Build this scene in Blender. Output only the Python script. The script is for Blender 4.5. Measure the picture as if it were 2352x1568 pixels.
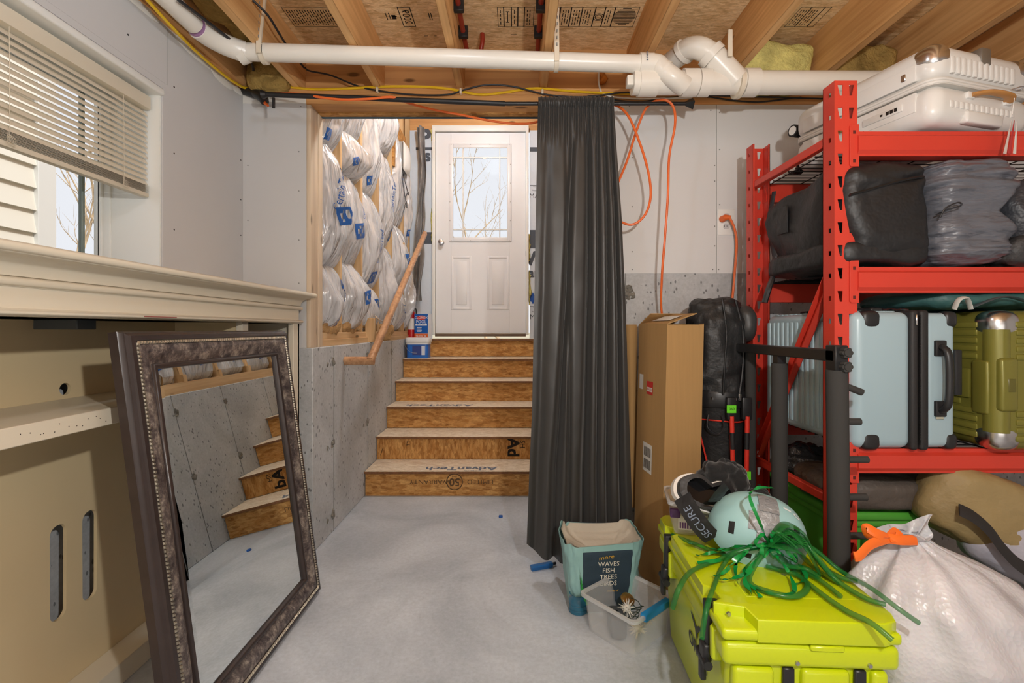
import bpy, bmesh, math, random
from mathutils import Vector, Matrix, noise, Euler
for o in list(bpy.data.objects):
    bpy.data.objects.remove(o)
R = math.radians
PI = math.pi
rnd = random.Random(11)
scene = bpy.context.scene
C = scene.collection
# ------------------------------------------------------------------ camera, world, lights, exposure
H = 1.147            # camera height above the floor
F = 1090.0           # focal length in pixels of a 2352 wide frame
cam_data = bpy.data.cameras.new('camera')
cam_data.sensor_width = 36.0
cam_data.lens = 36.0 * F / 2352.0
cam_data.shift_x = -6.0 / 2352.0
cam_data.shift_y = -29.0 / 2352.0
cam_data.clip_start = 0.02
cam = bpy.data.objects.new('camera', cam_data)
C.objects.link(cam)
cam.location = (0, 0, H)
cam.rotation_euler = (R(90), 0, 0)
scene.camera = cam
world = bpy.data.worlds.new('overcast_sky')
scene.world = world
world.use_nodes = True
bg = world.node_tree.nodes['Background']
bg.inputs[0].default_value = (0.92, 0.945, 1.0, 1)
bg.inputs[1].default_value = 1.5
def point_light(name, loc, power, col, radius=0.06):
    d = bpy.data.lights.new(name, 'POINT')
    d.energy = power
    d.color = col
    d.shadow_soft_size = radius
    o = bpy.data.objects.new(name, d)
    C.objects.link(o)
    o.location = loc
    return o
def area_light(name, loc, rot, sx, sy, power, col):
    d = bpy.data.lights.new(name, 'AREA')
    d.shape = 'RECTANGLE'
    d.size = sx
    d.size_y = sy
    d.energy = power
    d.color = col
    o = bpy.data.objects.new(name, d)
    C.objects.link(o)
    o.location = loc
    o.rotation_euler = rot
    return o
# the photographer's lamp beside the camera, then unseen fill lights added around room and stairwell
point_light('lamp_beside_camera', (0.42, -0.05, 1.62), 98, (1.0, 0.975, 0.935), 0.025)
point_light('fill_behind_camera', (-0.35, -1.5, 2.22), 14, (1.0, 0.90, 0.76), 0.06)  # added fill light, no bulb known here
point_light('fill_rear_right', (0.9, -2.3, 2.22), 14, (1.0, 0.90, 0.76), 0.06)  # second fill added out of view behind the camera
point_light('fill_stairwell', (-0.30, 3.15, 3.38), 96, (0.76, 0.89, 1.0), 0.12)  # cool fill added to light the stairs, no fixture seen
point_light('fill_room_centre', (-0.32, 1.05, 2.33), 11, (0.70, 0.85, 1.0), 0.05)  # added cool fill overhead, not a visible bulb
area_light('rear_area_fill', (0.6, -2.9, 1.25), (R(118), 0, 0), 3.2, 1.9, 42, (1.0, 0.95, 0.88))  # broad frontal fill added behind the camera, no window known there
sun_d = bpy.data.lights.new('siding_fill_sun', 'SUN')  # sun added to brighten the siding, the sky itself is overcast
sun_d.energy = 4.5
sun_d.angle = R(12)
sun_d.color = (1.0, 0.97, 0.92)
sun = bpy.data.objects.new('siding_fill_sun', sun_d)
C.objects.link(sun)
sun.location = (4, -2, 8)
sun.rotation_euler = Vector((3.0, -1.6, 3.6)).to_track_quat('Z', 'Y').to_euler()
scene.view_settings.view_transform = 'Standard'
scene.view_settings.look = 'None'
scene.view_settings.gamma = 1.0
scene.view_settings.use_curve_mapping = False
scene.view_settings.exposure = -0.40

def at(px, py, Y):
    """point that the photograph shows at pixel (px, py), Y metres away from the camera"""
    return Vector(((px - 1182.0) * Y / F, Y, H - (py - 755.0) * Y / F))

# ------------------------------------------------------------------ lettering (made first, while the scene is empty)
_TX = {}
def text_geo(body):
    if body in _TX:
        return _TX[body]
    cu = bpy.data.curves.new('t', 'FONT')
    cu.body = body
    cu.size = 1.0
    cu.align_x = 'CENTER'
    cu.align_y = 'CENTER'
    cu.resolution_u = 3
    ob = bpy.data.objects.new('t', cu)
    C.objects.link(ob)
    dg = bpy.context.evaluated_depsgraph_get()
    me = bpy.data.meshes.new_from_object(ob.evaluated_get(dg))
    vs = [(v.co.x, v.co.y) for v in me.vertices]
    fs = [tuple(p.vertices) for p in me.polygons]
    bpy.data.objects.remove(ob)
    bpy.data.curves.remove(cu)
    bpy.data.meshes.remove(me)
    _TX[body] = (vs, fs)
    return _TX[body]
for s in ['2009', 'AdvanTech', 'FLOORING', 'LIMITED', 'WARRANTY', '50', 'YEAR', 'Ad', 'SH', 'TY', 'P', 's', 'MA', 'W', 'ar', 'Please', 'CO',
          'CertainTeed', 'CT', '.com', 'CLOROX', 'POOL', 'SHOCK', 'Shock Xtra', 'more', 'WAVES', 'FISH', 'TREES', 'BIRDS', 'FRAGILE',
          'ORCA', 'SECURE', 'THIS SIDE UP', '2x10', '060', 'more of']:
    text_geo(s)

# ------------------------------------------------------------------ mesh builder
class MB:
    def __init__(self):
        self.bm = bmesh.new()
    def _xf(self, verts, M):
        if M is not None:
            for v in verts:
                v.co = M @ v.co
    def box(self, a, b, bev=0.0, seg=2, M=None, taper=None):
        """axis aligned box between corners a and b (in the frame M)"""
        bm = bmesh.new()
        xs = (min(a[0], b[0]), max(a[0], b[0])); ys = (min(a[1], b[1]), max(a[1], b[1])); zs = (min(a[2], b[2]), max(a[2], b[2]))
        bmesh.ops.create_cube(bm, size=1.0)
        cx, cy = (xs[0] + xs[1]) / 2, (ys[0] + ys[1]) / 2
        for v in bm.verts:
            v.co = Vector((xs[0] if v.co.x < 0 else xs[1], ys[0] if v.co.y < 0 else ys[1], zs[0] if v.co.z < 0 else zs[1]))
        if taper:
            for v in bm.verts:
                if abs(v.co.z - zs[0]) < 1e-6:
                    v.co.x = cx + (v.co.x - cx) * taper
                    v.co.y = cy + (v.co.y - cy) * taper
        if bev > 0:
            bmesh.ops.bevel(bm, geom=list(bm.edges), offset=bev, segments=seg, profile=0.5, affect='EDGES', clamp_overlap=True)
        self.join(bm, M)
        return self
    def join(self, bm, M=None):
        vm = {}
        for v in bm.verts:
            vm[v] = self.bm.verts.new(M @ v.co if M is not None else v.co)
        for f in bm.faces:
            try:
                self.bm.faces.new([vm[v] for v in f.verts])
            except ValueError:
                pass
        bm.free()
    def raw(self, vs, fs, M=None):
        vv = [self.bm.verts.new(M @ Vector(v) if M is not None else Vector(v)) for v in vs]
        for f in fs:
            try:
                self.bm.faces.new([vv[i] for i in f])
            except ValueError:
                pass
        return self
    def cyl(self, p0, p1, r, r2=None, n=16, cap=True):
        return self.tube([p0, p1], [r, r if r2 is None else r2], n, cap=cap)
    def tube(self, pts, r, n=8, cap=True, closed=False, flat=1.0, up=None):
        pts = [Vector(p) for p in pts]
        m = len(pts)
        rr = r if isinstance(r, (list, tuple)) else [r] * m
        d0 = (pts[1] - pts[0]).normalized()
        nrm = Vector(up) if up is not None else (Vector((0, 0, 1)) if abs(d0.z) < 0.9 else Vector((1, 0, 0)))
        rings = []
        for i in range(m):
            if closed:
                t = pts[(i + 1) % m] - pts[i - 1]
            else:
                t = pts[min(i + 1, m - 1)] - pts[max(i - 1, 0)]
            if t.length < 1e-9:
                t = d0
            t.normalize()
            nrm = (nrm - t * nrm.dot(t))
            if nrm.length < 1e-6:
                nrm = t.orthogonal()
            nrm.normalize()
            bn = t.cross(nrm)
            ring = []
            for k in range(n):
                a = 2 * PI * k / n
                ring.append(self.bm.verts.new(pts[i] + bn * (math.cos(a) * rr[i]) + nrm * (math.sin(a) * rr[i] * flat)))
            rings.append(ring)
        cnt = m if closed else m - 1
        for i in range(cnt):
            A, B = rings[i], rings[(i + 1) % m]
            for k in range(n):
                self.bm.faces.new((A[k], A[(k + 1) % n], B[(k + 1) % n], B[k]))
        if cap and not closed:
            self.bm.faces.new(list(reversed(rings[0])))
            self.bm.faces.new(rings[-1])
        return self
    def lathe(self, prof, n=24, M=None, cap=True):
        rings = []
        for (r, z) in prof:
            ring = []
            for k in range(n):
                a = 2 * PI * k / n
                p = Vector((r * math.cos(a), r * math.sin(a), z))
                ring.append(self.bm.verts.new(M @ p if M is not None else p))
            rings.append(ring)
        for i in range(len(rings) - 1):
            for k in range(n):
                self.bm.faces.new((rings[i][k], rings[i][(k + 1) % n], rings[i + 1][(k + 1) % n], rings[i + 1][k]))
        if cap:
            self.bm.faces.new(list(reversed(rings[0])))
            self.bm.faces.new(rings[-1])
        return self
    def prism(self, poly, t0, t1, M=None, bev=0.0, seg=2):
        """polygon (2D, x/y) extruded along z from t0 to t1"""
        bm = bmesh.new()
        A = [bm.verts.new((p[0], p[1], t0)) for p in poly]
        B = [bm.verts.new((p[0], p[1], t1)) for p in poly]
        n = len(poly)
        bm.faces.new(list(reversed(A)))
        bm.faces.new(B)
        for k in range(n):
            bm.faces.new((A[k], A[(k + 1) % n], B[(k + 1) % n], B[k]))
        bmesh.ops.recalc_face_normals(bm, faces=list(bm.faces))
        if bev > 0:
            es = [e for e in bm.edges if abs(e.verts[0].co.z - e.verts[1].co.z) < 1e-7]
            bmesh.ops.bevel(bm, geom=es, offset=bev, segments=seg, profile=0.5, affect='EDGES', clamp_overlap=True)
        self.join(bm, M)
        return self
    def grid(self, f, nu, nv, wrap_u=False, M=None):
        """surface f(u, v), u and v in 0..1"""
        V = []
        for j in range(nv + 1):
            row = []
            for i in range(nu if wrap_u else nu + 1):
                p = Vector(f(i / nu, j / nv))
                row.append(self.bm.verts.new(M @ p if M is not None else p))
            V.append(row)
        w = len(V[0])
        for j in range(nv):
            for i in range(nu):
                a, b = i, (i + 1) % w
                self.bm.faces.new((V[j][a], V[j][b], V[j + 1][b], V[j + 1][a]))
        return self
    def sheet(self, f, nu, nv, th, wrap_u=False):
        """grid with thickness th along its normal"""
        e = 1e-3
        def nrm(u, v):
            a = Vector(f(min(1, u + e), v)) - Vector(f(max(0, u - e), v))
            b = Vector(f(u, min(1, v + e))) - Vector(f(u, max(0, v - e)))
            c = a.cross(b)
            return c.normalized() if c.length > 1e-12 else Vector((0, 0, 1))
        A, B = [], []
        for j in range(nv + 1):
            ra, rb = [], []
            for i in range(nu + 1):
                u, v = i / nu, j / nv
                p = Vector(f(u, v))
                q = nrm(u, v) * (th / 2)
                ra.append(self.bm.verts.new(p + q))
                rb.append(self.bm.verts.new(p - q))
            A.append(ra); B.append(rb)
        for j in range(nv):
            for i in range(nu):
                self.bm.faces.new((A[j][i], A[j][i + 1], A[j + 1][i + 1], A[j + 1][i]))
                self.bm.faces.new((B[j][i + 1], B[j][i], B[j + 1][i], B[j + 1][i + 1]))
        for j in range(nv):
            self.bm.faces.new((A[j + 1][0], B[j + 1][0], B[j][0], A[j][0]))
            self.bm.faces.new((A[j][nu], B[j][nu], B[j + 1][nu], A[j + 1][nu]))
        for i in range(nu):
            self.bm.faces.new((A[0][i], B[0][i], B[0][i + 1], A[0][i + 1]))
            self.bm.faces.new((A[nv][i + 1], B[nv][i + 1], B[nv][i], A[nv][i]))
        return self
    def blob(self, c, d, e1=0.6, e2=0.6, amp=0.0, sc=4.0, n=36, m=24, M=None, seed=0, fn=None):
        """superellipsoid with half sizes d, softened box for small exponents, lumpy by noise"""
        def sp(x, e):
            return math.copysign(abs(x) ** e, x)
        c = Vector(c)
        def f(u, v):
            a = 2 * PI * u
            b = -PI / 2 + PI * min(max(v, 0.001), 0.999)
            p = Vector((d[0] * sp(math.cos(b), e1) * sp(math.cos(a), e2), d[1] * sp(math.cos(b), e1) * sp(math.sin(a), e2), d[2] * sp(math.sin(b), e1)))
            if amp:
                q = p * sc + Vector((seed * 7.1, seed * 3.3, seed))
                k = noise.noise(q) + 0.5 * noise.noise(q * 2.3) + 0.25 * noise.noise(q * 5.1)
                nn = Vector((p.x / d[0] ** 2, p.y / d[1] ** 2, p.z / d[2] ** 2))
                if nn.length > 0:
                    p = p + nn.normalized() * amp * k
            if fn:
                p = fn(p)
            return c + p
        self.grid(f, n, m, wrap_u=True, M=M)
        return self
    def text(self, body, size, fn, mirror=False, squeeze=1.0, bold=0.0):
        vs, fs = text_geo(body)
        self.raw([fn((-x if mirror else x) * size * squeeze, y * size) for x, y in vs], fs)
        if bold:
            q = fn(0, 0)
            n = (fn(0.01, 0) - q).cross(fn(0, 0.01) - q).normalized()
            for k, (dx, dy) in enumerate(((bold, bold), (-bold, -bold), (bold, -bold), (-bold, bold))):
                self.raw([fn((x + dx) * size * squeeze, (y + dy) * size) + n * 0.00012 * (k + 1) for x, y in vs], fs)
        return self
    def build(self, name, mat, parent=None, angle=38, kind=None, sub=False):
        bm = self.bm
        bmesh.ops.recalc_face_normals(bm, faces=list(bm.faces)) if not sub else None
        me = bpy.data.meshes.new(name)
        bm.to_mesh(me)
        bm.free()
        me.polygons.foreach_set('use_smooth', [True] * len(me.polygons))
        me.set_sharp_from_angle(angle=R(angle))
        me.materials.append(mat)
        ob = bpy.data.objects.new(name, me)
        C.objects.link(ob)
        if parent is not None:
            ob.parent = parent
            if parent.type == 'EMPTY' and not parent.get('_local'):
                ob.matrix_parent_inverse = parent.matrix_basis.inverted()
        if kind:
            ob['kind'] = kind
        return ob

LOCALS = []
def tag(o, label, cat, group=None):
    o['label'] = label
    o['category'] = cat
    if group:
        o['group'] = group
    return o
def thing(name, label, cat, loc=(0, 0, 0), rz=0.0, group=None, local=False):
    """Empty at the base of a thing; with local=True its parts are built in its own frame"""
    o = bpy.data.objects.new(name, None)
    C.objects.link(o)
    o.empty_display_size = 0.05
    o.location = loc
    o.rotation_euler = (0, 0, rz)
    bpy.context.view_layer.update() if False else None
    o.matrix_basis = Matrix.Translation(Vector(loc)) @ Matrix.Rotation(rz, 4, 'Z')
    if local:
        o['_local'] = True
        LOCALS.append(o)
    return tag(o, label, cat, group)
def share(ob, parent, loc=None, M=None):
    """another piece with the same mesh data"""
    c = ob.copy()
    C.objects.link(c)
    c.parent = parent
    c.matrix_parent_inverse = ob.matrix_parent_inverse.copy()
    if M is not None:
        c.matrix_basis = M
    elif loc is not None:
        c.location = loc
    return c
def struct(o):
    o['kind'] = 'structure'
    return o
def spline(pts, n=8):
    """Catmull-Rom through points"""
    pts = [Vector(p) for p in pts]
    out = []
    for i in range(len(pts) - 1):
        p0 = pts[max(i - 1, 0)]; p1 = pts[i]; p2 = pts[i + 1]; p3 = pts[min(i + 2, len(pts) - 1)]
        for k in range(n):
            t = k / n
            out.append(0.5 * ((2 * p1) + (p2 - p0) * t + (2 * p0 - 5 * p1 + 4 * p2 - p3) * t * t + (3 * p1 - p0 - 3 * p2 + p3) * t ** 3))
    out.append(pts[-1])
    return out
def arc(c, r, a0, a1, n, fn):
    return [fn(c[0] + r * math.cos(a0 + (a1 - a0) * k / n), c[1] + r * math.sin(a0 + (a1 - a0) * k / n)) for k in range(n + 1)]
def rrect(x0, x1, y0, y1, r, n=5):
    out = []
    for (cx, cy, a) in ((x1 - r, y0 + r, -90), (x1 - r, y1 - r, 0), (x0 + r, y1 - r, 90), (x0 + r, y0 + r, 180)):
        for k in range(n + 1):
            t = R(a + 90.0 * k / n)
            out.append((cx + r * math.cos(t), cy + r * math.sin(t)))
    return out
def plane_fn(o, r, u, off=0.0):
    o = Vector(o); r = Vector(r).normalized(); u = Vector(u).normalized()
    n = r.cross(u) * off
    return lambda x, y: o + r * x + u * y + n
def frame(o, x, y, z):
    return Matrix((( x[0], y[0], z[0], o[0]), (x[1], y[1], z[1], o[1]), (x[2], y[2], z[2], o[2]), (0, 0, 0, 1)))

# ------------------------------------------------------------------ materials
def lin(c):
    out = []
    for v in c:
        v = v / 255.0
        out.append(v / 12.92 if v <= 0.04045 else ((v + 0.055) / 1.055) ** 2.4)
    return tuple(out) + (1.0,)
def newmat(name):
    m = bpy.data.materials.new(name)
    m.use_nodes = True
    nt = m.node_tree
    return m, nt, nt.nodes['Principled BSDF']
def nd(nt, typ, **kw):
    n = nt.nodes.new(typ)
    for k, v in kw.items():
        if k in n.inputs:
            n.inputs[k].default_value = v
        else:
            setattr(n, k, v)
    return n
def coords(nt, scale=(1, 1, 1), rot=(0, 0, 0), loc=(0, 0, 0)):
    tc = nd(nt, 'ShaderNodeTexCoord')
    mp = nd(nt, 'ShaderNodeMapping')
    mp.inputs['Scale'].default_value = scale
    mp.inputs['Rotation'].default_value = rot
    mp.inputs['Location'].default_value = loc
    nt.links.new(tc.outputs['Object'], mp.inputs['Vector'])
    return mp.outputs[0]
def ramp(nt, src, stops):
    r = nd(nt, 'ShaderNodeValToRGB')
    el = r.color_ramp.elements
    while len(el) > 2:
        el.remove(el[-1])
    for i, (p, c) in enumerate(stops):
        e = el[i] if i < 2 else el.new(p)
        e.position = p
        e.color = c if len(c) == 4 else tuple(c) + (1,)
    nt.links.new(src, r.inputs[0])
    return r.outputs[0]
def noise_tex(nt, vec, scale, detail=4, rough=0.55, dist=0.0):
    n = nd(nt, 'ShaderNodeTexNoise')
    n.inputs['Scale'].default_value = scale
    n.inputs['Detail'].default_value = detail
    n.inputs['Roughness'].default_value = rough
    n.inputs['Distortion'].default_value = dist
    nt.links.new(vec, n.inputs['Vector'])
    return n.outputs['Fac']
def mix(nt, fac, a, b, mode='MIX'):
    m = nd(nt, 'ShaderNodeMix')
    m.data_type = 'RGBA'
    m.blend_type = mode
    for sock, val in ((m.inputs[0], fac), (m.inputs[6], a), (m.inputs[7], b)):
        if isinstance(val, (int, float)):
            sock.default_value = val
        elif isinstance(val, tuple):
            sock.default_value = val
        else:
            nt.links.new(val, sock)
    return m.outputs[2]
def bump(nt, b, h, strength=0.3, dist=0.01):
    bp = nd(nt, 'ShaderNodeBump')
    bp.inputs['Strength'].default_value = strength
    bp.inputs['Distance'].default_value = dist
    nt.links.new(h, bp.inputs['Height'])
    nt.links.new(bp.outputs[0], b.inputs['Normal'])
def plain(name, col, rough=0.5, metal=0.0, spec=0.5, var=0.0, vs=6.0, bmp=0.0, bs=150.0, bd=0.002, alpha=1.0, trans=0.0, coat=0.0, stretch=(1, 1, 1), sheen=0.0):
    m, nt, b = newmat(name)
    c = lin(col)
    b.inputs['Base Color'].default_value = c
    b.inputs['Roughness'].default_value = rough
    b.inputs['Metallic'].default_value = metal
    b.inputs['Specular IOR Level'].default_value = spec
    b.inputs['Alpha'].default_value = alpha
    b.inputs['Transmission Weight'].default_value = trans
    b.inputs['Coat Weight'].default_value = coat
    if sheen:
        b.inputs['Sheen Weight'].default_value = sheen
    if var or bmp:
        v = coords(nt, stretch)
        if var:
            n = noise_tex(nt, v, vs, 5)
            lo = tuple(x * (1 - var) for x in c[:3]) + (1,)
            hi = tuple(min(1, x * (1 + var)) for x in c[:3]) + (1,)
            nt.links.new(ramp(nt, n, [(0.3, lo), (0.7, hi)]), b.inputs['Base Color'])
        if bmp:
            bump(nt, b, noise_tex(nt, v, bs, 4), bmp, bd)
    return m
def wood(name, dark, light, axis=1, grain=22.0, rough=0.6, knots=True):
    m, nt, b = newmat(name)
    sc = [grain, grain, grain]
    sc[axis] = grain * 0.035
    v = coords(nt, tuple(sc))
    n1 = noise_tex(nt, v, 1.0, 6, 0.6, 0.8)
    col = ramp(nt, n1, [(0.25, lin(dark)), (0.62, lin(light))])
    v3 = coords(nt, (1.3, 1.3, 1.3))
    n3 = noise_tex(nt, v3, 1.6, 2)
    tint = ramp(nt, n3, [(0.3, (0.84, 0.80, 0.76, 1)), (0.7, (1.06, 1.04, 1.02, 1))])
    col = mix(nt, 1.0, col, tint, 'MULTIPLY')
    if knots:
        s2 = [9.0, 9.0, 9.0]
        s2[axis] = 3.2
        vv = nd(nt, 'ShaderNodeTexVoronoi')
        vv.inputs['Scale'].default_value = 1.0
        nt.links.new(coords(nt, tuple(s2)), vv.inputs['Vector'])
        kf = ramp(nt, vv.outputs['Distance'], [(0.07, (1, 1, 1, 1)), (0.13, (0, 0, 0, 1))])
        kd = tuple(x * 0.45 for x in lin(dark)[:3]) + (1,)
        col = mix(nt, kf, col, kd)
    nt.links.new(col, b.inputs['Base Color'])
    b.inputs['Roughness'].default_value = rough
    b.inputs['Specular IOR Level'].default_value = 0.3
    bump(nt, b, n1, 0.12, 0.004)
    return m
def osb(name, c_dark, c_mid, c_light, sx, sy, sz, rough=0.7):
    """strand board: two layers of stretched cells, each strand its own tone"""
    m, nt, b = newmat(name)
    out = None
    hs = None
    for k, rot in enumerate((0.25, -0.4, 0.9)):
        v = coords(nt, (sx, sy, sz), (rot * 0.3, rot * 0.3, rot), (k * 3.1, k * 1.7, k))
        nz = nd(nt, 'ShaderNodeTexNoise')
        nz.inputs['Scale'].default_value = 0.9
        nz.inputs['Detail'].default_value = 3
        nt.links.new(v, nz.inputs['Vector'])
        ad = nd(nt, 'ShaderNodeVectorMath', operation='ADD')
        nt.links.new(v, ad.inputs[0])
        nt.links.new(nz.outputs['Color'], ad.inputs[1])
        vo = nd(nt, 'ShaderNodeTexVoronoi')
        vo.inputs['Scale'].default_value = 1.0 + 0.4 * k
        nt.links.new(ad.outputs[0], vo.inputs['Vector'])
        sep = nd(nt, 'ShaderNodeSeparateColor')
        nt.links.new(vo.outputs['Color'], sep.inputs[0])
        col = ramp(nt, sep.outputs[k], [(0.0, lin(c_dark)), (0.45, lin(c_mid)), (1.0, lin(c_light))])
        out = col if out is None else mix(nt, 0.45, out, col)
        hs = sep.outputs[k]
    fine = noise_tex(nt, coords(nt, (sx * 4, sy * 4, sz * 4)), 1.0, 5, 0.7)
    sh = ramp(nt, fine, [(0.25, (0.74, 0.69, 0.63, 1)), (0.6, (1.12, 1.10, 1.07, 1))])
    out = mix(nt, 0.9, out, sh, 'MULTIPLY')
    nt.links.new(out, b.inputs['Base Color'])
    b.inputs['Roughness'].default_value = rough
    b.inputs['Specular IOR Level'].default_value = 0.25
    bump(nt, b, hs, 0.15, 0.002)
    return m
def concrete(name, c0, c1, pits=1.0, rough=0.75, blot=2.2):
    m, nt, b = newmat(name)
    v = coords(nt)
    big = noise_tex(nt, v, blot, 7, 0.62, 0.6)
    col = ramp(nt, big, [(0.3, lin(c0)), (0.68, lin(c1))])
    fine = noise_tex(nt, v, 60.0, 4, 0.7)
    col = mix(nt, 1.0, col, ramp(nt, fine, [(0.3, (0.86, 0.86, 0.86, 1)), (0.7, (1.06, 1.06, 1.06, 1))]), 'MULTIPLY')
    h = fine
    if pits:
        vo = nd(nt, 'ShaderNodeTexVoronoi')
        vo.inputs['Scale'].default_value = 42.0
        nt.links.new(coords(nt, (1, 1, 0.55)), vo.inputs['Vector'])
        n2 = noise_tex(nt, v, 9.0, 3)
        sub = nd(nt, 'ShaderNodeMath', operation='SUBTRACT')
        nt.links.new(vo.outputs['Distance'], sub.inputs[0])
        mul = nd(nt, 'ShaderNodeMath', operation='MULTIPLY')
        nt.links.new(n2, mul.inputs[0])
        mul.inputs[1].default_value = 0.33
        nt.links.new(mul.outputs[0], sub.inputs[1])
        pf = ramp(nt, sub.outputs[0], [(0.0, (pits, pits, pits, 1)), (0.035, (0, 0, 0, 1))])
        dk = tuple(x * 0.5 for x in lin(c0)[:3]) + (1,)
        col = mix(nt, pf, col, dk)
    nt.links.new(col, b.inputs['Base Color'])
    b.inputs['Roughness'].default_value = rough
    b.inputs['Specular IOR Level'].default_value = 0.3
    bump(nt, b, h, 0.2, 0.004)
    return m

M = {}
M['drywall'] = plain('painted_drywall', (204, 203, 203), 0.85, spec=0.2, var=0.02, vs=2.0, bmp=0.05, bs=300, bd=0.001)
M['drywall_raw'] = plain('bare_drywall', (222, 222, 222), 0.9, spec=0.15, var=0.03, vs=1.5)
M['mud'] = plain('joint_compound', (226, 224, 220), 0.9, spec=0.15)
M['white_trim'] = plain('white_trim_paint', (236, 236, 232), 0.4)
M['concrete'] = concrete('form_concrete', (170, 172, 174), (204, 206, 208), 1.0)
M['floor'] = concrete('slab_concrete', (158, 165, 174), (204, 210, 218), 0.0, 0.55, 1.6)
M['seam'] = plain('concrete_seam', (136, 136, 134), 0.9, var=0.2, vs=30)
M['rust'] = plain('concrete_tie_stain', (126, 122, 114), 0.9, var=0.3, vs=60)
M['joist'] = wood('joist_pine', (200, 146, 90), (236, 190, 132), 1, 24)
M['rim'] = wood('rim_pine', (186, 132, 80), (224, 174, 116), 0, 22)
M['stud'] = wood('stud_pine', (188, 150, 104), (222, 190, 146), 2, 26)
M['plate'] = wood('plate_pine', (186, 150, 106), (220, 188, 146), 1, 26)
M['jamb'] = wood('weathered_jamb', (196, 176, 152), (226, 208, 184), 2, 20)
M['oak'] = wood('oak_rail', (158, 112, 78), (204, 162, 124), 1, 34, 0.4, False)
M['osb_ceiling'] = osb('osb_ceiling', (194, 156, 108), (232, 198, 150), (246, 222, 182), 16, 50, 16)
M['osb_riser'] = osb('osb_riser', (136, 88, 42), (186, 134, 74), (218, 174, 112), 13, 40, 42)
M['osb_riser_v'] = osb('osb_riser_upright', (136, 88, 42), (186, 134, 74), (218, 174, 112), 42, 40, 13)
M['osb_tread'] = osb('osb_tread', (186, 164, 136), (220, 204, 182), (238, 230, 216), 22, 80, 50)
M['tread_edge'] = plain('osb_tread_edge', (124, 84, 52), 0.8, var=0.25, vs=60)
M['sheath'] = osb('sheathing', (176, 128, 76), (202, 158, 104), (214, 176, 124), 30, 30, 30)
M['ink'] = plain('printed_ink', (44, 38, 34), 0.8, spec=0.2)
M['ink_soft'] = plain('faded_ink', (96, 74, 52), 0.8, spec=0.2)
M['ink_grey'] = plain('grey_ink', (112, 118, 132), 0.8, spec=0.2)
M['pvc'] = plain('pvc', (236, 230, 220), 0.28, var=0.02)
M['primer'] = plain('purple_primer', (170, 128, 168), 0.5)
M['strap'] = plain('strap_plastic', (226, 214, 194), 0.5)
M['yellow'] = plain('yellow_cable', (236, 192, 30), 0.4)
M['black_cable'] = plain('black_cable', (34, 34, 38), 0.45)
M['orange'] = plain('orange_cord', (232, 108, 44), 0.45)
M['white_cable'] = plain('white_cable', (224, 220, 212), 0.45)
M['black_metal'] = plain('black_metal', (30, 30, 32), 0.4)
M['pex'] = plain('red_pex', (150, 48, 30), 0.35)
M['fibre_y'] = plain('yellow_fibreglass', (234, 222, 140), 0.95, spec=0.1, var=0.25, vs=14, bmp=0.8, bs=60, bd=0.02)
M['fibre_b'] = plain('brown_fibreglass', (176, 146, 86), 0.95, spec=0.1, var=0.35, vs=14, bmp=0.8, bs=60, bd=0.02)
M['fibre_p'] = plain('pinkish_fibreglass', (196, 158, 112), 0.95, spec=0.1, var=0.25, vs=20, bmp=0.8, bs=70, bd=0.02)
M['steel'] = plain('steel', (190, 190, 190), 0.3, 1.0)
M['nickel'] = plain('brushed_nickel', (206, 206, 208), 0.25, 1.0)
M['ochre'] = plain('expanding_foam', (196, 120, 40), 0.6, var=0.2, vs=40)
# ================================================================== THE ROOM
XL = -1.385          # left wall face
YB = 2.42            # back wall face
ZC = 2.605           # underside of the subfloor
ZJ = 2.372           # underside of the joists
XR, YF = 3.3, -3.0   # right and front walls, out of view
SX0, SX1 = -1.03, 0.27   # faces of the concrete walls along the stairs
YD = 4.84            # back wall of the stairwell

floor = struct(MB().box((-1.9, YF - 0.1, -0.12), (XR + 0.1, YD + 0.1, 0.0)).build('floor', M['floor']))
# ---- left wall: concrete below, drywall around a deep window recess
WY0, WY1, WZ0, WZ1 = 0.25, 1.859, 1.20, 2.071
wl = MB()
wl.box((XL - 0.26, YF, 1.02), (XL, WY0, 2.35)); wl.box((XL - 0.26, WY1, 1.02), (XL, YB, 2.35))
wl.box((XL - 0.26, WY0, 1.02), (XL, WY1, WZ0)); wl.box((XL - 0.26, WY0, WZ1), (XL, WY1, 2.35))
wall_left = struct(wl.build('wall_left', M['drywall']))
MB().box((XL - 0.40, YF, 0.0), (XL - 0.05, YB, 1.02)).build('concrete_base', M['concrete'], wall_left)
MB().box((XL - 0.14, YF, 2.35), (XL + 0.004, YB + 0.09, ZJ)).build('top_plate', M['rim'], wall_left)
def corner_bead(px_top, w, out):
    b = MB()
    b.box((XL - 0.2, WY0, WZ1 - 0.012), (XL + out, WY1 + w, WZ1 + 0.016), 0.008, 3)
    return b
corner_bead(0, 0.006, 0.012).build('recess_lip', M['white_trim'], wall_left)
MB().box((XL - 0.001, WY1 + 0.004, WZ0), (XL + 0.003, WY1 + 0.03, WZ1 + 0.045)).build('bead_tape', M['drywall'], wall_left)
MB().box((XL - 0.001, 0.2, WZ1 + 0.02), (XL + 0.003, WY1 + 0.0035, WZ1 + 0.045)).build('bead_tape', M['drywall'], wall_left)
MB().box((XL - 0.0005, WY1 + 0.031, WZ0), (XL + 0.0008, WY1 + 0.0325, 2.35)).build('board_joint', M['seam'], wall_left)
MB().box((XL - 0.0005, 0.2, WZ1 + 0.0455), (XL + 0.0008, WY1 + 0.032, WZ1 + 0.047)).build('board_joint', M['seam'], wall_left)
sc = MB()
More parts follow.
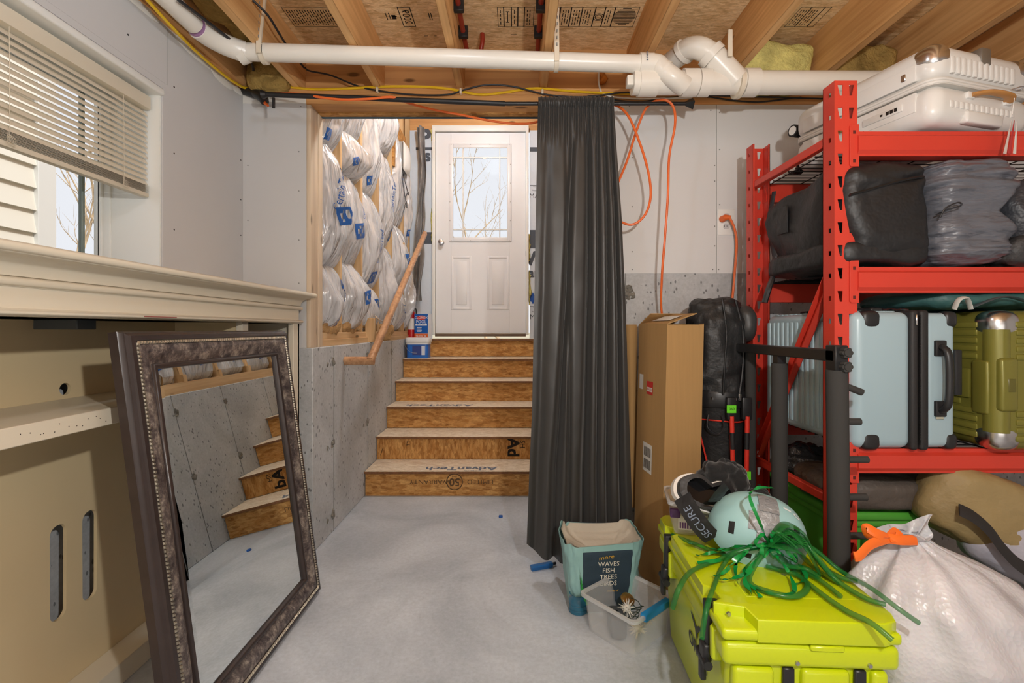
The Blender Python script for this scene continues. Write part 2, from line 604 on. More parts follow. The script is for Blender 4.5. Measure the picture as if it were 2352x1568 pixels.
for (y, z) in ((1.93, 1.86), (1.93, 2.13), (2.40, 1.80), (2.40, 1.62), (2.40, 2.0), (1.7, 2.2), (1.4, 2.24), (1.93, 1.55)):
    sc.cyl((XL - 0.002, y, z), (XL + 0.0012, y, z), 0.0035, n=8)
sc.build('drywall_screws', M['black_metal'], wall_left, kind='stuff')
mud = MB()
for (y, z, ly, lz) in ((1.75, 2.352, .10, .016), (2.05, 2.35, .12, .022), (2.25, 2.345, .09, .03), (1.5, 2.352, .06, .012), (2.36, 2.35, .05, .018)):
    mud.blob((XL + 0.001, y, z - 0.01), (0.006, ly, lz), 0.9, 1.0, 0.004, 30, 16, 10)
mud.build('joint_compound', M['mud'], wall_left)
# reveal faces in white
MB().box((XL - 0.26, WY1 - 0.004, WZ0), (XL - 0.002, WY1 + 0.003, WZ1)).build('window_return', M['white_trim'], wall_left)

# ---- back wall, left of the stairs: drywall over concrete
SD = 0.14
wall_bl = MB()
wall_bl.box((XL - 0.2, YB, 1.05), (-1.062, YB + 0.014, 2.35))
wall_back_left = struct(wall_bl.build('wall_back_left', M['drywall']))
sc = MB()
for (x, z) in ((-1.10, 2.05), (-1.10, 1.85), (-1.10, 1.6), (-1.36, 1.98), (-1.36, 1.7), (-1.09, 2.28), (-1.10, 1.38)):
    sc.cyl((x, YB - 0.001, z), (x, YB + 0.002, z), 0.0035, n=8)
sc.build('drywall_screws', M['seam'], wall_back_left, kind='stuff')
MB().box((XL, YB - 0.0015, 2.295), (-1.063, YB + 0.001, 2.345)).build('taped_strip', M['mud'], wall_back_left)
# jamb boards and header of the stair opening
MB().box((-1.062, YB + 0.0005, 1.05), (-1.04, YB + SD - 0.05, 2.29), 0.002).build('jamb_board', M['jamb'], wall_back_left)
MB().box((-1.058, YB + SD - 0.05, 1.05), (-1.036, YB + SD, 2.29), 0.002).build('jamb_board', M['jamb'], wall_back_left)

# ---- concrete walls along the stairs
wc = MB()
wc.box((-1.75, YB, 0.0), (SX0, YD + 0.3, 1.05), 0.004, 1)
wall_stair_left = struct(wc.build('wall_stair_left', M['concrete']))
for y in (2.70, 3.33, 3.97, 4.6):
    MB().box((SX0 - 0.01, y - 0.0025, 0.0), (SX0 + 0.003, y + 0.0025, 1.05), 0.0015, 1).build('form_seam', M['seam'], wall_stair_left)
ties = MB()
for y in (2.70, 3.33, 3.97):
    for z in (0.96, 0.50, 0.1):
        ties.blob((SX0 + 0.001, y - 0.012, z), (0.006, 0.022, 0.026), 0.9, 1.0, 0.014, 40, 14, 10, seed=y + z)
        ties.blob((SX0 + 0.001, y - 0.09, z - 0.01), (0.003, 0.012, 0.014), 0.9, 1.0, 0.008, 40, 10, 8, seed=y)
ties.build('form_tie_marks', M['rust'], wall_stair_left)
wc = MB()
wc.box((SX1, YB + 0.003, 0.0), (SX1 + 0.25, YD + 0.3, 1.05), 0.004, 1)
wall_stair_right = struct(wc.build('wall_stair_right', M['concrete']))
for y in (2.62, 3.08, 3.60, 4.2):
    MB().box((SX1 - 0.003, y - 0.0025, 0.0), (SX1 + 0.01, y + 0.0025, 1.05), 0.0015, 1).build('form_seam', M['seam'], wall_stair_right)
ties = MB()
for y in (2.62, 3.08, 3.60):
    for z in (0.93, 0.50):
        ties.blob((SX1 - 0.001, y + 0.012, z), (0.006, 0.022, 0.026), 0.9, 1.0, 0.014, 40, 14, 10, seed=y + z)
ties.build('form_tie_marks', M['rust'], wall_stair_right)

# ---- back wall, right of the stairs
wr = MB()
wr.box((SX1 + 0.03, YB, 1.43), (XR, YB + 0.014, 2.35))
wall_back_right = struct(wr.build('wall_back_right', M['drywall_raw']))
MB().box((SX1, YB + 0.002, 0.0), (XR, YB + 0.25, 1.43)).build('concrete_base', M['concrete'], wall_back_right)
MB().box((SX1, YB + 0.014, 1.43), (SX1 + 0.03, YB + SD, 2.29)).build('jamb_board', M['jamb'], wall_back_right)
for x in (0.566,):
    MB().box((x - 0.003, YB - 0.001, 0), (x + 0.003, YB + 0.004, 1.43), 0.001, 1).build('form_seam', M['seam'], wall_back_right)
MB().blob((0.58, YB + 0.002, 1.33), (0.03, 0.004, 0.035), 0.9, 1.0, 0.018, 40, 18, 12, seed=3).build('form_tie_mark', M['rust'], wall_back_right)
MB().box((1.029, YB - 0.0006, 1.43), (1.031, YB + 0.001, 2.35)).build('board_joint', M['seam'], wall_back_right)
sc = MB()
for (x, z) in ((1.045, 2.25), (1.045, 2.06), (1.02, 1.98), (1.02, 1.90), (1.045, 1.78), (1.02, 1.67), (1.02, 1.57), (1.01, 1.45), (1.04, 1.45), (.60, 2.02), (.60, 1.77), (.60, 1.54), (.60, 1.45), (.585, 2.28), (1.0, 2.26)):
    sc.cyl((x, YB - 0.001, z), (x, YB + 0.002, z), 0.0035, n=8)
sc.build('drywall_screws', M['seam'], wall_back_right, kind='stuff')

# ---- header over the stair opening and plates along the back wall
hd = MB().box((-1.062, YB - 0.004, 2.29), (XR, YB + 0.09, ZJ - 0.035), 0.002, 1)
trim_1 = struct(hd.build('trim_1', M['rim']))
MB().box((-1.062, YB + 0.09, 2.284), (SX1 + 0.03, YB + 0.14, 2.70), 0.001, 1).build('osb_edge', M['osb_riser'], trim_1)
MB().box((XL, YB - 0.006, ZJ - 0.034), (XR, YB + 0.09, ZJ - 0.001), 0.002, 1).build('top_plate', M['rim'], trim_1)
MB().box((-1.04, YB + 0.128, 2.279), (SX1, YB + 0.1405, 2.284)).build('blue_edge', plain('blue_board_edge', (62, 88, 104), 0.6), trim_1)

# ---- ceiling: subfloor, joists, rim board
ceiling = struct(MB().box((XL - 0.3, YF, ZC), (XR, 1.86, ZC + 0.02)).box((XL - 0.3, 1.864, ZC), (XR, YB + 0.1, ZC + 0.02)).build('ceiling', M['osb_ceiling']))
MB().box((XL - 0.3, YB + 0.06, ZJ), (XR, YB + 0.10, ZC)).build('rim_board', M['rim'], ceiling)
JX = [-1.127, -0.716, -0.297, 0.128, 0.585, 1.045, 1.487, 1.90, 2.31, 2.72]
for x in JX:
    MB().box((x, YF, ZJ), (x + 0.038, YB + 0.06, ZC), 0.003, 1).build('joist', M['joist'], ceiling)
MB().box((XL - 0.02, YF, ZJ), (XL + 0.03, YB + 0.06, ZC)).build('joist', M['joist'], ceiling)
# ---- grade stamps on the subfloor (flat print, seen from below)
zp = ZC - 0.0006
def stamp_rect(mb, x0, x1, y0, y1, w=0.003):
    for a, b in (((x0, y0), (x1, y0 + w)), ((x0, y1 - w), (x1, y1)), ((x0, y0), (x0 + w, y1)), ((x1 - w, y0), (x1, y1))):
        mb.raw([(a[0], a[1], zp), (b[0], a[1], zp), (b[0], b[1], zp), (a[0], b[1], zp)], [(0, 1, 2, 3)])
def bar(mb, x0, x1, y0, y1):
    mb.raw([(x0, y0, zp), (x1, y0, zp), (x1, y1, zp), (x0, y1, zp)], [(0, 1, 2, 3)])
st = MB()
YS0, YS1 = 2.15, 2.29
def panel_cells(x0, widths, lines=True):
    x = x0
    for w, kind in widths:
        stamp_rect(st, x, x + w, YS0, YS1, 0.0025)
        if kind == 'l':
            k = x + 0.012
            while k < x + w - 0.012:
                y = YS0 + 0.02
                while y < YS1 - 0.02:
                    L = rnd.uniform(0.012, 0.035)
                    bar(st, k, k + 0.004, y, min(y + L, YS1 - 0.015)); y += L + 0.008
                k += 0.012
        elif kind == 'o':
            for rr in (0.026, 0.018):
                cx, cy = x + w / 2, (YS0 + YS1) / 2
                for a in range(20):
                    a0, a1 = 2 * PI * a / 20, 2 * PI * (a + 1) / 20
                    st.raw([(cx + rr * math.cos(a0), cy + rr * math.sin(a0), zp), (cx + rr * math.cos(a1), cy + rr * math.sin(a1), zp), (cx + (rr - .004) * math.cos(a1), cy + (rr - .004) * math.sin(a1), zp), (cx + (rr - .004) * math.cos(a0), cy + (rr - .004) * math.sin(a0), zp)], [(0, 1, 2, 3)])
        elif kind == 'd':
            for a in range(14):
                yy = YS0 + 0.01 + a * 0.0085
                half = w * 0.5 * math.sqrt(max(0, 1 - ((a - 6.5) / 7) ** 2))
                bar(st, x + w / 2 - half, x + w / 2 + half * 0.9, yy, yy + 0.0045)
        elif kind == 'a':
            bar(st, x + w / 2 - 0.002, x + w / 2 + 0.002, YS0 + 0.03, YS1 - 0.03)
            bar(st, x + w / 2 - 0.008, x + w / 2 + 0.008, YS0 + 0.03, YS0 + 0.035)
            bar(st, x + w / 2 - 0.008, x + w / 2 + 0.008, YS1 - 0.035, YS1 - 0.03)
        x += w
panel_cells(-1.06, [(0.22, 'l'), (0.06, 'o'), (0.05, 'l')])
panel_cells(-0.08, [(0.03, 'l'), (0.035, 'a'), (0.03, 'l'), (0.03, 'n'), (0.045, 'l')])
panel_cells(0.175, [(0.035, 'l'), (0.05, 'l'), (0.05, 'l'), (0.06, 'l'), (0.045, 'o'), (0.045, 'l'), (0.11, 'd')])
stamp_rect(st, -0.535, -0.475, YS0, YS1, 0.004)
st.text('2009', 0.05, lambda x, y: Vector((-0.505 + y, 2.22 - x, zp)))
for x in (-0.60, -0.585, -0.40, -0.39):
    bar(st, x, x + 0.004, 2.19, 2.24)
bar(st, -0.575, -0.555, 2.205, 2.235); bar(st, -0.575, -0.55, 2.21, 2.218)
for (x, y, w) in ((-0.85, 2.12, .03), (-0.45, 2.36, .02), (-0.40, 2.36, .012), (-0.02, 2.35, .03), (0.70, 2.33, .02)):
    bar(st, x, x + w, y, y + 0.004)
panel_cells(1.30, [(0.05, 'l'), (0.06, 'l'), (0.03, 'n')])
panel_cells(1.62, [(0.07, 'l'), (0.06, 'l'), (0.06, 'l')])
for (x0, x1) in ((0.64, 0.72), (0.75, 0.79), (0.80, 0.90), (0.93, 1.0)):
    bar(st, x0, x1, 2.085, 2.095); bar(st, x0 + 0.01, x1 - 0.01, 2.078, 2.086)
st.build('grade_stamps', M['ink'], ceiling)

# ---- rolls of fibreglass stuffed against the rim
for (x0, x1, y, z0, z1, mt) in ((1.09, 1.47, 2.38, 2.33, 2.56, 'fibre_y'), (1.53, 1.89, 2.40, 2.33, 2.56, 'fibre_b'), (-1.34, -1.13, 2.40, 2.34, 2.56, 'fibre_b'), (0.63, 1.04, 2.45, 2.34, 2.46, 'fibre_y')):
    MB().blob(((x0 + x1) / 2, y, (z0 + z1) / 2), ((x1 - x0) / 2, 0.07, (z1 - z0) / 2), 0.45, 0.5, 0.03, 9, 40, 26, seed=x0).build('rim_insulation', M[mt], ceiling)
MB().blob((XL + 0.12, 1.75, 2.545), (0.08, 0.55, 0.055), 0.5, 0.5, 0.03, 9, 40, 26, seed=5).build('rim_insulation', M['fibre_b'], ceiling)

# ---- unseen walls that close the basement
struct(MB().box((XR, YF, 0), (XR + 0.1, YB + 0.1, ZC)).build('wall_right', M['drywall']))
struct(MB().box((XL - 0.3, YF - 0.1, 0), (XR, YF, ZC)).build('wall_front', M['drywall']))

# ================================================================== STAIRWELL
SZ = 3.55
# framed left wall: sheathing, plates, studs
ws = MB().box((-1.20, YB + SD, 1.05), (-1.155, YD + 0.2, SZ))
wall_stairwell_left = struct(ws.build('wall_stairwell_left', M['sheath']))
MB().box((-1.16, YB + 0.10, 1.05), (-1.045, YD, 1.088), 0.002, 1).build('sill_plate', M['plate'], wall_stairwell_left)
MB().box((-1.155, YB + 0.10, 1.088), (-1.058, YD, 1.126), 0.002, 1).build('bottom_plate', M['plate'], wall_stairwell_left)
STUD = [2.575, 2.894, 3.29, 3.69, 4.10, 4.53, 4.78]
for y in STUD:
    MB().box((-1.155, y, 1.126), (-1.066, y + 0.038, SZ), 0.002, 1).build('stud', M['stud'], wall_stairwell_left)
MB().box((-1.09, 4.70, 1.126), (-1.045, 4.735, SZ), 0.002, 1).build('stud', M['stud'], wall_stairwell_left)
ws = MB().box((SX1 + 0.125, YB + SD, 1.05), (SX1 + 0.17, YD + 0.2, SZ))
wall_stairwell_right = struct(ws.build('wall_stairwell_right', M['sheath']))
MB().box((SX1 + 0.02, YB + 0.10, 1.05), (SX1 + 0.125, YD, 1.126), 0.002, 1).build('sill_plate', M['plate'], wall_stairwell_right)
for y in STUD:
    MB().box((SX1 + 0.036, y, 1.126), (SX1 + 0.125, y + 0.038, SZ), 0.002, 1).build('stud', M['stud'], wall_stairwell_right)
struct(MB().box((-1.25, YB + SD, SZ), (SX1 + 0.2, YD + 0.25, SZ + 0.03)).build('ceiling_stairwell', M['sheath']))
MB2 = MB().box((-1.25, YB + 0.141, 2.60), (SX1 + 0.2, YB + SD + 0.03, SZ))
struct(MB2.build('wall_stairwell_front', M['sheath']))
# back wall of the stairwell around the door: house wrap with big printed letters
DXC, DW, DZ0, DZ1 = -0.345, 0.914, 1.105, 3.137
FX0, FX1 = DXC - DW / 2 - 0.03, DXC + DW / 2 + 0.03
M['wrap'] = plain('house_wrap', (214, 222, 232), 0.45, var=0.04, vs=5, bmp=0.25, bs=14, bd=0.02)
ww = MB()
ww.box((-1.20, YD, 1.0), (FX0 - 0.012, YD + 0.04, 3.17)); ww.box((FX1 + 0.012, YD, 1.0), (SX1 + 0.2, YD + 0.04, 3.17))
wall_stairwell_back = struct(ww.build('wall_stairwell_back', M['wrap']))
MB().box((-1.20, YD, 3.17), (SX1 + 0.2, YD + 0.05, SZ)).build('door_header', M['rim'], wall_stairwell_back)
MB().box((-1.20, YD, -0.05), (SX1 + 0.2, YD + 0.05, 1.0)).build('wall_below', M['concrete'], wall_stairwell_back)
wf = lambda px, py: at(px, py, YD - 0.0012)
lt = MB()
for (s, px, py, sz) in (('P', 975, 318, .24), ('s', 982, 358, .17), ('W', 1229, 595, .20), ('ar', 1226, 627, .13), ('MA', 1227, 450, .07), ('Please', 1228, 437, .022), ('CO', 1228, 428, .02), ('MA', 1228, 728, .07), ('Please', 1228, 716, .022), ('CO', 1228, 706, .02)):
    o = wf(px, py)
    lt.text(s, sz, plane_fn(o, (1, 0, 0), (0, 0, 1)), bold=0.03 if sz > .1 else 0)
for (p0, p1) in (((955, 338), (999, 345)), ((1217, 338), (1240, 348)), ((960, 533), (992, 560)), ((1217, 528), (1240, 570)), ((1217, 425), (1240, 426)), ((1217, 703), (1240, 704))):
    a, b = wf(*p0), wf(*p1)
    lt.raw([(a.x, a.y, a.z), (b.x, a.y, a.z), (b.x, a.y, b.z), (a.x, a.y, b.z)], [(0, 1, 2, 3)])
lt.build('wrap_print', plain('wrap_ink', (78, 84, 94), 0.7), wall_stairwell_back)
bl = MB()
o = wf(1224, 685)
bl.raw([o + Vector((0.06 * math.cos(a) * k, 0, 0.06 * math.sin(a) * k)) for a, k in [(2 * PI * i / 12, 1 if i % 2 else .6) for i in range(12)]], [tuple(range(12))])
bl.build('wrap_emblem', plain('wrap_blue', (28, 84, 170), 0.6), wall_stairwell_back)
sf = MB()
for (px, y0, y1) in ((993, 300, 330), (993, 470, 560), (1215, 540, 600), (1216, 620, 700)):
    a, b = at(px, y0, YD - 0.01), at(px, y1, YD - 0.01)
    sf.blob((a + b) / 2, (0.012, 0.01, abs(a.z - b.z) / 2), 0.7, 0.9, 0.02, 25, 14, 20, seed=px + y0)
sf.build('foam_chinking', M['fibre_y'], wall_stairwell_back)
# ripped dark membrane hanging left of the door
def membrane(u, v):
    p = at(957 + 17 * u + 5 * math.sin(v * 5), 290 + 400 * v, 4.74)
    return Vector((p.x + 0.02 * noise.noise(Vector((u * 3, v * 6, 1))), p.y + 0.03 * math.sin(u * 9 + v * 7), p.z))
MB().sheet(membrane, 14, 50, 0.002).build('torn_membrane', plain('grey_membrane', (140, 136, 134), 0.35, var=0.3, vs=8, bmp=0.5, bs=18, bd=0.02), wall_stairwell_back)

# ---- stairs
T, RI, Y1 = 0.278, 0.175, 3.24
stairs = thing('staircase', 'strand board staircase with six risers climbing to the white door', 'stairs', (-0.38, Y1, 0))
for k in range(6):
    y = Y1 + k * T
    z = (k + 1) * RI
    x0, x1 = SX0 + 0.004, SX1 - 0.004
    if k == 5:
        x0 = SX0 + 0.006
    m_r = M['osb_riser_v'] if k == 1 else M['osb_riser']
    riser = MB().box((x0, y + 0.022, z - RI + (0.0 if k == 0 else 0.001)), (x1, y + 0.04, z - 0.019), 0.001, 1).build('riser', m_r, stairs)
    depth = T + 0.02 if k < 5 else YD - y - 0.001
    tread = MB().box((x0, y, z - 0.019), (x1, y + depth, z), 0.003, 2).build('tread', M['osb_tread'], stairs)
    MB().box((x0, y - 0.0012, z - 0.0185), (x1, y + 0.001, z - 0.002)).build('tread_edge', M['tread_edge'], tread)
    pr = MB()
    if k == 0:
        for s, px in (('LIMITED', 1103), ('WARRANTY', 987)):
            o = at(px, 1106, y + 0.0212)
            pr.text(s, 0.042, plane_fn(o, (-1, 0, 0), (0, 0, -1)), squeeze=1.2)
        o = at(1044, 1106, y + 0.0212)
        pr.text('50', 0.075, plane_fn(o, (-1, 0, 0), (0, 0, -1)), bold=0.02)
        pr.text('YEAR', 0.016, plane_fn(o + Vector((0, 0, 0.036)), (-1, 0, 0), (0, 0, -1)))
        for q in range(28):
            a0, a1 = 2 * PI * q / 28, 2 * PI * (q + 1) / 28
            pr.raw([o + Vector((r_ * math.cos(a), 0, r_ * math.sin(a))) for a, r_ in ((a0, .058), (a1, .058), (a1, .051), (a0, .051))], [(0, 1, 2, 3)])
        pr.build('printed_warranty', M['ink_soft'], riser)
    elif k == 1:
        o = at(1178, 1027, y + 0.0212)
        pr.text('Ad', 0.12, plane_fn(o, (0, 0, -1), (1, 0, 0)), bold=0.03)
        pr.text('SH', 0.05, plane_fn(at(1200, 1020, y + 0.0212), (0, 0, -1), (1, 0, 0)))
        pr.text('TY', 0.035, plane_fn(at(938, 1018, y + 0.0212), (0, 0, 1), (-1, 0, 0)))
        a, b = at(874, 1045, y + 0.0212), at(880, 1028, y + 0.0212)
        pr.tube([a, b], 0.002, 4)
        pr.build('printed_letters', M['ink'], riser)
    if k in (0, 2):
        o = at(1060 if k == 0 else 1010, 1075 if k == 0 else 930, y + 0.09)
        o = Vector((o.x, y + 0.07, z + 0.0008))
        px = MB()
        px.text('AdvanTech', 0.11 if k == 0 else 0.12, plane_fn(o, (-1, 0, 0), (0, -1, 0)), squeeze=1.0, bold=0.025)
        px.text('FLOORING', 0.03, plane_fn(o + Vector((0.1, -0.055, 0)), (-1, 0, 0), (0, -1, 0)))
        px.build('printed_name', M['ink_grey'], tread)

# ---- entry door
D = MB()
door = bpy.data.objects.new('door_1', None)
C.objects.link(door)
door.matrix_basis = Matrix.Translation((DXC, YD, DZ0))
struct(door)
M['door'] = plain('white_door_paint', (232, 233, 236), 0.35, var=0.01)
jy0, jy1 = YD - 0.055, YD + 0.05
for (x0, x1) in ((FX0, FX0 + 0.028), (FX1 - 0.028, FX1)):
    MB().box((x0, jy0, DZ0 - 0.02), (x1, jy1, DZ1 + 0.05), 0.003, 2).build('frame', M['white_trim'], door)
MB().box((FX0, jy0 + 0.0004, DZ1 + 0.006), (FX1, jy1, DZ1 + 0.062), 0.003, 2).build('frame', M['white_trim'], door)
MB().box((FX0 + 0.028, jy0 + 0.002, DZ0 - 0.035), (FX1 - 0.028, jy1, DZ0 - 0.004), 0.003, 2).build('threshold', plain('bronze_threshold', (110, 92, 78), 0.5), door)
# slab as rails and stiles around the glazed opening
gx0, gx1 = DXC - 0.315 + 0.025, DXC + 0.315 - 0.02
gx0, gx1 = at(1037, 0, YD).x, at(1170, 0, YD).x
gz0, gz1 = at(0, 551, YD).z, at(0, 337, YD).z
sx0, sx1 = DXC - DW / 2, DXC + DW / 2
sl = MB()
sy0, sy1 = YD - 0.02, YD + 0.024
sl.box((sx0, sy0, DZ0), (gx0, sy1, DZ1), 0.002, 1); sl.box((gx1, sy0, DZ0), (sx1, sy1, DZ1), 0.002, 1)
sl.box((gx0, sy0, DZ0), (gx1, sy1, gz0)); sl.box((gx0, sy0, gz1), (gx1, sy1, DZ1))
slab = sl.build('door_leaf', M['door'], door)
# glazing frame, muntins, glass
gf = MB()
w = 0.022
for a, b in (((gx0 - w, gz0 - w), (gx0 + w, gz1 + w)), ((gx1 - w, gz0 - w), (gx1 + w, gz1 + w)), ((gx0 + w, gz0 - w), (gx1 - w, gz0 + w)), ((gx0 + w, gz1 - w), (gx1 - w, gz1 + w))):
    gf.box((a[0], sy0 - 0.012, a[1]), (b[0], sy0 + 0.002, b[1]), 0.005, 2)
gf.build('glazing_frame', M['door'], door)
mu = MB()
for px in (1064, 1148):
    x = at(px, 0, YD).x
    MB().box((x - 0.006, sy0 - 0.002, gz0), (x + 0.006, sy0 + 0.012, gz1), 0.002, 1).build('muntin', M['white_trim'], door)
for py in (363, 528):
    z = at(0, py, YD).z
    MB().box((gx0, sy0 - 0.0025, z - 0.006), (gx1, sy0 + 0.0125, z + 0.006), 0.002, 1).build('muntin', M['white_trim'], door)
gm, gnt, gb = newmat('window_glass')
gb.inputs['Roughness'].default_value = 0.0
gb.inputs['IOR'].default_value = 1.05
gb.inputs['Transmission Weight'].default_value = 1.0
M['glass'] = gm
MB().box((gx0, sy0 + 0.004, gz0), (gx1, sy0 + 0.008, gz1)).build('pane', M['glass'], door)
tk = MB()
tk.box((at(1109, 0, YD).x, sy0 - 0.0045, at(0, 367, YD).z), (at(1117, 0, YD).x, sy0 - 0.0025, at(0, 363, YD).z))
tk.build('sticker', M['white_trim'], door)
sc = MB()
for i in range(4):
    for z in (gz0 - 0.012, gz1 + 0.012):
        x = gx0 + (gx1 - gx0) * i / 3.0
        sc.cyl((x, sy0 - 0.0135, z), (x, sy0 - 0.011, z), 0.004, n=8)
for i in range(1, 5):
    for x in (gx0 - 0.012, gx1 + 0.012):
        z = gz0 + (gz1 - gz0) * i / 5.0
        sc.cyl((x, sy0 - 0.0135, z), (x, sy0 - 0.011, z), 0.004, n=8)
sc.build('frame_screws', M['seam'], door, kind='stuff')
for (pa, pb) in ((1037, 1084), (1119, 1169)):
    xa, xb = at(pa, 0, YD).x, at(pb, 0, YD).x
    za, zb = at(0, 711, YD).z, at(0, 589, YD).z
    p = MB()
    t = 0.022
    for a, b in (((xa, za), (xa + t, zb)), ((xb - t, za), (xb, zb)), ((xa + t, za), (xb - t, za + t)), ((xa + t, zb - t), (xb - t, zb))):
        p.box((a[0], sy0 - 0.005, a[1]), (b[0], sy0 + 0.001, b[1]), 0.004, 2)
    p.box((xa + 0.05, sy0 - 0.006, za + 0.05), (xb - 0.05, sy0 + 0.001, zb - 0.05), 0.005, 2)
    p.build('raised_panel', M['door'], door)
kp = at(1014, 557, sy0)
kb = MB().lathe([(0.028, 0), (0.03, 0.004), (0.012, 0.012), (0.011, 0.03), (0.024, 0.038), (0.029, 0.05), (0.024, 0.062), (0.006, 0.066)], 20, Matrix.Translation(kp) @ Matrix.Rotation(R(90), 4, 'X'))
kb.build('knob', M['nickel'], door)
for pz in (400, 560, 700):
    a = at(1212, pz, YD - 0.05)
    MB().box((a.x - 0.006, YD - 0.06, a.z - 0.045), (a.x + 0.003, YD - 0.053, a.z + 0.045), 0.001, 1).build('hinge', M['white_trim'], door)

# ---- window in the left wall
window = bpy.data.objects.new('window_1', None)
C.objects.link(window)
window.matrix_basis = Matrix.Translation((XL - 0.22, 1.05, WZ0))
struct(window)
fx0, fx1 = XL - 0.245, XL - 0.190
for a, b in (((WY0, WZ0), (WY0 + 0.045, WZ1)), ((WY1 - 0.013, WZ0), (WY1 - 0.003, WZ1)), ((WY0 + 0.045, WZ0 + 0.001), (WY1 - 0.013, WZ0 + 0.045)), ((WY0 + 0.045, WZ1 - 0.045), (WY1 - 0.013, WZ1 - 0.013))):
    MB().box((fx0, a[0], a[1]), (fx1, b[0], b[1]), 0.004, 2).build('window_frame', M['white_trim'], window)
MB().box((fx0 + 0.012, WY1 - 0.024, WZ0 + 0.045), (fx0 + 0.03, WY1 - 0.013, WZ1 - 0.045), 0.003, 2).build('sash_stile', M['white_trim'], window)
MB().box((fx0 + 0.010, 1.760, WZ0 + 0.045), (fx0 + 0.028, 1.771, WZ1 - 0.045), 0.002, 1).build('meeting_stile', plain('grey_green_seal', (120, 132, 126), 0.5), window)
MB().box((fx0 + 0.018, WY0 + 0.045, WZ0 + 0.045), (fx0 + 0.022, WY1 - 0.024, WZ1 - 0.045)).build('pane', M['glass'], window)
MB().box((XL - 0.26, WY0, WZ0 - 0.02), (XL + 0.01, WY1, WZ0 + 0.0), 0.004, 2).build('window_sill', M['white_trim'], window)

# ---- outside: neighbour siding, ground and bare trees
M['siding'] = plain('pale_siding', (240, 235, 222), 0.6)
sd = struct(MB().box((-3.2, 0.5, -0.2), (-3.05, 3.0, 4.2)).build('wall_outside', M['siding']))
z = 0.9
first = None
while z < 3.2:
    M0 = MB()
    M0.raw([(-3.05, 0.5, 0), (-3.05, 3.0, 0), (-3.022, 3.0, 0), (-3.022, 0.5, 0), (-3.05, 0.5, 0.145), (-3.05, 3.0, 0.145), (-3.046, 3.0, 0.145), (-3.046, 0.5, 0.145)],
           [(0, 1, 2, 3), (4, 7, 6, 5), (3, 2, 6, 7), (0, 4, 5, 1), (1, 5, 6, 2), (0, 3, 7, 4)])
    if first is None:
        first = M0.build('clapboard', M['siding'], sd)
        first.location = (0, 0, z)
    else:
        M0.bm.free()
        c = share(first, sd, (0, 0, z))
    z += 0.142
MB().box((-3.2, 3.0, -0.2), (-3.01, 3.12, 4.2), 0.004, 1).build('corner_board', M['white_trim'], sd)
struct(MB().box((-14, -6, 0.72), (XL - 0.26, 16, 0.75)).build('ground_outside', plain('winter_ground', (150, 142, 120), 0.9, var=0.2, vs=2)))
struct(MB().box((-6, YD + 0.4, 0.8), (6, 24, 0.95)).build('yard_outside', plain('winter_lawn', (168, 158, 132), 0.9, var=0.2, vs=2)))
M['bark'] = plain('pale_bark', (196, 172, 140), 0.9, var=0.3, vs=9)
def tree(base, h, lean, r0, label, seed):
    rr = random.Random(seed)
    mb = MB()
    def limb(p, d, L, r, lvl):
        pts = [p]
        q = p.copy()
        dd = d.copy()
        n = 6
        for i in range(n):
            dd = (dd + Vector((rr.uniform(-.16, .16), rr.uniform(-.16, .16), rr.uniform(-.05, .12)))).normalized()
            q = q + dd * (L / n)
            pts.append(q.copy())
        mb.tube(pts, [r * (1 - 0.75 * i / n) for i in range(n + 1)], 6 if lvl < 2 else 4)
        if lvl < 3:
            for k in range(5 if lvl == 0 else 4):
                i = rr.randint(2, n)
                d2 = (dd + Vector((rr.uniform(-1, 1), rr.uniform(-.6, .6), rr.uniform(-.2, .8)))).normalized()
                limb(pts[i], d2, L * rr.uniform(.35, .55), r * 0.45, lvl + 1)
    limb(Vector(base), Vector(lean).normalized(), h, r0, 0)
    o = mb.build('bare_tree', M['bark'])
    return tag(o, label, 'tree', 'bare trees outside')
tree((-0.55, 9.2, 0.9), 3.0, (-0.05, 0, 1), 0.035, 'bare tree with upright trunk seen through the door glass', 3)
tree((-0.25, 8.4, 0.94), 2.5, (-0.75, 0, 0.9), 0.03, 'leaning bare limb crossing the lower left door glass', 8)
tree((-6.9, 7.2, 0.75), 3.0, (0.05, 0, 1), 0.035, 'bare tree seen through the window left of the grey stile', 5)
tree((-6.9, 7.9, 0.75), 3.2, (0.0, 0.05, 1), 0.035, 'bare tree seen through the window right of the grey stile', 9)
# ================================================================== PIPES, CABLES, CURTAIN
def sweep_bend(p0, p1, p2, n=8):
    """quadratic bend"""
    p0, p1, p2 = Vector(p0), Vector(p1), Vector(p2)
    return [p0 * (1 - t) ** 2 + p1 * 2 * t * (1 - t) + p2 * t * t for t in [i / n for i in range(n + 1)]]
YP = 2.06
r2, r3 = 0.0365, 0.0495
pipe = thing('drain_pipe', 'white plastic drain pipe slung under the joists across the room', 'pipe', (0, YP, 2.2))
A = at(548, 124, YP); B = at(1470, 147, YP)
el0 = at(528, 119, YP); back = Vector((el0.x - 0.01, 0.2, el0.z + 0.03))
# run towards the camera along the left wall
dirL = (Vector((el0.x - 0.05, 1.0, el0.z + 0.012)) - Vector((el0.x - 0.05, 2.0, el0.z))).normalized()
s0 = Vector((el0.x - 0.035, YP - 0.16, el0.z + 0.004))
MB().tube([s0 + dirL * 0.02, s0 + dirL * 2.4], r2, 28).build('pipe_run', M['pvc'], pipe)
MB().tube([s0 + dirL * 0.0, s0 + dirL * 0.008], r2 + 0.0012, 28).build('primer_ring', M['primer'], pipe)
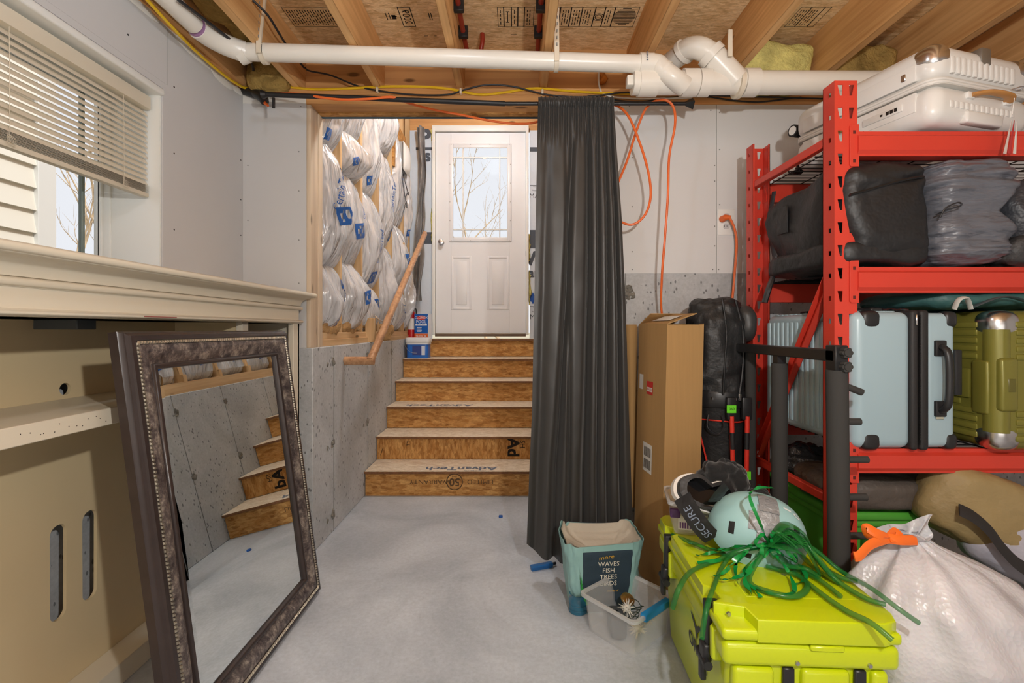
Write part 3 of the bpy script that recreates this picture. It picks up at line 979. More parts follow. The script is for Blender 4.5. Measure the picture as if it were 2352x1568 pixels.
# 2 eighth bends make the corner
elb = sweep_bend(s0, Vector((s0.x + 0.012, YP - 0.05, s0.z)), Vector((s0.x + 0.10, YP + 0.0, s0.z - 0.004)), 8)
MB().tube(elb, [r2 + 0.006] * len(elb), 28).build('elbow', M['pvc'], pipe)
e1 = elb[-1]
d1 = (A - e1).normalized()
MB().tube([e1 - d1 * 0.004, e1 + d1 * 0.03], r2 + 0.009, 28).build('hub', M['pvc'], pipe)
MB().tube([e1, e1 + (B - e1) * 0.5, B], r2, 28).build('pipe_run', M['pvc'], pipe)
# offset elbow down into the wye
W0 = at(1600, 187, YP + 0.03)
hub = MB().tube([B - Vector((0.004, 0, 0)), B + Vector((0.055, 0, -0.001))], r2 + 0.0075, 28)
hub.build('hub', M['pvc'], pipe)
off = spline([B + Vector((0.03, 0, 0)), B + Vector((0.075, 0, -0.002)), at(1522, 160, YP - 0.01), at(1545, 178, YP - 0.02), at(1572, 198, YP)], 6)
MB().tube(off, r2 + 0.004, 28).build('elbow', M['pvc'], pipe)
rg = at(1527, 164, YP - 0.012); rn = (at(1545, 178, YP - 0.02) - at(1510, 154, YP - 0.01)).normalized()
MB().tube([rg - rn * 0.006, rg + rn * 0.006], r2 + 0.0075, 28).build('hub', M['pvc'], pipe)
# horizontal wye body with clean-out plug
y3 = YP + 0.03
mainc = lambda px, py=190: at(px, py, y3)
MB().tube([mainc(1462, 191), mainc(1700, 190), mainc(2350, 192)], r3, 32).build('pipe_run', M['pvc'], pipe)
for (p0, p1, ex) in ((1466, 1508, .008), (1566, 1600, .008), (1602, 1628, .008), (1705, 1737, .009)):
    MB().tube([mainc(p0), mainc(p1)], r3 + ex, 32).build('hub', M['pvc'], pipe)
MB().tube([mainc(1452, 190), mainc(1468, 190)], r3 + 0.002, 32).build('cleanout_plug', M['pvc'], pipe)
c0 = mainc(1445, 188)
MB().box((c0.x - 0.012, c0.y - 0.02, c0.z - 0.022), (c0.x + 0.03, c0.y + 0.02, c0.z + 0.022), 0.003, 2).build('plug_nut', M['pvc'], pipe)
# branch that climbs and turns back into the joists
br = spline([at(1690, 188, y3 - 0.01), at(1668, 165, y3 - 0.02), at(1640, 132, y3 - 0.025), at(1610, 112, y3 - 0.02), at(1582, 112, y3 + 0.02), at(1560, 128, y3 + 0.08), at(1535, 148, y3 + 0.16)], 7)
MB().tube(br, r3 * 0.93, 32).build('branch_elbow', M['pvc'], pipe)
for (a, b, ex) in ((at(1690, 186, y3 - 0.012), at(1640, 133, y3 - 0.024), .004), (at(1640, 133, y3 - 0.024), at(1628, 121, y3 - 0.024), .009)):
    MB().tube([a, b], r3 + ex, 32).build('hub', M['pvc'], pipe)
ring = at(1572, 118, y3 + 0.045); rd = Vector((-0.45, 0.8, -0.25)).normalized()
MB().tube([ring - rd * 0.008, ring + rd * 0.012], r3 + 0.005, 32).build('hub', M['pvc'], pipe)
lb = MB()
o = at(1487, 138, YP - r2 - 0.0085)
for k in range(5):
    lb.box((o.x - 0.004, o.y - 0.0006, o.z + k * 0.008), (o.x + 0.004, o.y + 0.0006, o.z + k * 0.008 + 0.005))
lb.build('print_mark', M['ink_grey'], pipe)
# hangers
def hanger(px, py, r, top, label, lean):
    h = thing('pipe_hanger', label, 'pipe hanger', at(px, py, YP), group='pipe hangers')
    c = at(px, py, YP)
    MB().tube([c + Vector((-0.008, 0, 0)), c + Vector((0.010, 0, 0))], r + 0.006, 28).build('loop', M['strap'], h)
    s = MB()
    t = c + Vector((lean, 0.01, top))
    b = c + Vector((0, -r - 0.004, -0.02))
    dx = Vector((0.010, 0, 0))
    q = Vector((0, 0.004, 0))
    pts = [b, c + Vector((0.0, -r - 0.004, 0.03)), t]
    vs = []
    for p in pts:
        vs += [p - dx - q, p + dx - q, p + dx + q, p - dx + q]
    fs = []
    for i in range(2):
        for k in range(4):
            fs.append((i * 4 + k, i * 4 + (k + 1) % 4, i * 4 + 4 + (k + 1) % 4, i * 4 + 4 + k))
    fs += [(3, 2, 1, 0), (8, 9, 10, 11)]
    s.raw(vs, fs)
    s.build('strap', M['strap'], h)
    ho = MB()
    for k in range(7):
        p = c + Vector((lean * k / 7, -r - 0.0095 + 0.002 * k, 0.05 + k * 0.03))
        ho.box((p.x - 0.002, p.y - 0.0006, p.z - 0.006), (p.x + 0.002, p.y + 0.002, p.z + 0.006))
    ho.build('slots', M['seam'], h, kind='stuff')
hanger(606, 124, r2, 0.28, 'cream strap hanger holding the drain pipe near the left corner', 0.0)
hanger(1277, 142, r2, 0.24, 'cream strap hanger holding the drain pipe above the curtain', 0.004)
h = thing('pipe_hanger', 'cream ring hanger around the fat pipe beside the branch', 'pipe hanger', mainc(1688, 196), group='pipe hangers')
c = mainc(1695, 193)
MB().tube([c + Vector((-0.008, 0, 0)), c + Vector((0.010, 0, 0))], r3 + 0.012, 32).build('loop', M['strap'], h)
MB().box((at(1668, 0, 2.02).x, 2.0, at(0, 135, 2.02).z), (at(1678, 0, 2.02).x, 2.008, at(0, 74, 2.02).z), 0.001, 1).build('strap', M['strap'], h)

# ---- red supply pipes in the joist bays
def pex(xs, label, bend):
    p = thing('supply_pipe', label, 'pipe', (xs, 2.2, 2.53), group='red supply pipes')
    pts = [(xs, -0.5, 2.525), (xs, 1.6, 2.525), (xs, 2.22, 2.52)] + bend
    MB().tube(spline(pts, 6), 0.0115, 12).build('tubing', M['pex'], p)
    for y in (2.02, 2.20):
        MB().box((xs - 0.022, y - 0.012, 2.495), (xs + 0.022, y + 0.012, 2.548), 0.003, 1).build('clip', M['black_metal'], p)
pex(-0.238, 'dark red pipe with an elbow below the boards left of centre', [(-0.225, 2.32, 2.50), (-0.18, 2.36, 2.50), (-0.16, 2.345, 2.56), (-0.16, 2.345, 2.605)])
pex(0.112, 'straight dark red pipe beside the joist right of centre', [(0.112, 2.38, 2.46)])

# ---- curtain rod, curtain
rod = thing('curtain_rod', 'thin black tension rod spanning the stair opening', 'curtain rod', at(1100, 232, 2.2))
ra, rb, rc = at(612, 217, 2.20), at(1160, 238, 2.20), at(1575, 238, 2.20)
MB().tube([ra, rb], 0.0115, 14).build('rod', M['black_metal'], rod)
MB().tube([rb - Vector((0.05, 0, 0)), rc], 0.009, 14).build('inner_rod', M['black_metal'], rod)
MB().tube([rc - Vector((0.002, 0, 0)), rc + Vector((0.03, 0, 0)), rc + Vector((0.034, 0, 0))], [0.011, 0.026, 0.026], 4).build('end_cap', M['black_metal'], rod)
MB().tube([ra, ra - Vector((0.02, 0, 0))], [0.013, 0.02], 12).build('end_cap', M['black_metal'], rod)
MB().box((at(627, 0, 2.2).x, 2.19, at(0, 250, 2.2).z), (at(633, 0, 2.2).x, 2.197, at(0, 226, 2.2).z), 0.001, 1).build('hook', M['black_metal'], rod)

M['curtain'] = plain('black_satin', (50, 49, 48), 0.42, spec=0.5, var=0.06, vs=4, bmp=0.08, bs=500, bd=0.0006, sheen=0.15)
Lx = [(0, 1236), (0.1, 1233), (0.43, 1226), (0.7, 1220), (0.85, 1213), (1, 1207)]
Rx = [(0, 1408), (0.1, 1413), (0.25, 1424), (0.43, 1432), (0.7, 1440), (1, 1450)]
def interp(tab, t):
    for (a, va), (b, vb) in zip(tab, tab[1:]):
        if t <= b:
            k = (t - a) / (b - a)
            return va + (vb - va) * k
    return tab[-1][1]
def curtain(u, v):
    y0 = 2.19
    xl = (interp(Lx, v) - 1182) * 2.2 / F
    xr = (interp(Rx, v) - 1182) * 2.2 / F
    z_top = H + (755 - 237) * 2.2 / F
    L = 2.085 + 0.03 * math.sin(PI * u)
    z = z_top - L * v
    if u < 0.18:
        z += 0.055 * v * (0.18 - u) / 0.18
    g = min(1.0, v / 0.10)
    fine = math.sin(u * 2 * PI * 17 + 1.3 * math.sin(u * 9)) * 0.006 * (1 - g) ** 0.7
    fold = 0.0
    for (ut, ub, A_, w_) in ((0.50, 0.26, 0.060, 0.036), (0.68, 0.55, 0.085, 0.030), (0.79, 0.68, 0.045, 0.020), (0.88, 0.79, 0.050, 0.020), (0.955, 0.90, 0.055, 0.020), (0.14, 0.10, 0.018, 0.05), (0.36, 0.40, 0.022, 0.030)):
        uc = ut + (ub - ut) * min(1.0, v * 1.25) ** 0.75
        fold += A_ * math.exp(-((u - uc) / w_) ** 2)
    fold = g * (0.30 + 0.70 * v) * (fold - 0.018 + 0.012 * math.sin(u * 11 + 1) + 0.010 * noise.noise(Vector((u * 5, v * 2.0, 9))))
    x = xl + (xr - xl) * u + g * 0.006 * v * math.sin(u * 2 * PI * 3.1 + 2.2)
    cr = 0.0022 * noise.noise(Vector((u * 6, v * 22, 3)))
    return Vector((x, y0 + fine + fold + cr - 0.006, z))
cu = thing('curtain', 'black pleated curtain hanging from the rod beside the stairs', 'curtain', (0.3, 2.19, 0.03))
MB().sheet(curtain, 190, 90, 0.0018).build('panel', M['curtain'], cu, angle=80)
def header(u, v):
    p = curtain(u, 0)
    return Vector((p.x, p.y + math.sin(v * PI) * -0.017 * (0.75 + 0.25 * math.sin(u * 110)), p.z + 0.022 - 0.05 * v))
MB().sheet(header, 150, 8, 0.0015).build('rod_pocket', M['curtain'], cu, angle=80)
def hem(u, v):
    p = curtain(u, 0.985 + 0.012 * v)
    return p + Vector((0, -0.0022, 0))

# ---- cables along the top of the back wall
YC = YB - 0.012
def cable(name, pts, r, mat, label, n=8, res=6, cat='cable', group=None):
    o = MB().tube(spline(pts, res), r, n).build(name, mat)
    return tag(o, label, cat, group)
cable('power_cable', [at(338, 0, 1.70), at(395, 62, 1.84), at(450, 118, 2.01), at(505, 165, 2.18), at(540, 190, 2.30), at(572, 203, YC - .01), at(640, 198, YC), at(720, 205, YC), at(800, 203, YC), at(880, 199, YC), at(960, 199, YC), at(1030, 204, YC), at(1100, 217, YC), at(1160, 212, YC), at(1230, 203, YC), at(1320, 210, YC), at(1420, 215, YC), at(1520, 216, YC)], 0.0062, M['yellow'], 'yellow cable stapled along the plates at the ceiling')
cable('black_cable', [at(700, 155, 2.40), at(712, 163, 2.405), at(760, 173, YC + .003), at(820, 197, YC + .003), at(880, 210, YC - .012), at(960, 218, YC - .012), at(1030, 217, YC - .012), at(1070, 205, YC - .012), at(1120, 195, YC - .012), at(1180, 199, YC - .012), at(1260, 218, YC - .012), at(1350, 222, YC - .012), at(1440, 212, YC - .012), at(1560, 217, YC - .012), at(1700, 221, YC - .012), at(1900, 227, YC - .012)], 0.0042, M['black_cable'], 'long black cable looping along the plate above the curtain')
cable('black_cable', [at(1318, 230, YC), at(1360, 220, YC), at(1400, 228, YC), at(1470, 234, YC), at(1540, 224, YC), at(1620, 222, YC), at(1680, 230, YC), at(1740, 234, YC), at(1800, 228, YC), at(1840, 223, YC)], 0.0038, M['black_cable'], 'short black cable sagging behind the end of the curtain rod')
cable('black_cable', [at(410, 0, 1.72), at(470, 45, 1.86), at(530, 92, 2.0), at(560, 118, 2.1), at(580, 150, 2.28), at(583, 185, 2.38)], 0.006, M['black_cable'], 'black cable running beside the white pipe in the left corner')
cable('black_cable', [at(580, 0, 1.95), at(615, 35, 2.0), at(640, 75, 2.08), at(660, 106, 2.2), at(698, 155, 2.36)], 0.005, M['black_cable'], 'black cable crossing the first joist beside the strap')
cable('white_cable', [at(1375, 165, 2.44), at(1376, 195, 2.42), at(1390, 218, YC), at(1450, 226, YC), at(1530, 226, YC), at(1590, 224, YC)], 0.0045, M['white_cable'], 'thin white cable coming down below the ochre foam')
for (px, py, s) in ((866, 205, 'above the stair opening'), (1058, 208, 'over the white door'), (1246, 210, 'above the curtain')):
    p = at(px, py, YC - 0.014)
    o = MB().box((p.x - 0.006, p.y - 0.004, p.z - 0.012), (p.x + 0.006, p.y + 0.024, p.z + 0.012), 0.003, 2).build('cable_staple', M['strap'])
    tag(o, 'small grey cable staple ' + s, 'staple', 'cable staples')
o = MB().blob(at(1384, 178, 2.46), (0.02, 0.02, 0.035), 0.9, 1, 0.02, 30, 16, 12).build('expanding_foam', M['ochre'])
tag(o, 'blob of ochre expanding foam on the rim board', 'foam')
# ---- orange extension cord: along the rod, around the curtain, down to the outlet
YW = YB - 0.02
cord_pts = [at(632, 214, 2.30), at(690, 216, 2.22), at(740, 224, 2.185), at(790, 229, 2.18), at(850, 227, 2.182), at(900, 223, 2.185), at(930, 234, 2.24), at(960, 243, 2.32), at(1000, 253, 2.39), at(1060, 264, 2.40), at(1130, 278, 2.40), at(1190, 284, 2.40), at(1240, 278, 2.38), at(1330, 240, 2.30), at(1400, 238, 2.26),
            at(1440, 262, 2.23), at(1470, 330, 2.22), at(1490, 400, 2.22), at(1494, 455, 2.22), at(1478, 498, 2.22), at(1445, 516, 2.23), at(1405, 490, 2.26), at(1412, 440, 2.27), at(1440, 370, 2.27), at(1462, 300, 2.26), at(1482, 252, 2.24), at(1505, 232, 2.205), at(1532, 231, 2.185), at(1548, 250, 2.19),
            at(1550, 290, 2.19), at(1537, 360, 2.20), at(1534, 450, 2.20), at(1526, 560, 2.22), at(1520, 640, 2.26), at(1520, 720, 2.33), at(1540, 800, 2.37), at(1600, 830, 2.38), at(1660, 790, 2.38), at(1680, 700, 2.38), at(1688, 620, 2.38), at(1692, 560, 2.38), at(1687, 525, 2.375), at(1676, 500, 2.37)]
cord = thing('extension_cord', 'orange extension cord looped beside the curtain and plugged into the wall', 'cord', at(1520, 700, 2.3))
MB().tube(spline(cord_pts, 7), 0.0058, 8).build('cord', M['orange'], cord)
pl = at(1668, 499, 2.375)
MB().tube([pl + Vector((0.02, -0.004, 0.0)), pl + Vector((-0.003, 0, 0.0)), pl + Vector((-0.006, 0.032, -0.002))], [0.009, 0.015, 0.017], 12).build('plug', M['orange'], cord)
out = thing('wall_outlet', 'oversized white outlet plate on the right drywall', 'outlet', at(1667, 540, YB))
a, b = at(1648, 540, YB), at(1687, 481, YB)
MB().box((a.x, YB - 0.006, a.z), (b.x, YB - 0.0006, b.z), 0.003, 2).build('plate', M['white_trim'], out)
for py in (497, 520):
    p = at(1667, py, YB)
    MB().prism(rrect(-0.015, 0.015, -0.014, 0.014, 0.010), 0, 0.003, frame((p.x, YB - 0.006, p.z), (1, 0, 0), (0, 0, 1), (0, -1, 0))).build('socket', M['drywall'], out)
p = at(1667, 520, YB - 0.0095)
sl = MB()
for dx in (-0.006, 0.006):
    sl.box((p.x + dx - 0.001, p.y, p.z - 0.003), (p.x + dx + 0.001, p.y + 0.001, p.z + 0.006))
sl.build('slots', M['ink'], out)
# ---- gas fitting in the corner
g = thing('gas_fitting', 'black iron pipe fitting in the upper left corner', 'pipe fitting', at(590, 230, 2.36))
MB().tube([at(552, 206, 2.415), at(575, 212, 2.40), at(592, 219, 2.39)], [0.020, 0.022, 0.02], 14).build('nipple', M['black_metal'], g)
MB().tube([at(588, 214, 2.39), at(604, 224, 2.36), at(608, 234, 2.35)], [0.024, 0.026, 0.02], 14).build('tee', M['black_metal'], g)
MB().tube([at(608, 236, 2.352), at(616, 243, 2.35)], [0.008, 0.006], 8).build('valve_tag', M['orange'], g)
# ================================================================== WINDOW BLIND
M['slat'] = plain('blind_slat', (222, 212, 192), 0.4)
blind = thing('window_blind', 'half lowered cream slatted blind in the window recess', 'blind', (XL - 0.045, 1.05, 1.67))
by0, by1, bx = WY0 + 0.02, WY1 - 0.018, XL - 0.045
MB().box((bx - 0.02, by0, 1.995), (bx + 0.02, by1, 2.045), 0.004, 2).build('headrail', M['slat'], blind)
sl = MB()
def slat_geo(mb, cx, z, tilt, w=0.026):
    n = 4
    prev = None
    rows = []
    for i in range(n + 1):
        s = (i / n - 0.5) * w
        crown = 0.0022 * (1 - (2 * i / n - 1) ** 2)
        x = cx + s * math.cos(tilt) - crown * math.sin(tilt)
        zz = z + s * math.sin(tilt) + crown * math.cos(tilt)
        rows.append([Vector((x, by0, zz)), Vector((x, by1, zz))])
    top = [mb.bm.verts.new(p) for r_ in rows for p in r_]
    bot = [mb.bm.verts.new(p + Vector((0.0004, 0, -0.0008))) for r_ in rows for p in r_]
    for i in range(n):
        a = 2 * i
        mb.bm.faces.new((top[a], top[a + 1], top[a + 3], top[a + 2]))
        mb.bm.faces.new((bot[a + 2], bot[a + 3], bot[a + 1], bot[a]))
    for a, b in ((0, 1), (2 * n + 1, 2 * n)):
        mb.bm.faces.new((top[b], top[a], bot[a], bot[b]))
    for side in (0, 1):
        for i in range(n):
            a = 2 * i + side
            mb.bm.faces.new((top[a], top[a + 2], bot[a + 2], bot[a]) if side == 0 else (top[a + 2], top[a], bot[a], bot[a + 2]))
slat_geo(sl, 0, 0, R(-54), 0.026)
first = sl.build('slat', M['slat'], blind)
base_inv = first.matrix_parent_inverse.copy()
zs = [1.98 - 0.0205 * k for k in range(14)]
first.location = (bx, 0, zs[0])
for z in zs[1:]:
    share(first, blind, (bx, 0, z))
sl = MB(); slat_geo(sl, 0, 0, R(-8))
stk = sl.build('slat', M['slat'], blind)
stk.location = (bx, 0, 1.703)
for k in range(1, 9):
    share(stk, blind, (bx + rnd.uniform(-.001, .001), 0, 1.703 - 0.0034 * k))
MB().box((bx - 0.013, by0, 1.655), (bx + 0.013, by1, 1.672), 0.004, 2).build('bottom_rail', M['slat'], blind)
for y in (1.0, 1.33, 1.72):
    c_ = MB().tube([(bx + 0.0135, y, 2.0), (bx + 0.0135, y + 0.002, 1.67)], 0.0008, 5)
    c_.tube([(bx - 0.0135, y, 2.0), (bx - 0.0135, y, 1.67)], 0.0008, 5)
    for q in range(7):
        c_.tube(spline([(bx + 0.014, y, 1.70 - 0.004 * q), (bx + 0.022, y - 0.012, 1.688 - 0.004 * q), (bx + 0.02, y + 0.012, 1.684 - 0.004 * q), (bx + 0.014, y, 1.69 - 0.004 * q)], 4), 0.0007, 4)
    c_.build('ladder_cord', M['slat'], blind)

# ================================================================== CREAM CABINET
M['cream'] = plain('cream_lacquer', (220, 210, 190), 0.38, var=0.02, vs=3)
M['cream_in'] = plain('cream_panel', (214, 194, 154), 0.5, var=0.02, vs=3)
cab = thing('media_cabinet', 'cream media cabinet with crown moulding and open shelves along the wall', 'cabinet', (-1.2, 1.3, 0))
cy0, cy1 = -0.35, 2.385
def moulding(prof, name, y1, ret):
    """profile (x out, z) swept along the front, mitred around the right end"""
    mb = MB()
    x_base = -1.06
    rows = []
    for (o, z) in prof:
        rows.append([Vector((x_base + o, cy0, z)), Vector((x_base + o, y1 - 0.045 + o, z)), Vector((XL + 0.01, y1 - 0.045 + o, z))])
    V = [[mb.bm.verts.new(p) for p in r_] for r_ in rows]
    for i in range(len(V) - 1):
        for k in range(2):
            mb.bm.faces.new((V[i][k], V[i][k + 1], V[i + 1][k + 1], V[i + 1][k]))
    # top and bottom caps
    mb.bm.faces.new((V[-1][0], V[-1][1], V[-1][2], mb.bm.verts.new((XL + 0.01, cy0, prof[-1][1]))))
    mb.bm.faces.new((V[0][2], V[0][1], V[0][0], mb.bm.verts.new((XL + 0.01, cy0, prof[0][1]))))
    return mb.build(name, M['cream'], cab, 50)
Zt = H + 0.178
crown = [(0.0, Zt - 0.066), (0.004, Zt - 0.066)]
for k in range(7):
    a = R(90.0 * k / 6)
    crown.append((0.004 + 0.046 * (1 - math.cos(a)), Zt - 0.062 + 0.038 * math.sin(a)))
crown += [(0.052, Zt - 0.022)]
for k in range(7):
    a = R(-90 + 180.0 * k / 6)
    crown.append((0.052 + 0.010 * math.cos(a), Zt - 0.011 + 0.011 * math.sin(a)))
crown += [(0.04, Zt)]
moulding(crown, 'crown_moulding', cy1, 0.05)
bead = [(0.0, Zt - 0.088)] + [(0.012 * math.cos(R(-90 + 30 * k)), Zt - 0.077 + 0.010 * math.sin(R(-90 + 30 * k))) for k in range(7)] + [(0.0, Zt - 0.066)]
moulding(bead, 'upper_bead', cy1, 0.05)
moulding([(-0.003, Zt - 0.142), (-0.003, Zt - 0.087)], 'frieze', cy1, 0.05)
bead = [(0.0, Zt - 0.152)] + [(0.014 * math.cos(R(-90 + 30 * k)), Zt - 0.143 + 0.009 * math.sin(R(-90 + 30 * k))) for k in range(7)] + [(0.0, Zt - 0.134)]
lb = moulding(bead, 'lower_bead', cy1, 0.05)
mk = MB()
mk.box((-1.0468, 1.34, Zt - 0.1445), (-1.0455, 1.47, Zt - 0.1415), 0.0005, 1)
mk.build('red_scuff', plain('red_scuff', (150, 84, 76), 0.6), lb)
# back panel with hole and slots, built as a plate with real openings
bxp = -1.36
def back_panel():
    mb = MB()
    bm = mb.bm
    outer = [(cy0, 0.0), (cy1 - 0.05, 0.0), (cy1 - 0.05, Zt - 0.05), (cy0, Zt - 0.05)]
    loops = []
    for (yc, zc, hw, hh) in ((1.414, H - 0.726, 0.026, 0.142), (1.519, H - 0.723, 0.026, 0.142), (1.436, H - 0.182, 0.0185, 0.0185)):
        pts = []
        for k in range(24):
            a = 2 * PI * k / 24
            y = hw * math.cos(a)
            z = hw * math.sin(a) + (hh - hw) * (1 if math.sin(a) >= 0 else -1)
            pts.append((yc + y, zc + z))
        loops.append(pts)
    for x in (bxp, bxp - 0.010):
        es = []
        for L in [outer] + loops:
            vs = [bm.verts.new((x, p[0], p[1])) for p in L]
            for i in range(len(vs)):
                es.append(bm.edges.new((vs[i], vs[(i + 1) % len(vs)])))
        bmesh.ops.triangle_fill(bm, use_beauty=True, use_dissolve=False, edges=es)
    bm.verts.ensure_lookup_table()
    n = 4 + 24 * 3
    idx = 0
    base = 4
    for L in loops:
        for k in range(24):
            a, b = base + k, base + (k + 1) % 24
            bm.faces.new((bm.verts[a], bm.verts[b], bm.verts[n + b], bm.verts[n + a]))
        base += 24
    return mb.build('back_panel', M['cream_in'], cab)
back_panel()
MB().box((bxp, cy0, H - 0.256), (-1.08, 2.33, H - 0.211), 0.002, 1).build('shelf', M['cream'], cab)
MB().box((bxp, cy0, 0.0), (-1.267, 2.33, 0.072), 0.002, 1).build('base_rail', M['cream'], cab)
MB().box((bxp, 2.33, 0.0), (-1.064, 2.345, Zt - 0.14)).build('side_panel', M['cream'], cab)
MB().box((-1.09, 2.283, 0.0), (-1.064, 2.3455, Zt - 0.14), 0.002, 1).build('end_stile', M['cream'], cab)
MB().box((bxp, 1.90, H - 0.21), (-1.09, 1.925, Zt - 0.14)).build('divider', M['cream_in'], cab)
MB().box((-1.11, 1.89, H - 0.21), (-1.085, 1.935, Zt - 0.14), 0.002, 1).build('divider_edge', M['cream'], cab)
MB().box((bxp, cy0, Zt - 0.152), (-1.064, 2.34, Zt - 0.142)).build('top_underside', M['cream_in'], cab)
tb = MB().box((-1.30, 1.28, Zt - 0.18), (-1.18, 1.34, Zt - 0.1525), 0.002, 1)
tb.build('cable_box', plain('dark_bracket', (70, 74, 76), 0.6), cab)
ho = MB()
for k in range(13):
    y = 1.04 + 0.018 * k + rnd.uniform(-.006, .006)
    z = H - 0.235 + rnd.uniform(-.012, .012)
    ho.cyl((-1.0795, y, z), (-1.0808, y, z), 0.0013, n=6)
ho.build('nail_holes', M['ink'], cab, kind='stuff')

# ================================================================== LEANING MIRROR
mir = thing('wall_mirror', 'large mirror in a mottled bronze frame leaning on the cabinet', 'mirror', (-0.845, 1.649, 0))
u_ = Vector((-0.153, 0, 1.142)).normalized()        # up along the mirror
w_ = Vector((0, 1, 0))                              # along its width
n_ = w_.cross(u_).normalized()
if n_.x < 0:
    n_ = -n_
HH = 1.152
WW = 0.868
ORG = Vector((-0.845, 1.215, 0.001)) - n_ * 0.0
def mp(a, b, c=0.0):
    return ORG + w_ * a + u_ * b + n_ * c
def frame_strip(prof, name, mat, parent=mir, angle=35):
    """prof: list of (inset from the outer edge, height above the front plane)"""
    mb = MB()
    loops = []
    for (d, h_) in prof:
        loops.append([mb.bm.verts.new(mp(x, y, h_)) for x, y in ((d, d), (WW - d, d), (WW - d, HH - d), (d, HH - d))])
    for i in range(len(loops) - 1):
        for k in range(4):
            mb.bm.faces.new((loops[i][k], loops[i][(k + 1) % 4], loops[i + 1][(k + 1) % 4], loops[i + 1][k]))
    return mb.build(name, mat, parent, angle)
M['bronze'] = plain('dark_bronze', (54, 44, 42), 0.32, spec=0.5, var=0.15, vs=18)
m_, nt_, b_ = newmat('mottled_bronze')
vv = coords(nt_)
na = noise_tex(nt_, vv, 22, 8, 0.78, 0.2)
nb_ = noise_tex(nt_, vv, 60, 6, 0.8)
col = ramp(nt_, na, [(0.36, lin((58, 50, 52))), (0.5, lin((112, 102, 100))), (0.64, lin((184, 174, 162)))])
col = mix(nt_, 1.0, col, ramp(nt_, nb_, [(0.35, (0.5, 0.47, 0.48, 1)), (0.6, (1.1, 1.08, 1.05, 1))]), 'MULTIPLY')
nt_.links.new(col, b_.inputs['Base Color'])
b_.inputs['Roughness'].default_value = 0.4
b_.inputs['Metallic'].default_value = 0.25
bump(nt_, b_, nb_, 0.15, 0.002)
M['mottle'] = m_
M['silver'] = plain('antique_silver', (176, 168, 152), 0.38, 0.8, var=0.3, vs=60)
fr = frame_strip([(0.0, -0.045), (0.0, -0.022), (0.004, -0.018), (0.006, -0.008), (0.012, -0.004), (0.014, 0.002), (0.020, 0.004), (0.026, 0.003), (0.028, 0.0)], 'outer_frame', M['bronze'])
bk = MB()
bk.raw([mp(0, 0, -0.045), mp(WW, 0, -0.045), mp(WW, HH, -0.045), mp(0, HH, -0.045)], [(0, 1, 2, 3)])
bk.build('backing', M['ink'], mir)
frame_strip([(0.026, -0.004), (0.028, 0.001), (0.037, 0.001), (0.038, -0.004)], 'rope_channel', M['bronze'])
frame_strip([(0.038, -0.002), (0.046, 0.002), (0.058, 0.001), (0.072, -0.004), (0.084, -0.012), (0.092, -0.016)], 'mottled_cove', M['mottle'], angle=60)
frame_strip([(0.091, -0.018), (0.093, -0.009), (0.097, -0.006), (0.103, -0.007), (0.107, -0.012), (0.108, -0.024)], 'inner_bead', M['bronze'], angle=60)
rope = MB()
d = 0.0325
per = []
for (x0, y0, x1, y1) in ((d, d, WW - d, d), (WW - d, d, WW - d, HH - d), (WW - d, HH - d, d, HH - d), (d, HH - d, d, d)):
    L = math.hypot(x1 - x0, y1 - y0)
    n = int(L / 0.0105)
    for k in range(n):
        t = (k + 0.5) / n
        per.append((x0 + (x1 - x0) * t, y0 + (y1 - y0) * t, math.atan2(y1 - y0, x1 - x0)))
for (x, y, a) in per:
    t = Vector((math.cos(a), math.sin(a)))
    s = Vector((-t.y, t.x))
    vs = []
    for (p, q, h_) in ((-1, -1, 0), (1, -1, 0), (1, 1, 0), (-1, 1, 0), (-.45, -.6, 1), (.45, -.6, 1), (.45, .6, 1), (-.45, .6, 1)):
        sk = 0.0018 * q
        vs.append(mp(x + t.x * (p * 0.0046 + sk) + s.x * q * 0.0048, y + t.y * (p * 0.0046 + sk) + s.y * q * 0.0048, 0.0008 + h_ * 0.0048))
    rope.raw(vs, [(0, 1, 5, 4), (1, 2, 6, 5), (2, 3, 7, 6), (3, 0, 4, 7), (4, 5, 6, 7)])
rope.build('rope_trim', M['silver'], mir)
M['mirror'] = plain('mirror_silver', (236, 242, 242), 0.0, 1.0)
gl = MB()
d0, d1 = 0.107, 0.132
A_ = [(d0, d0), (WW - d0, d0), (WW - d0, HH - d0), (d0, HH - d0)]
B_ = [(d1, d1), (WW - d1, d1), (WW - d1, HH - d1), (d1, HH - d1)]
va = [gl.bm.verts.new(mp(x, y, -0.0205)) for x, y in A_]
vb = [gl.bm.verts.new(mp(x, y, -0.0195)) for x, y in B_]
for k in range(4):
    gl.bm.faces.new((va[k], va[(k + 1) % 4], vb[(k + 1) % 4], vb[k]))
gl.bm.faces.new(vb)
gl.build('mirror_glass', M['mirror'], mir, 1)

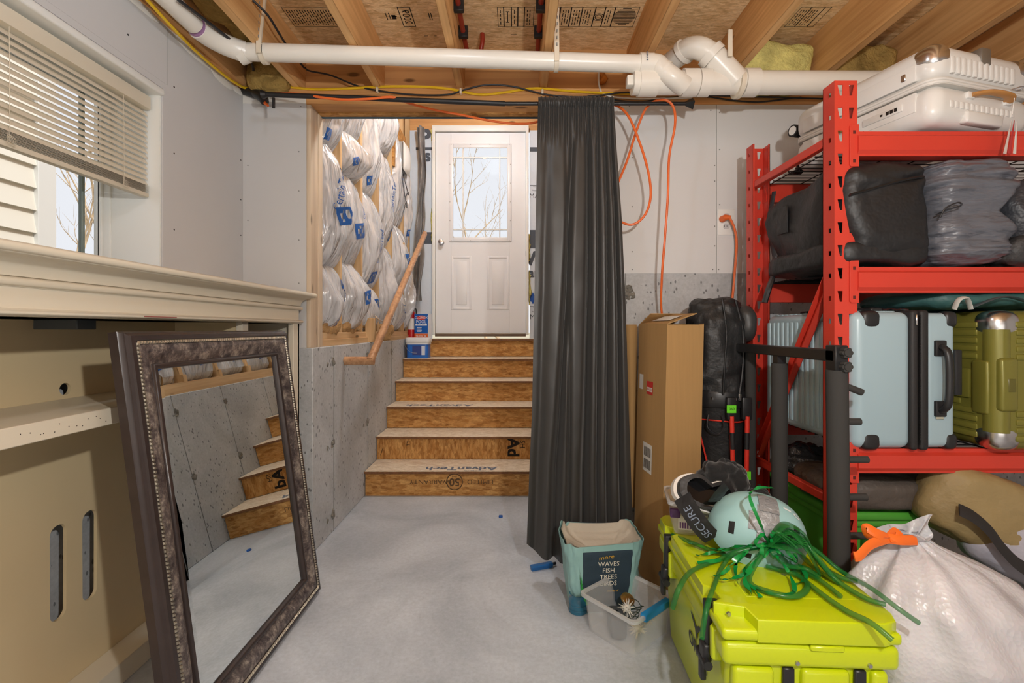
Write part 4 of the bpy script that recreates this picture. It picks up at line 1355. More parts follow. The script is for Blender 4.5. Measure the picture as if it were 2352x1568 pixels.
# ================================================================== STAIRWELL THINGS
# ---- handrail
hr = thing('handrail', 'oak handrail climbing the left side of the stairs', 'handrail', (-0.87, 3.0, 1.0))
hx = -0.87
p0 = at(850, 828, F * -hx / (1182 - 850)); p1 = at(976, 536, F * -hx / (1182 - 976))
p0.x = p1.x = hx
p1 = p0 + (p1 - p0) * 1.0
d_ = (p1 - p0).normalized()
up_ = Vector((1, 0, 0)).cross(d_).normalized()
prof = rrect(-0.021, 0.021, -0.026, 0.022, 0.016, 4)
def rail_seg(a, b, mb, xdir, udir):
    A_ = [mb.bm.verts.new(a + xdir * x + udir * y) for x, y in prof]
    B_ = [mb.bm.verts.new(b + xdir * x + udir * y) for x, y in prof]
    n = len(prof)
    for k in range(n):
        mb.bm.faces.new((A_[k], A_[(k + 1) % n], B_[(k + 1) % n], B_[k]))
    mb.bm.faces.new(list(reversed(A_))); mb.bm.faces.new(B_)
mb = MB(); rail_seg(p0, p1, mb, Vector((1, 0, 0)), up_)
mb.build('rail', M['oak'], hr)
mb = MB(); rail_seg(p0 + Vector((0.02, 0.012, 0)), Vector((SX0 + 0.002, p0.y + 0.012, p0.z)), mb, d_, up_)
mb.build('wall_return', M['oak'], hr)
def block(px, py0, py1, Y, label):
    a = at(px, py0, Y); b = at(px, py1, Y)
    o = MB().box((-1.066, Y, b.z), (-1.0, Y + 0.042, a.z), 0.003, 1)
    o.build('mounting_block', M['stud'], hr)
    c = (a + b) / 2
    t = (c.y - p0.y) / (p1.y - p0.y)
    q = p0 + (p1 - p0) * t
    MB().tube(spline([(-1.0, Y + 0.02, q.z - 0.05), (-0.95, Y + 0.02, q.z - 0.085), (hx, Y + 0.02, q.z - 0.06), (hx, Y + 0.02, q.z - 0.02)], 5), 0.006, 8).build('bracket', M['nickel'], hr)
block(857, 730, 786, 3.38, '')
block(940, 557, 602, 4.30, '')

# ---- bagged insulation batts between the studs
m_, nt_, b_ = newmat('insulation_poly_bag')
v1 = coords(nt_, (8, 17, 2.6))
w1 = noise_tex(nt_, v1, 1.0, 2.5, 0.5, 1.2)
w2 = noise_tex(nt_, coords(nt_, (10, 10, 4)), 1.0, 3, 0.6, 1.0)
col = ramp(nt_, w2, [(0.3, lin((180, 180, 183))), (0.7, lin((214, 215, 219)))])
nt_.links.new(col, b_.inputs['Base Color'])
b_.inputs['Roughness'].default_value = 0.16
b_.inputs['Specular IOR Level'].default_value = 0.9
b_.inputs['Coat Weight'].default_value = 0.4
b_.inputs['Coat Roughness'].default_value = 0.12
bump(nt_, b_, w1, 0.9, 0.05)
M['poly'] = m_
M['poly_ink'] = plain('blue_bag_print', (36, 92, 168), 0.35)
def batt(y0, y1, z0, z1, bulge, side, label, seed, prints=(), torn=False):
    """one pillow of bagged fibreglass filling a stud bay from z0 to z1"""
    s = random.Random(seed)
    ph = [s.uniform(0, 6.28) for _ in range(6)]
    sg = 1 if side < 0 else -1
    xb = -1.15 if side < 0 else SX1 + 0.12
    def f(u, v):
        e = max(0.0, math.sin(PI * u)) ** 0.33
        g = max(0.0, math.sin(PI * v)) ** 0.34
        pl = math.sin(u * 11 + ph[0] + 2.2 * math.sin(v * 3 + ph[1])) * 0.014 + math.sin(u * 23 + ph[2] + 3 * math.sin(v * 2.1 + ph[3])) * 0.006
        nz = 0.026 * noise.noise(Vector((u * 3 + ph[4], v * (z1 - z0) * 6, ph[5]))) + 0.008 * noise.noise(Vector((u * 9 + ph[4], v * (z1 - z0) * 22, ph[5])))
        d = e * g * (0.082 + bulge * (0.65 + 0.35 * math.sin(v * PI * 1.0 + 0.4)) + pl + nz)
        y = y0 + (y1 - y0) * u + 0.012 * g * math.sin(v * 7 + ph[1]) * math.sin(PI * u)
        z = z0 + (z1 - z0) * v - 0.02 * e * (1 - g) * (1 if v < .5 else -1)
        return Vector((xb + sg * d, y, z))
    o = thing('insulation_batt', label, 'insulation', ((xb + sg * 0.09), (y0 + y1) / 2, z0), group='bagged insulation batts in the stairwell')
    b = MB().grid(f, 44, max(18, int((z1 - z0) * 46)))
    body = b.build('plastic_wrap', M['poly'], o, 70)
    if side > 0:
        prints = prints[:1]
    for (txt, u0, v0, size, rot) in prints:
        t = MB()
        ca, sa = math.cos(rot), math.sin(rot)
        def fn(x, y):
            X = x * ca - y * sa
            Z = x * sa + y * ca
            p = f(min(.97, max(.03, u0 + X / (y1 - y0))), min(.97, max(.03, v0 + Z / (z1 - z0))))
            return p + Vector((sg * 0.0035, 0, 0))
        if txt == '#':
            # square emblem
            n = 6
            vs, fs = [], []
            for i in range(n + 1):
                for j in range(n + 1):
                    vs.append(fn((i / n - .5) * size, (j / n - .5) * size))
            for i in range(n):
                for j in range(n):
                    if (i, j) in ((1, 2), (1, 3), (2, 1), (2, 4), (4, 2), (4, 3), (4, 4)):
                        continue
                    fs.append((i * (n + 1) + j, (i + 1) * (n + 1) + j, (i + 1) * (n + 1) + j + 1, i * (n + 1) + j + 1))
            t.raw(vs, fs)
        else:
            t.text(txt, size, fn)
        t.build('print', M['poly_ink'], body)
    if torn:
        MB().blob((xb + sg * 0.05, (y0 + y1) / 2, z0 + 0.03), (0.05, (y1 - y0) * 0.42, 0.045), 0.8, 0.8, 0.03, 14, 24, 16, seed=seed).build('bare_fibreglass', M['fibre_p'], o)
    return o
bays = [(2.615, 2.894), (2.932, 3.29), (3.328, 3.69), (3.728, 4.10), (4.138, 4.53), (4.568, 4.70)]
Z0 = 1.13
names = ['first', 'second', 'third', 'fourth', 'fifth', 'sixth']
segs = [
    [(0.0, .38), (.38, 1.075), (1.075, 1.7)],
    [(0.0, .44), (.44, 1.01), (1.01, 1.27), (1.27, 1.9)],
    [(0.0, .32), (.32, 1.0), (1.0, 1.75)],
    [(0.0, .70), (.70, 1.47), (1.47, 2.1)],
    [(0.0, .40), (.40, .95), (.95, 1.9)],
    [(0.0, .75), (.75, 1.8)],
]
pos = {2: ['lower', 'upper'], 3: ['bottom', 'middle', 'top'], 4: ['bottom', 'second lowest', 'small third', 'top']}
pr_tab = {
    (0, 0): [('CertainTeed', .62, .30, .055, 1.2), ('#', .7, .72, .05, .3)], (0, 1): [('#', .45, .42, .10, .3), ('.com', .72, .66, .06, .0), ('CertainTeed', .35, .62, .05, 1.3)], (0, 2): [('#', .3, .1, .06, .2)],
    (1, 0): [('#', .55, .5, .085, .3)], (1, 1): [('#', .45, .38, .10, .3), ('CertainTeed', .6, .7, .04, 1.4)], (1, 2): [('#', .25, .3, .05, .5)],
    (2, 0): [('#', .5, .6, .07, .2)], (2, 1): [('CertainTeed', .45, .45, .05, 1.4), ('#', .35, .12, .08, .2)], (2, 2): [('#', .3, .14, .06, .4)],
    (3, 0): [('#', .55, .3, .08, .1)], (3, 1): [('CertainTeed', .5, .55, .06, 1.4), ('#', .6, .15, .09, .5)], (4, 0): [('CT', .5, .5, .08, 1.4)], (4, 1): [('#', .5, .45, .10, .1)], (4, 2): [('CertainTeed', .5, .4, .06, 1.4)], (5, 1): [('#', .5, .2, .06, .2)],
}
for bi, (y0, y1) in enumerate(bays):
    for si, (a, b) in enumerate(segs[bi]):
        lab = '%s bag of silver insulation in the %s bay of the left stairwell wall' % (pos[len(segs[bi])][si], names[bi])
        batt(y0 - 0.004, y1 + 0.004, Z0 + a - (0 if si == 0 else 0.01), Z0 + b + 0.012, 0.068 + 0.025 * ((bi + si) % 2), -1, lab, 10 * bi + si, pr_tab.get((bi, si), ()), torn=(si == 0 and bi < 4))
for bi, (y0, y1) in enumerate(bays[:5]):
    for si, (a, b) in enumerate([(0.0, .7), (.7, 1.5)]):
        batt(y0 - 0.004, y1 + 0.004, Z0 + a, Z0 + b, 0.05, 1, '%s bag of insulation in the %s bay of the right stairwell wall' % (('lower', 'upper')[si], names[bi]), 100 + 10 * bi + si, (('#', .5, .35, .08, .2),))

# ---- control box on a strand board panel
bd = thing('control_box', 'pale grey electric control box on the stairwell wall', 'control box', at(940, 400, 4.25))
bp = MB().box((-1.066, 4.13, at(0, 395, 4.3).z), (-1.048, 4.56, at(0, 290, 4.3).z), 0.001, 1).build('mounting_board', M['osb_riser'], bd)
bxm = plain('grey_box_plastic', (196, 198, 198), 0.45)
z0b, z1b = at(0, 392, 4.3).z, at(0, 332, 4.3).z
MB().box((-1.048, 4.22, z0b), (-0.985, 4.42, z1b), 0.006, 2).build('housing', plain('dark_grey_plastic', (150, 150, 148), 0.5), bd)
def cover(u, v):
    return Vector((-0.985 + 0.035 * math.sin(PI * u) ** .6 * math.sin(PI * v) ** .5, 4.20 + 0.24 * u, z0b - 0.02 + (z1b - z0b + 0.02) * v))
MB().grid(cover, 14, 14).build('cover', plain('white_plastic', (232, 232, 230), 0.4), bd)
for k, (y, l) in enumerate(((4.25, .35), (4.32, .22))):
    MB().tube(spline([(-1.02, y, z0b), (-1.0, y + 0.01, z0b - l * .4), (-0.96, y - 0.03, z0b - l), (-0.98, y + 0.04, z0b - l * 0.8), (-1.0, y + 0.01, z0b - l * 1.1)], 6), 0.004, 6).build('wire', M['black_cable'], bd)

# ---- fire extinguisher, pool treatment box and tub
zt6 = 6 * RI
ex = thing('fire_extinguisher', 'small red fire extinguisher on the top stair landing', 'fire extinguisher', (at(945, 770, 4.70).x, 4.70, zt6), local=True)
red = plain('extinguisher_red', (186, 30, 34), 0.3)
MB().lathe([(0.034, 0), (0.038, 0.004), (0.038, 0.235), (0.034, 0.258), (0.02, 0.275), (0.015, 0.285)], 24).build('cylinder', red, ex)
MB().lathe([(0.0386, 0.09), (0.0386, 0.20)], 24, cap=False).build('label_band', plain('label_white', (226, 220, 214), 0.5), ex)
MB().lathe([(0.016, 0.285), (0.018, 0.30), (0.016, 0.318)], 16).build('valve', M['nickel'], ex)
MB().box((-0.012, -0.055, 0.318), (0.012, 0.03, 0.326), 0.003, 1).build('lever', M['steel'], ex)
MB().box((-0.012, -0.05, 0.338), (0.012, 0.03, 0.346), 0.003, 1).build('lever', M['steel'], ex)
MB().tube(spline([(0.02, 0, 0.305), (0.045, 0, 0.29), (0.05, 0, 0.24), (0.048, 0, 0.19)], 5), 0.006, 8).build('hose', M['black_cable'], ex)
MB().tube([(-0.014, 0, 0.30), (-0.024, -0.01, 0.30)], 0.011, 12).build('gauge', M['white_trim'], ex)
pb = thing('pool_shock_box', 'blue and white pool treatment carton with orange base on the landing', 'box', (at(972, 772, 4.68).x, 4.68, zt6), rz=R(-14), local=True)
W_, D_, H_ = 0.145, 0.09, 0.245
blue = plain('carton_blue', (24, 98, 186), 0.4)
MB().box((-W_ / 2, -D_ / 2, 0), (W_ / 2, D_ / 2, H_), 0.002, 1).build('carton', plain('carton_white', (222, 226, 234), 0.45), pb)
fp = MB().box((-W_ / 2 + 0.001, -D_ / 2 - 0.0008, 0.052), (W_ / 2 - 0.001, -D_ / 2, H_ - 0.002)).build('front_panel', blue, pb)
MB().box((-W_ / 2 + 0.001, -D_ / 2 - 0.0008, 0.002), (W_ / 2 - 0.001, -D_ / 2, 0.05)).build('orange_band', plain('carton_orange', (230, 108, 48), 0.4), pb)
wt = plain('carton_print', (238, 240, 244), 0.5)
tx = MB()
yf = -D_ / 2 - 0.0015
tx.text('CLOROX', 0.034, plane_fn((0, yf, 0.205), (1, 0, 0), (0, 0, 1)))
tx.text('POOL', 0.042, plane_fn((0, yf, 0.165), (1, 0, 0), (0, 0, 1)))
tx.text('SHOCK', 0.034, plane_fn((0, yf, 0.026), (1, 0, 0), (0, 0, 1)))
for k, w in enumerate((.05, .04, .055, .045)):
    tx.box((-w / 2 - 0.02, yf, 0.105 - k * 0.012), (w / 2 - 0.02, yf + 0.0005, 0.11 - k * 0.012))
tx.build('lettering', wt, pb)
MB().box((-0.06, yf + 0.0002, 0.128), (0.06, yf + 0.0006, 0.145)).build('white_stripe', wt, pb)
tx = MB().text('Shock Xtra', 0.02, plane_fn((0, yf - 0.0002, 0.1365), (1, 0, 0), (0, 0, 1)))
tx.build('lettering', blue, pb)
em = MB().prism([(0.05 * math.cos(R(a)), 0.022 * math.sin(R(a))) for a in range(0, 360, 20)], 0, 0.0003, frame((0, yf + 0.0006, 0.205), (1, 0, 0), (0, 0, 1), (0, -1, 0)))
em.build('emblem', plain('carton_red', (206, 60, 50), 0.4), pb)
tub = thing('pool_tablet_tub', 'blue square tub with white lid standing on the fifth step', 'tub', (at(960, 815, 4.42).x, 4.46, 5 * RI), local=True)
MB().prism(rrect(-0.10, 0.10, -0.075, 0.075, 0.025), 0.0, 0.145, bev=0.004).build('body', plain('tub_blue', (34, 104, 196), 0.35), tub)
MB().prism(rrect(-0.112, 0.112, -0.087, 0.087, 0.03), 0.145, 0.19, bev=0.006).build('lid', plain('tub_white', (226, 228, 230), 0.4), tub)
MB().prism(rrect(-0.106, 0.106, -0.081, 0.081, 0.028), 0.128, 0.147).build('rim', plain('tub_white_rim', (226, 228, 230), 0.4), tub)
MB().box((-0.045, -0.0765, 0.03), (0.035, -0.0752, 0.115)).build('label', plain('tub_label', (44, 62, 130), 0.5), tub)
bc = MB().box((0.04, -0.0766, 0.03), (0.072, -0.0752, 0.115)); bc.build('barcode', plain('tub_label_pale', (206, 214, 226), 0.5), tub)
MB().tube(spline([(-0.112, 0, 0.155), (-0.12, -0.05, 0.12), (-0.06, -0.095, 0.06), (0.0, -0.10, 0.05)], 6), 0.002, 6).build('bail_handle', M['steel'], tub)
tag(MB().blob(at(885, 765, 3.45) + Vector((0, 0, 0)), (0.05, 0.06, 0.05), 0.8, 0.9, 0.03, 16, 24, 16, seed=4).build('fibreglass_tuft', M['fibre_p']), 'tuft of loose fibreglass behind the handrail on the sill', 'insulation')
tag(MB().box((at(1150, 0, 2.89).x - 0.012, 2.88, 0.0), (at(1150, 0, 2.89).x + 0.012, 2.90, 0.012), 0.003, 1).build('tape_scrap', plain('blue_tape', (28, 84, 160), 0.5)), 'scrap of blue tape on the floor before the stairs', 'tape')
# ================================================================== RED STORAGE RACK
M['red'] = plain('red_powder_coat', (206, 62, 46), 0.42, var=0.02, vs=5)
RF, RB, RX = 1.58, 2.16, 1.065
RTOP = H + 570 * RF / F
rack = thing('storage_rack', 'red steel storage rack with trapezoid slots and four decks', 'rack', (2.0, 1.9, 0))
PITCH = 0.0762
def slotted_plate(mb, w, ztop, hole_cols, fn, zbot=0.0):
    """plate of width w with a column of trapezoid holes; fn(a, z) -> point"""
    n = int((ztop - zbot) / PITCH)
    for k in range(n):
        z1 = ztop - k * PITCH
        z0 = z1 - PITCH
        ha, hb = z1 - 0.014, z1 - 0.050
        xs = [0.0]
        for (c, wt, wb) in hole_cols:
            xs += [c - wt, c + wt]
        xs.append(w)
        # rows: solid above, hole band, solid below
        def strip(za, zb, xa, xb, xa2, xb2):
            mb.raw([fn(xa, za), fn(xb, za), fn(xb2, zb), fn(xa2, zb)], [(0, 1, 2, 3)])
        strip(z1, ha, 0, w, 0, w)
        strip(hb, z0, 0, w, 0, w)
        edges_t = [0.0]; edges_b = [0.0]
        for (c, wt, wb, sk) in hole_cols:
            edges_t += [c - wt, c + wt]
            edges_b += [c - wb + sk, c + wb + sk]
        edges_t.append(w); edges_b.append(w)
        for i in range(0, len(edges_t), 2):
            strip(ha, hb, edges_t[i], edges_t[i + 1], edges_b[i], edges_b[i + 1])
    zz = ztop - n * PITCH
    if zz > zbot + 1e-4:
        mb.raw([fn(0, zz), fn(w, zz), fn(w, zbot), fn(0, zbot)], [(0, 1, 2, 3)])
def upright(x, y, front, parent):
    """channel post: broad slotted face towards -y (front) with side flanges"""
    mb = MB()
    W_, D_ = 0.076, 0.06
    th = 0.0022
    cols = [(0.019, 0.0088, 0.0040, 0.003), (0.057, 0.0088, 0.0040, -0.003)]
    hc = [(c, wt, wb, sk) for c, wt, wb, sk in cols]
    def run(fn):
        n = int(RTOP / PITCH)
        for k in range(n):
            z1 = RTOP - k * PITCH
            z0 = z1 - PITCH
            ha, hb = z1 - 0.014, z1 - 0.050
            for (za, zb) in ((z1, ha), (hb, z0)):
                mb.raw([fn(0, za), fn(W_, za), fn(W_, zb), fn(0, zb)], [(0, 1, 2, 3)])
            et = [0, hc[0][0] - hc[0][1], hc[0][0] + hc[0][1], hc[1][0] - hc[1][1], hc[1][0] + hc[1][1], W_]
            eb = [0, hc[0][0] - hc[0][2] + hc[0][3], hc[0][0] + hc[0][2] + hc[0][3], hc[1][0] - hc[1][2] + hc[1][3], hc[1][0] + hc[1][2] + hc[1][3], W_]
            for i in (0, 2, 4):
                mb.raw([fn(et[i], ha), fn(et[i + 1], ha), fn(eb[i + 1], hb), fn(eb[i], hb)], [(0, 1, 2, 3)])
        zz = RTOP - n * PITCH
        mb.raw([fn(0, zz), fn(W_, zz), fn(W_, 0), fn(0, 0)], [(0, 1, 2, 3)])
    s = 1 if front else -1
    yf = y
    yb = y + s * D_
    run(lambda a, z: Vector((x + a, yf, z)))
    run(lambda a, z: Vector((x + a, yf + s * th, z)))
    # left flange with small square holes, right flange solid
    n = int(RTOP / PITCH)
    for k in range(n):
        z1 = RTOP - k * PITCH
        for xx in (x, x + th):
            for (ya, yb_, za, zb) in ((0, D_, z1, z1 - 0.030), (0, D_, z1 - 0.046, z1 - PITCH), (0, 0.018, z1 - 0.030, z1 - 0.046), (0.030, D_, z1 - 0.030, z1 - 0.046)):
                mb.raw([(xx, yf + s * ya, za), (xx, yf + s * yb_, za), (xx, yf + s * yb_, zb), (xx, yf + s * ya, zb)], [(0, 1, 2, 3)])
    zz = RTOP - n * PITCH
    mb.box((x, yf, 0), (x + th, yb, zz))
    mb.box((x + W_ - th, yf + s * th, 0), (x + W_, yb, RTOP))
    for xx in (x, x + W_ - 0.007):
        mb.box((xx, yb - s * th, 0), (xx + 0.007, yb, RTOP))
    return mb.build('upright', M['red'], parent)
up1 = upright(RX, RF, True, rack)
up2 = upright(RX, RB + 0.02, False, rack)
XE = 3.02
for (y, fr_) in ((RF, True), (RB + 0.02, False)):
    upright(XE, y, fr_, rack)
beams = [(H + 0.657, H + 0.573), (H + 0.206, H + 0.120), (H - 0.399, H - 0.478)]
for (zt, zb) in beams:
    for (y, s) in ((RF, 1), (RB + 0.02, -1)):
        mb = MB()
        h_ = zt - zb
        yy = y - s * 0.004
        prof = [(0.004, zt), (0.004, zt - 0.012), (-0.010, zt - 0.020), (-0.010, zb + 0.018), (-0.002, zb + 0.006), (-0.002, zb), (0.04, zb), (0.04, zb + 0.03), (0.025, zt)]
        poly = [(yy + s * a, z) for a, z in prof]
        A_ = [mb.bm.verts.new((RX + 0.072, p[0], p[1])) for p in poly]
        B_ = [mb.bm.verts.new((XE + 0.004, p[0], p[1])) for p in poly]
        n = len(poly)
        for k in range(n):
            mb.bm.faces.new((A_[k], A_[(k + 1) % n], B_[(k + 1) % n], B_[k]))
        mb.bm.faces.new(A_); mb.bm.faces.new(list(reversed(B_)))
        bm_ = mb.build('beam', M['red'], rack, 30)
        if s == 1:
            MB().prism([(RX + 0.048, zb - 0.028), (RX + 0.053, zb - 0.034), (RX + 0.079, zb - 0.034), (RX + 0.079, zt + 0.022), (RX + 0.053, zt + 0.022), (RX + 0.048, zt + 0.016)], 0, 0.0055, frame((0, y, 0), (1, 0, 0), (0, 0, 1), (0, -1, 0)), 0.001, 1).build('beam_bracket', M['red'], bm_)
            ho = MB()
            for zz in (zt - 0.005, zb - 0.016):
                ho.box((RX + 0.058, y - 0.0062, zz - 0.005), (RX + 0.066, y - 0.0054, zz + 0.006))
            ho.build('bracket_slots', plain('slot_dark', (86, 24, 20), 0.6), bm_)
for (za, zb_) in ((H + 0.66, H + 0.63),):
    MB().box((RX + 0.004, RF + 0.05, za - 0.03), (RX + 0.03, RB - 0.03, za), 0.003, 1).build('side_brace', M['red'], rack)
MB().box((RX + 0.006, RF + 0.05, H - 0.60), (RX + 0.03, RB - 0.03, H - 0.57), 0.003, 1).build('side_brace', M['red'], rack)
# diagonal brace of the side frame
pa, pb_ = Vector((RX + 0.022, RF + 0.06, H + 0.17)), Vector((RX + 0.022, RB - 0.04, H - 0.55))
dd = (pb_ - pa).normalized(); nn = Vector((1, 0, 0)).cross(dd)
mb = MB()
for (x0, x1, a0, a1) in ((0, 0.003, -0.02, 0.02), (0, 0.024, -0.02, -0.017), (0, 0.024, 0.017, 0.02)):
    vs = []
    for p in (pa, pb_):
        for (xx, aa) in ((x0, a0), (x1, a0), (x1, a1), (x0, a1)):
            vs.append(p + Vector((-xx + 0.012, 0, 0)) + nn * aa)
    mb.raw(vs, [(0, 1, 2, 3), (7, 6, 5, 4)] + [(k, (k + 1) % 4, 4 + (k + 1) % 4, 4 + k) for k in range(4)])
mb.build('diagonal_brace', M['red'], rack)
# wire decks
wire = plain('black_wire', (26, 26, 28), 0.5)
for (zt, zb) in beams:
    z = zt + 0.001
    mb = MB()
    x = RX + 0.10
    while x < XE:
        mb.cyl((x, RF + 0.005, z), (x, RB + 0.01, z), 0.0024, n=5); x += 0.135
    y = RF + 0.02
    while y < RB + 0.01:
        mb.cyl((RX + 0.08, y, z - 0.003), (XE, y, z - 0.003), 0.0024, n=5); y += 0.042
    mb.build('wire_deck', wire, rack)

# ================================================================== LUGGAGE
def suitcase_shell(mb, x0, x1, y0, y1, z0, z1, r, seg=5):
    mb.box((x0, y0, z0), (x1, y1, z1), r, seg)
    return mb
ZS1 = beams[0][0] + 0.0035
ZS2 = beams[1][0] + 0.0035
ZS3 = beams[2][0] + 0.0035
# ---- white suitcase lying on the top deck (local frame: y = length, near end at -y)
M['white_shell'] = plain('white_polycarbonate', (228, 226, 222), 0.3, coat=0.2)
M['tan'] = plain('tan_leather', (196, 140, 78), 0.5, var=0.08, vs=20)
ang = math.atan2(0.14, 0.50)
near = Vector((1.355, 1.525, ZS1)); fard = Vector((-math.sin(ang), math.cos(ang), 0)); sided = Vector((math.cos(ang), math.sin(ang), 0))
Lw, Ww, Tw = 0.55, 0.46, 0.275
cen = near + fard * (Lw / 2) + sided * (Ww / 2)
ws_ = thing('suitcase', 'white hard shell suitcase with tan handle lying on the top deck', 'suitcase', cen, ang, group='suitcases on the red rack', local=True)
hx_, hy_ = Ww / 2, Lw / 2
low = MB().box((-hx_, -hy_, 0.012), (hx_, hy_, 0.142), 0.045, 6).build('lower_shell', M['white_shell'], ws_)
upp = MB().box((-hx_, -hy_, 0.150), (hx_, hy_, Tw), 0.045, 6).build('upper_shell', M['white_shell'], ws_)
MB().prism(rrect(-hx_ - .001, hx_ + .001, -hy_ - .001, hy_ + .001, 0.05, 6), 0.134, 0.158).build('frame_band', plain('white_frame', (206, 203, 197), 0.4), ws_)
for z in (0.141, 0.150):
    MB().prism(rrect(-hx_ - .0025, hx_ + .0025, -hy_ - .0025, hy_ + .0025, 0.051, 6), z - 0.003, z + 0.003, bev=0.001).build('frame_rib', M['white_shell'], ws_)
for k in range(12):
    x = -hx_ + 0.075 + k * 0.026
    MB().box((x - 0.009, -hy_ - 0.004, 0.172), (x + 0.009, -hy_ + 0.01, 0.228), 0.0045, 2).build('end_rib', M['white_shell'], upp)
for k in range(13):
    x = -hx_ + 0.07 + k * 0.024
    MB().box((x - 0.0085, -hy_ - 0.003, 0.060), (x + 0.0085, -hy_ + 0.01, 0.083), 0.003, 2).build('end_rib', M['white_shell'], low)
for k in range(8):
    x = -hx_ + 0.05 + k * 0.046
    MB().box((x - 0.015, -hy_ + 0.06, Tw - 0.008), (x + 0.015, hy_ - 0.06, Tw + 0.004), 0.004, 2).build('lid_rib', M['white_shell'], upp)
# side panel groove lines and latches on the left side
MB().box((-hx_ - 0.003, -hy_ + 0.06, 0.165), (-hx_ + 0.01, hy_ - 0.05, 0.222), 0.003, 2).build('side_panel', M['white_shell'], upp)
MB().box((-hx_ - 0.003, -hy_ + 0.06, 0.062), (-hx_ + 0.01, hy_ - 0.05, 0.128), 0.003, 2).build('side_panel', M['white_shell'], low)
lk = MB().box((-hx_ - 0.007, -hy_ + 0.10, 0.082), (-hx_, -hy_ + 0.24, 0.108), 0.003, 2).build('combination_lock', M['white_shell'], ws_)
dl = MB()
for k in range(3):
    dl.box((-hx_ - 0.0085, -hy_ + 0.115 + k * 0.014, 0.089), (-hx_ - 0.006, -hy_ + 0.125 + k * 0.014, 0.101))
dl.box((-hx_ - 0.0085, -hy_ + 0.165, 0.092), (-hx_ - 0.006, -hy_ + 0.172, 0.099))
dl.build('dials', M['ink'], lk)
MB().box((-hx_ - 0.006, -hy_ + 0.09, 0.180), (-hx_, -hy_ + 0.105, 0.205), 0.002, 1).build('latch', M['nickel'], ws_)
MB().tube(spline([(-hx_ - 0.002, 0.0, 0.09), (-hx_ - 0.024, 0.03, 0.094), (-hx_ - 0.026, 0.09, 0.094), (-hx_ - 0.002, 0.13, 0.09)], 6), 0.011, 8, flat=0.45).build('side_handle', M['tan'], ws_)
MB().tube(spline([(-hx_ + 0.15, -hy_ - 0.006, 0.108), (-hx_ + 0.20, -hy_ - 0.028, 0.113), (-hx_ + 0.29, -hy_ - 0.028, 0.113), (-hx_ + 0.33, -hy_ - 0.006, 0.108)], 6), 0.015, 10, flat=0.45).build('top_handle', M['tan'], ws_)
for x in (-hx_ + 0.15, -hx_ + 0.33):
    MB().box((x - 0.016, -hy_ - 0.008, 0.097), (x + 0.016, -hy_ + 0.01, 0.119), 0.003, 2).build('handle_mount', M['white_shell'], ws_)
MB().box((-hx_ + 0.13, -hy_ - 0.008, 0.018), (-hx_ + 0.30, -hy_ + 0.02, 0.058), 0.008, 3).build('trolley_handle', M['white_shell'], ws_)
MB().blob((-hx_ + 0.045, -hy_ + 0.045, Tw - 0.045), (0.0465, 0.0465, 0.0465), 0.8, 0.8, n=32, m=24).build('corner_guard', M['nickel'], ws_)
MB().blob((hx_ - 0.045, -hy_ + 0.045, Tw - 0.045), (0.0465, 0.0465, 0.0465), 0.8, 0.8, n=32, m=24).build('corner_guard', M['nickel'], ws_)
MB().box((-hx_ + 0.205, -hy_ - 0.004, 0.222), (-hx_ + 0.25, -hy_ + 0.03, Tw + 0.001), 0.003, 2).build('end_latch', plain('latch_grey', (140, 134, 124), 0.4, 0.6), ws_)
MB().tube([(hx_ - 0.12, -hy_ - 0.008, 0.15), (hx_ - 0.10, -hy_ - 0.02, 0.156), (hx_ - 0.08, -hy_ - 0.022, 0.160), (hx_ - 0.08, -hy_ - 0.012, 0.154), (hx_ - 0.10, -hy_ - 0.008, 0.150)], 0.0022, 6).build('zip_pull', M['nickel'], ws_)
for (x, z) in ((-hx_ + 0.045, 0.05), (-hx_ + 0.045, 0.215), (hx_ - 0.045, 0.05), (hx_ - 0.045, 0.215)):
    wc_ = MB()
    for dx in (-0.012, 0.012):
        wc_.tube([(x + dx - 0.008, hy_ + 0.028, z - 0.004), (x + dx + 0.008, hy_ + 0.028, z - 0.004)], 0.026, 18)
    wo = wc_.build('wheel', M['black_metal'], ws_)
    MB().tube([(x - 0.0215, hy_ + 0.028, z - 0.004), (x + 0.0215, hy_ + 0.028, z - 0.004)], 0.019, 16).build('hub_cap', M['white_shell'], wo)
# paper tags hanging from the tan handle
tg = thing('luggage_tags', 'paper tags hanging on a string from the white suitcase handle', 'tags', at(2310, 360, 1.50))
for k, (dx, c_) in enumerate(((-0.006, (226, 214, 206)), (0.002, (190, 60, 60)), (0.011, (232, 228, 222)))):
    a = at(2328, 232, 1.50); b = at(2312 + k * 5, 352, 1.50)
    MB().raw([a + Vector((dx, 0, -0.06)), a + Vector((dx + 0.008, 0.006, -0.06)), b + Vector((dx + 0.012, 0.006, 0)), b + Vector((dx - 0.004, 0, 0)), a + Vector((dx, 0.001, -0.06)), a + Vector((dx + 0.008, 0.007, -0.06)), b + Vector((dx + 0.012, 0.007, 0)), b + Vector((dx - 0.004, 0.001, 0))],
             [(0, 1, 2, 3), (7, 6, 5, 4), (0, 4, 5, 1), (1, 5, 6, 2), (2, 6, 7, 3), (3, 7, 4, 0)]).build('tag', plain('tag_paper_%d' % k, c_, 0.5), tg)
MB().tube([at(2330, 225, 1.50), at(2325, 262, 1.50)], 0.001, 5).build('string', M['white_trim'], tg)

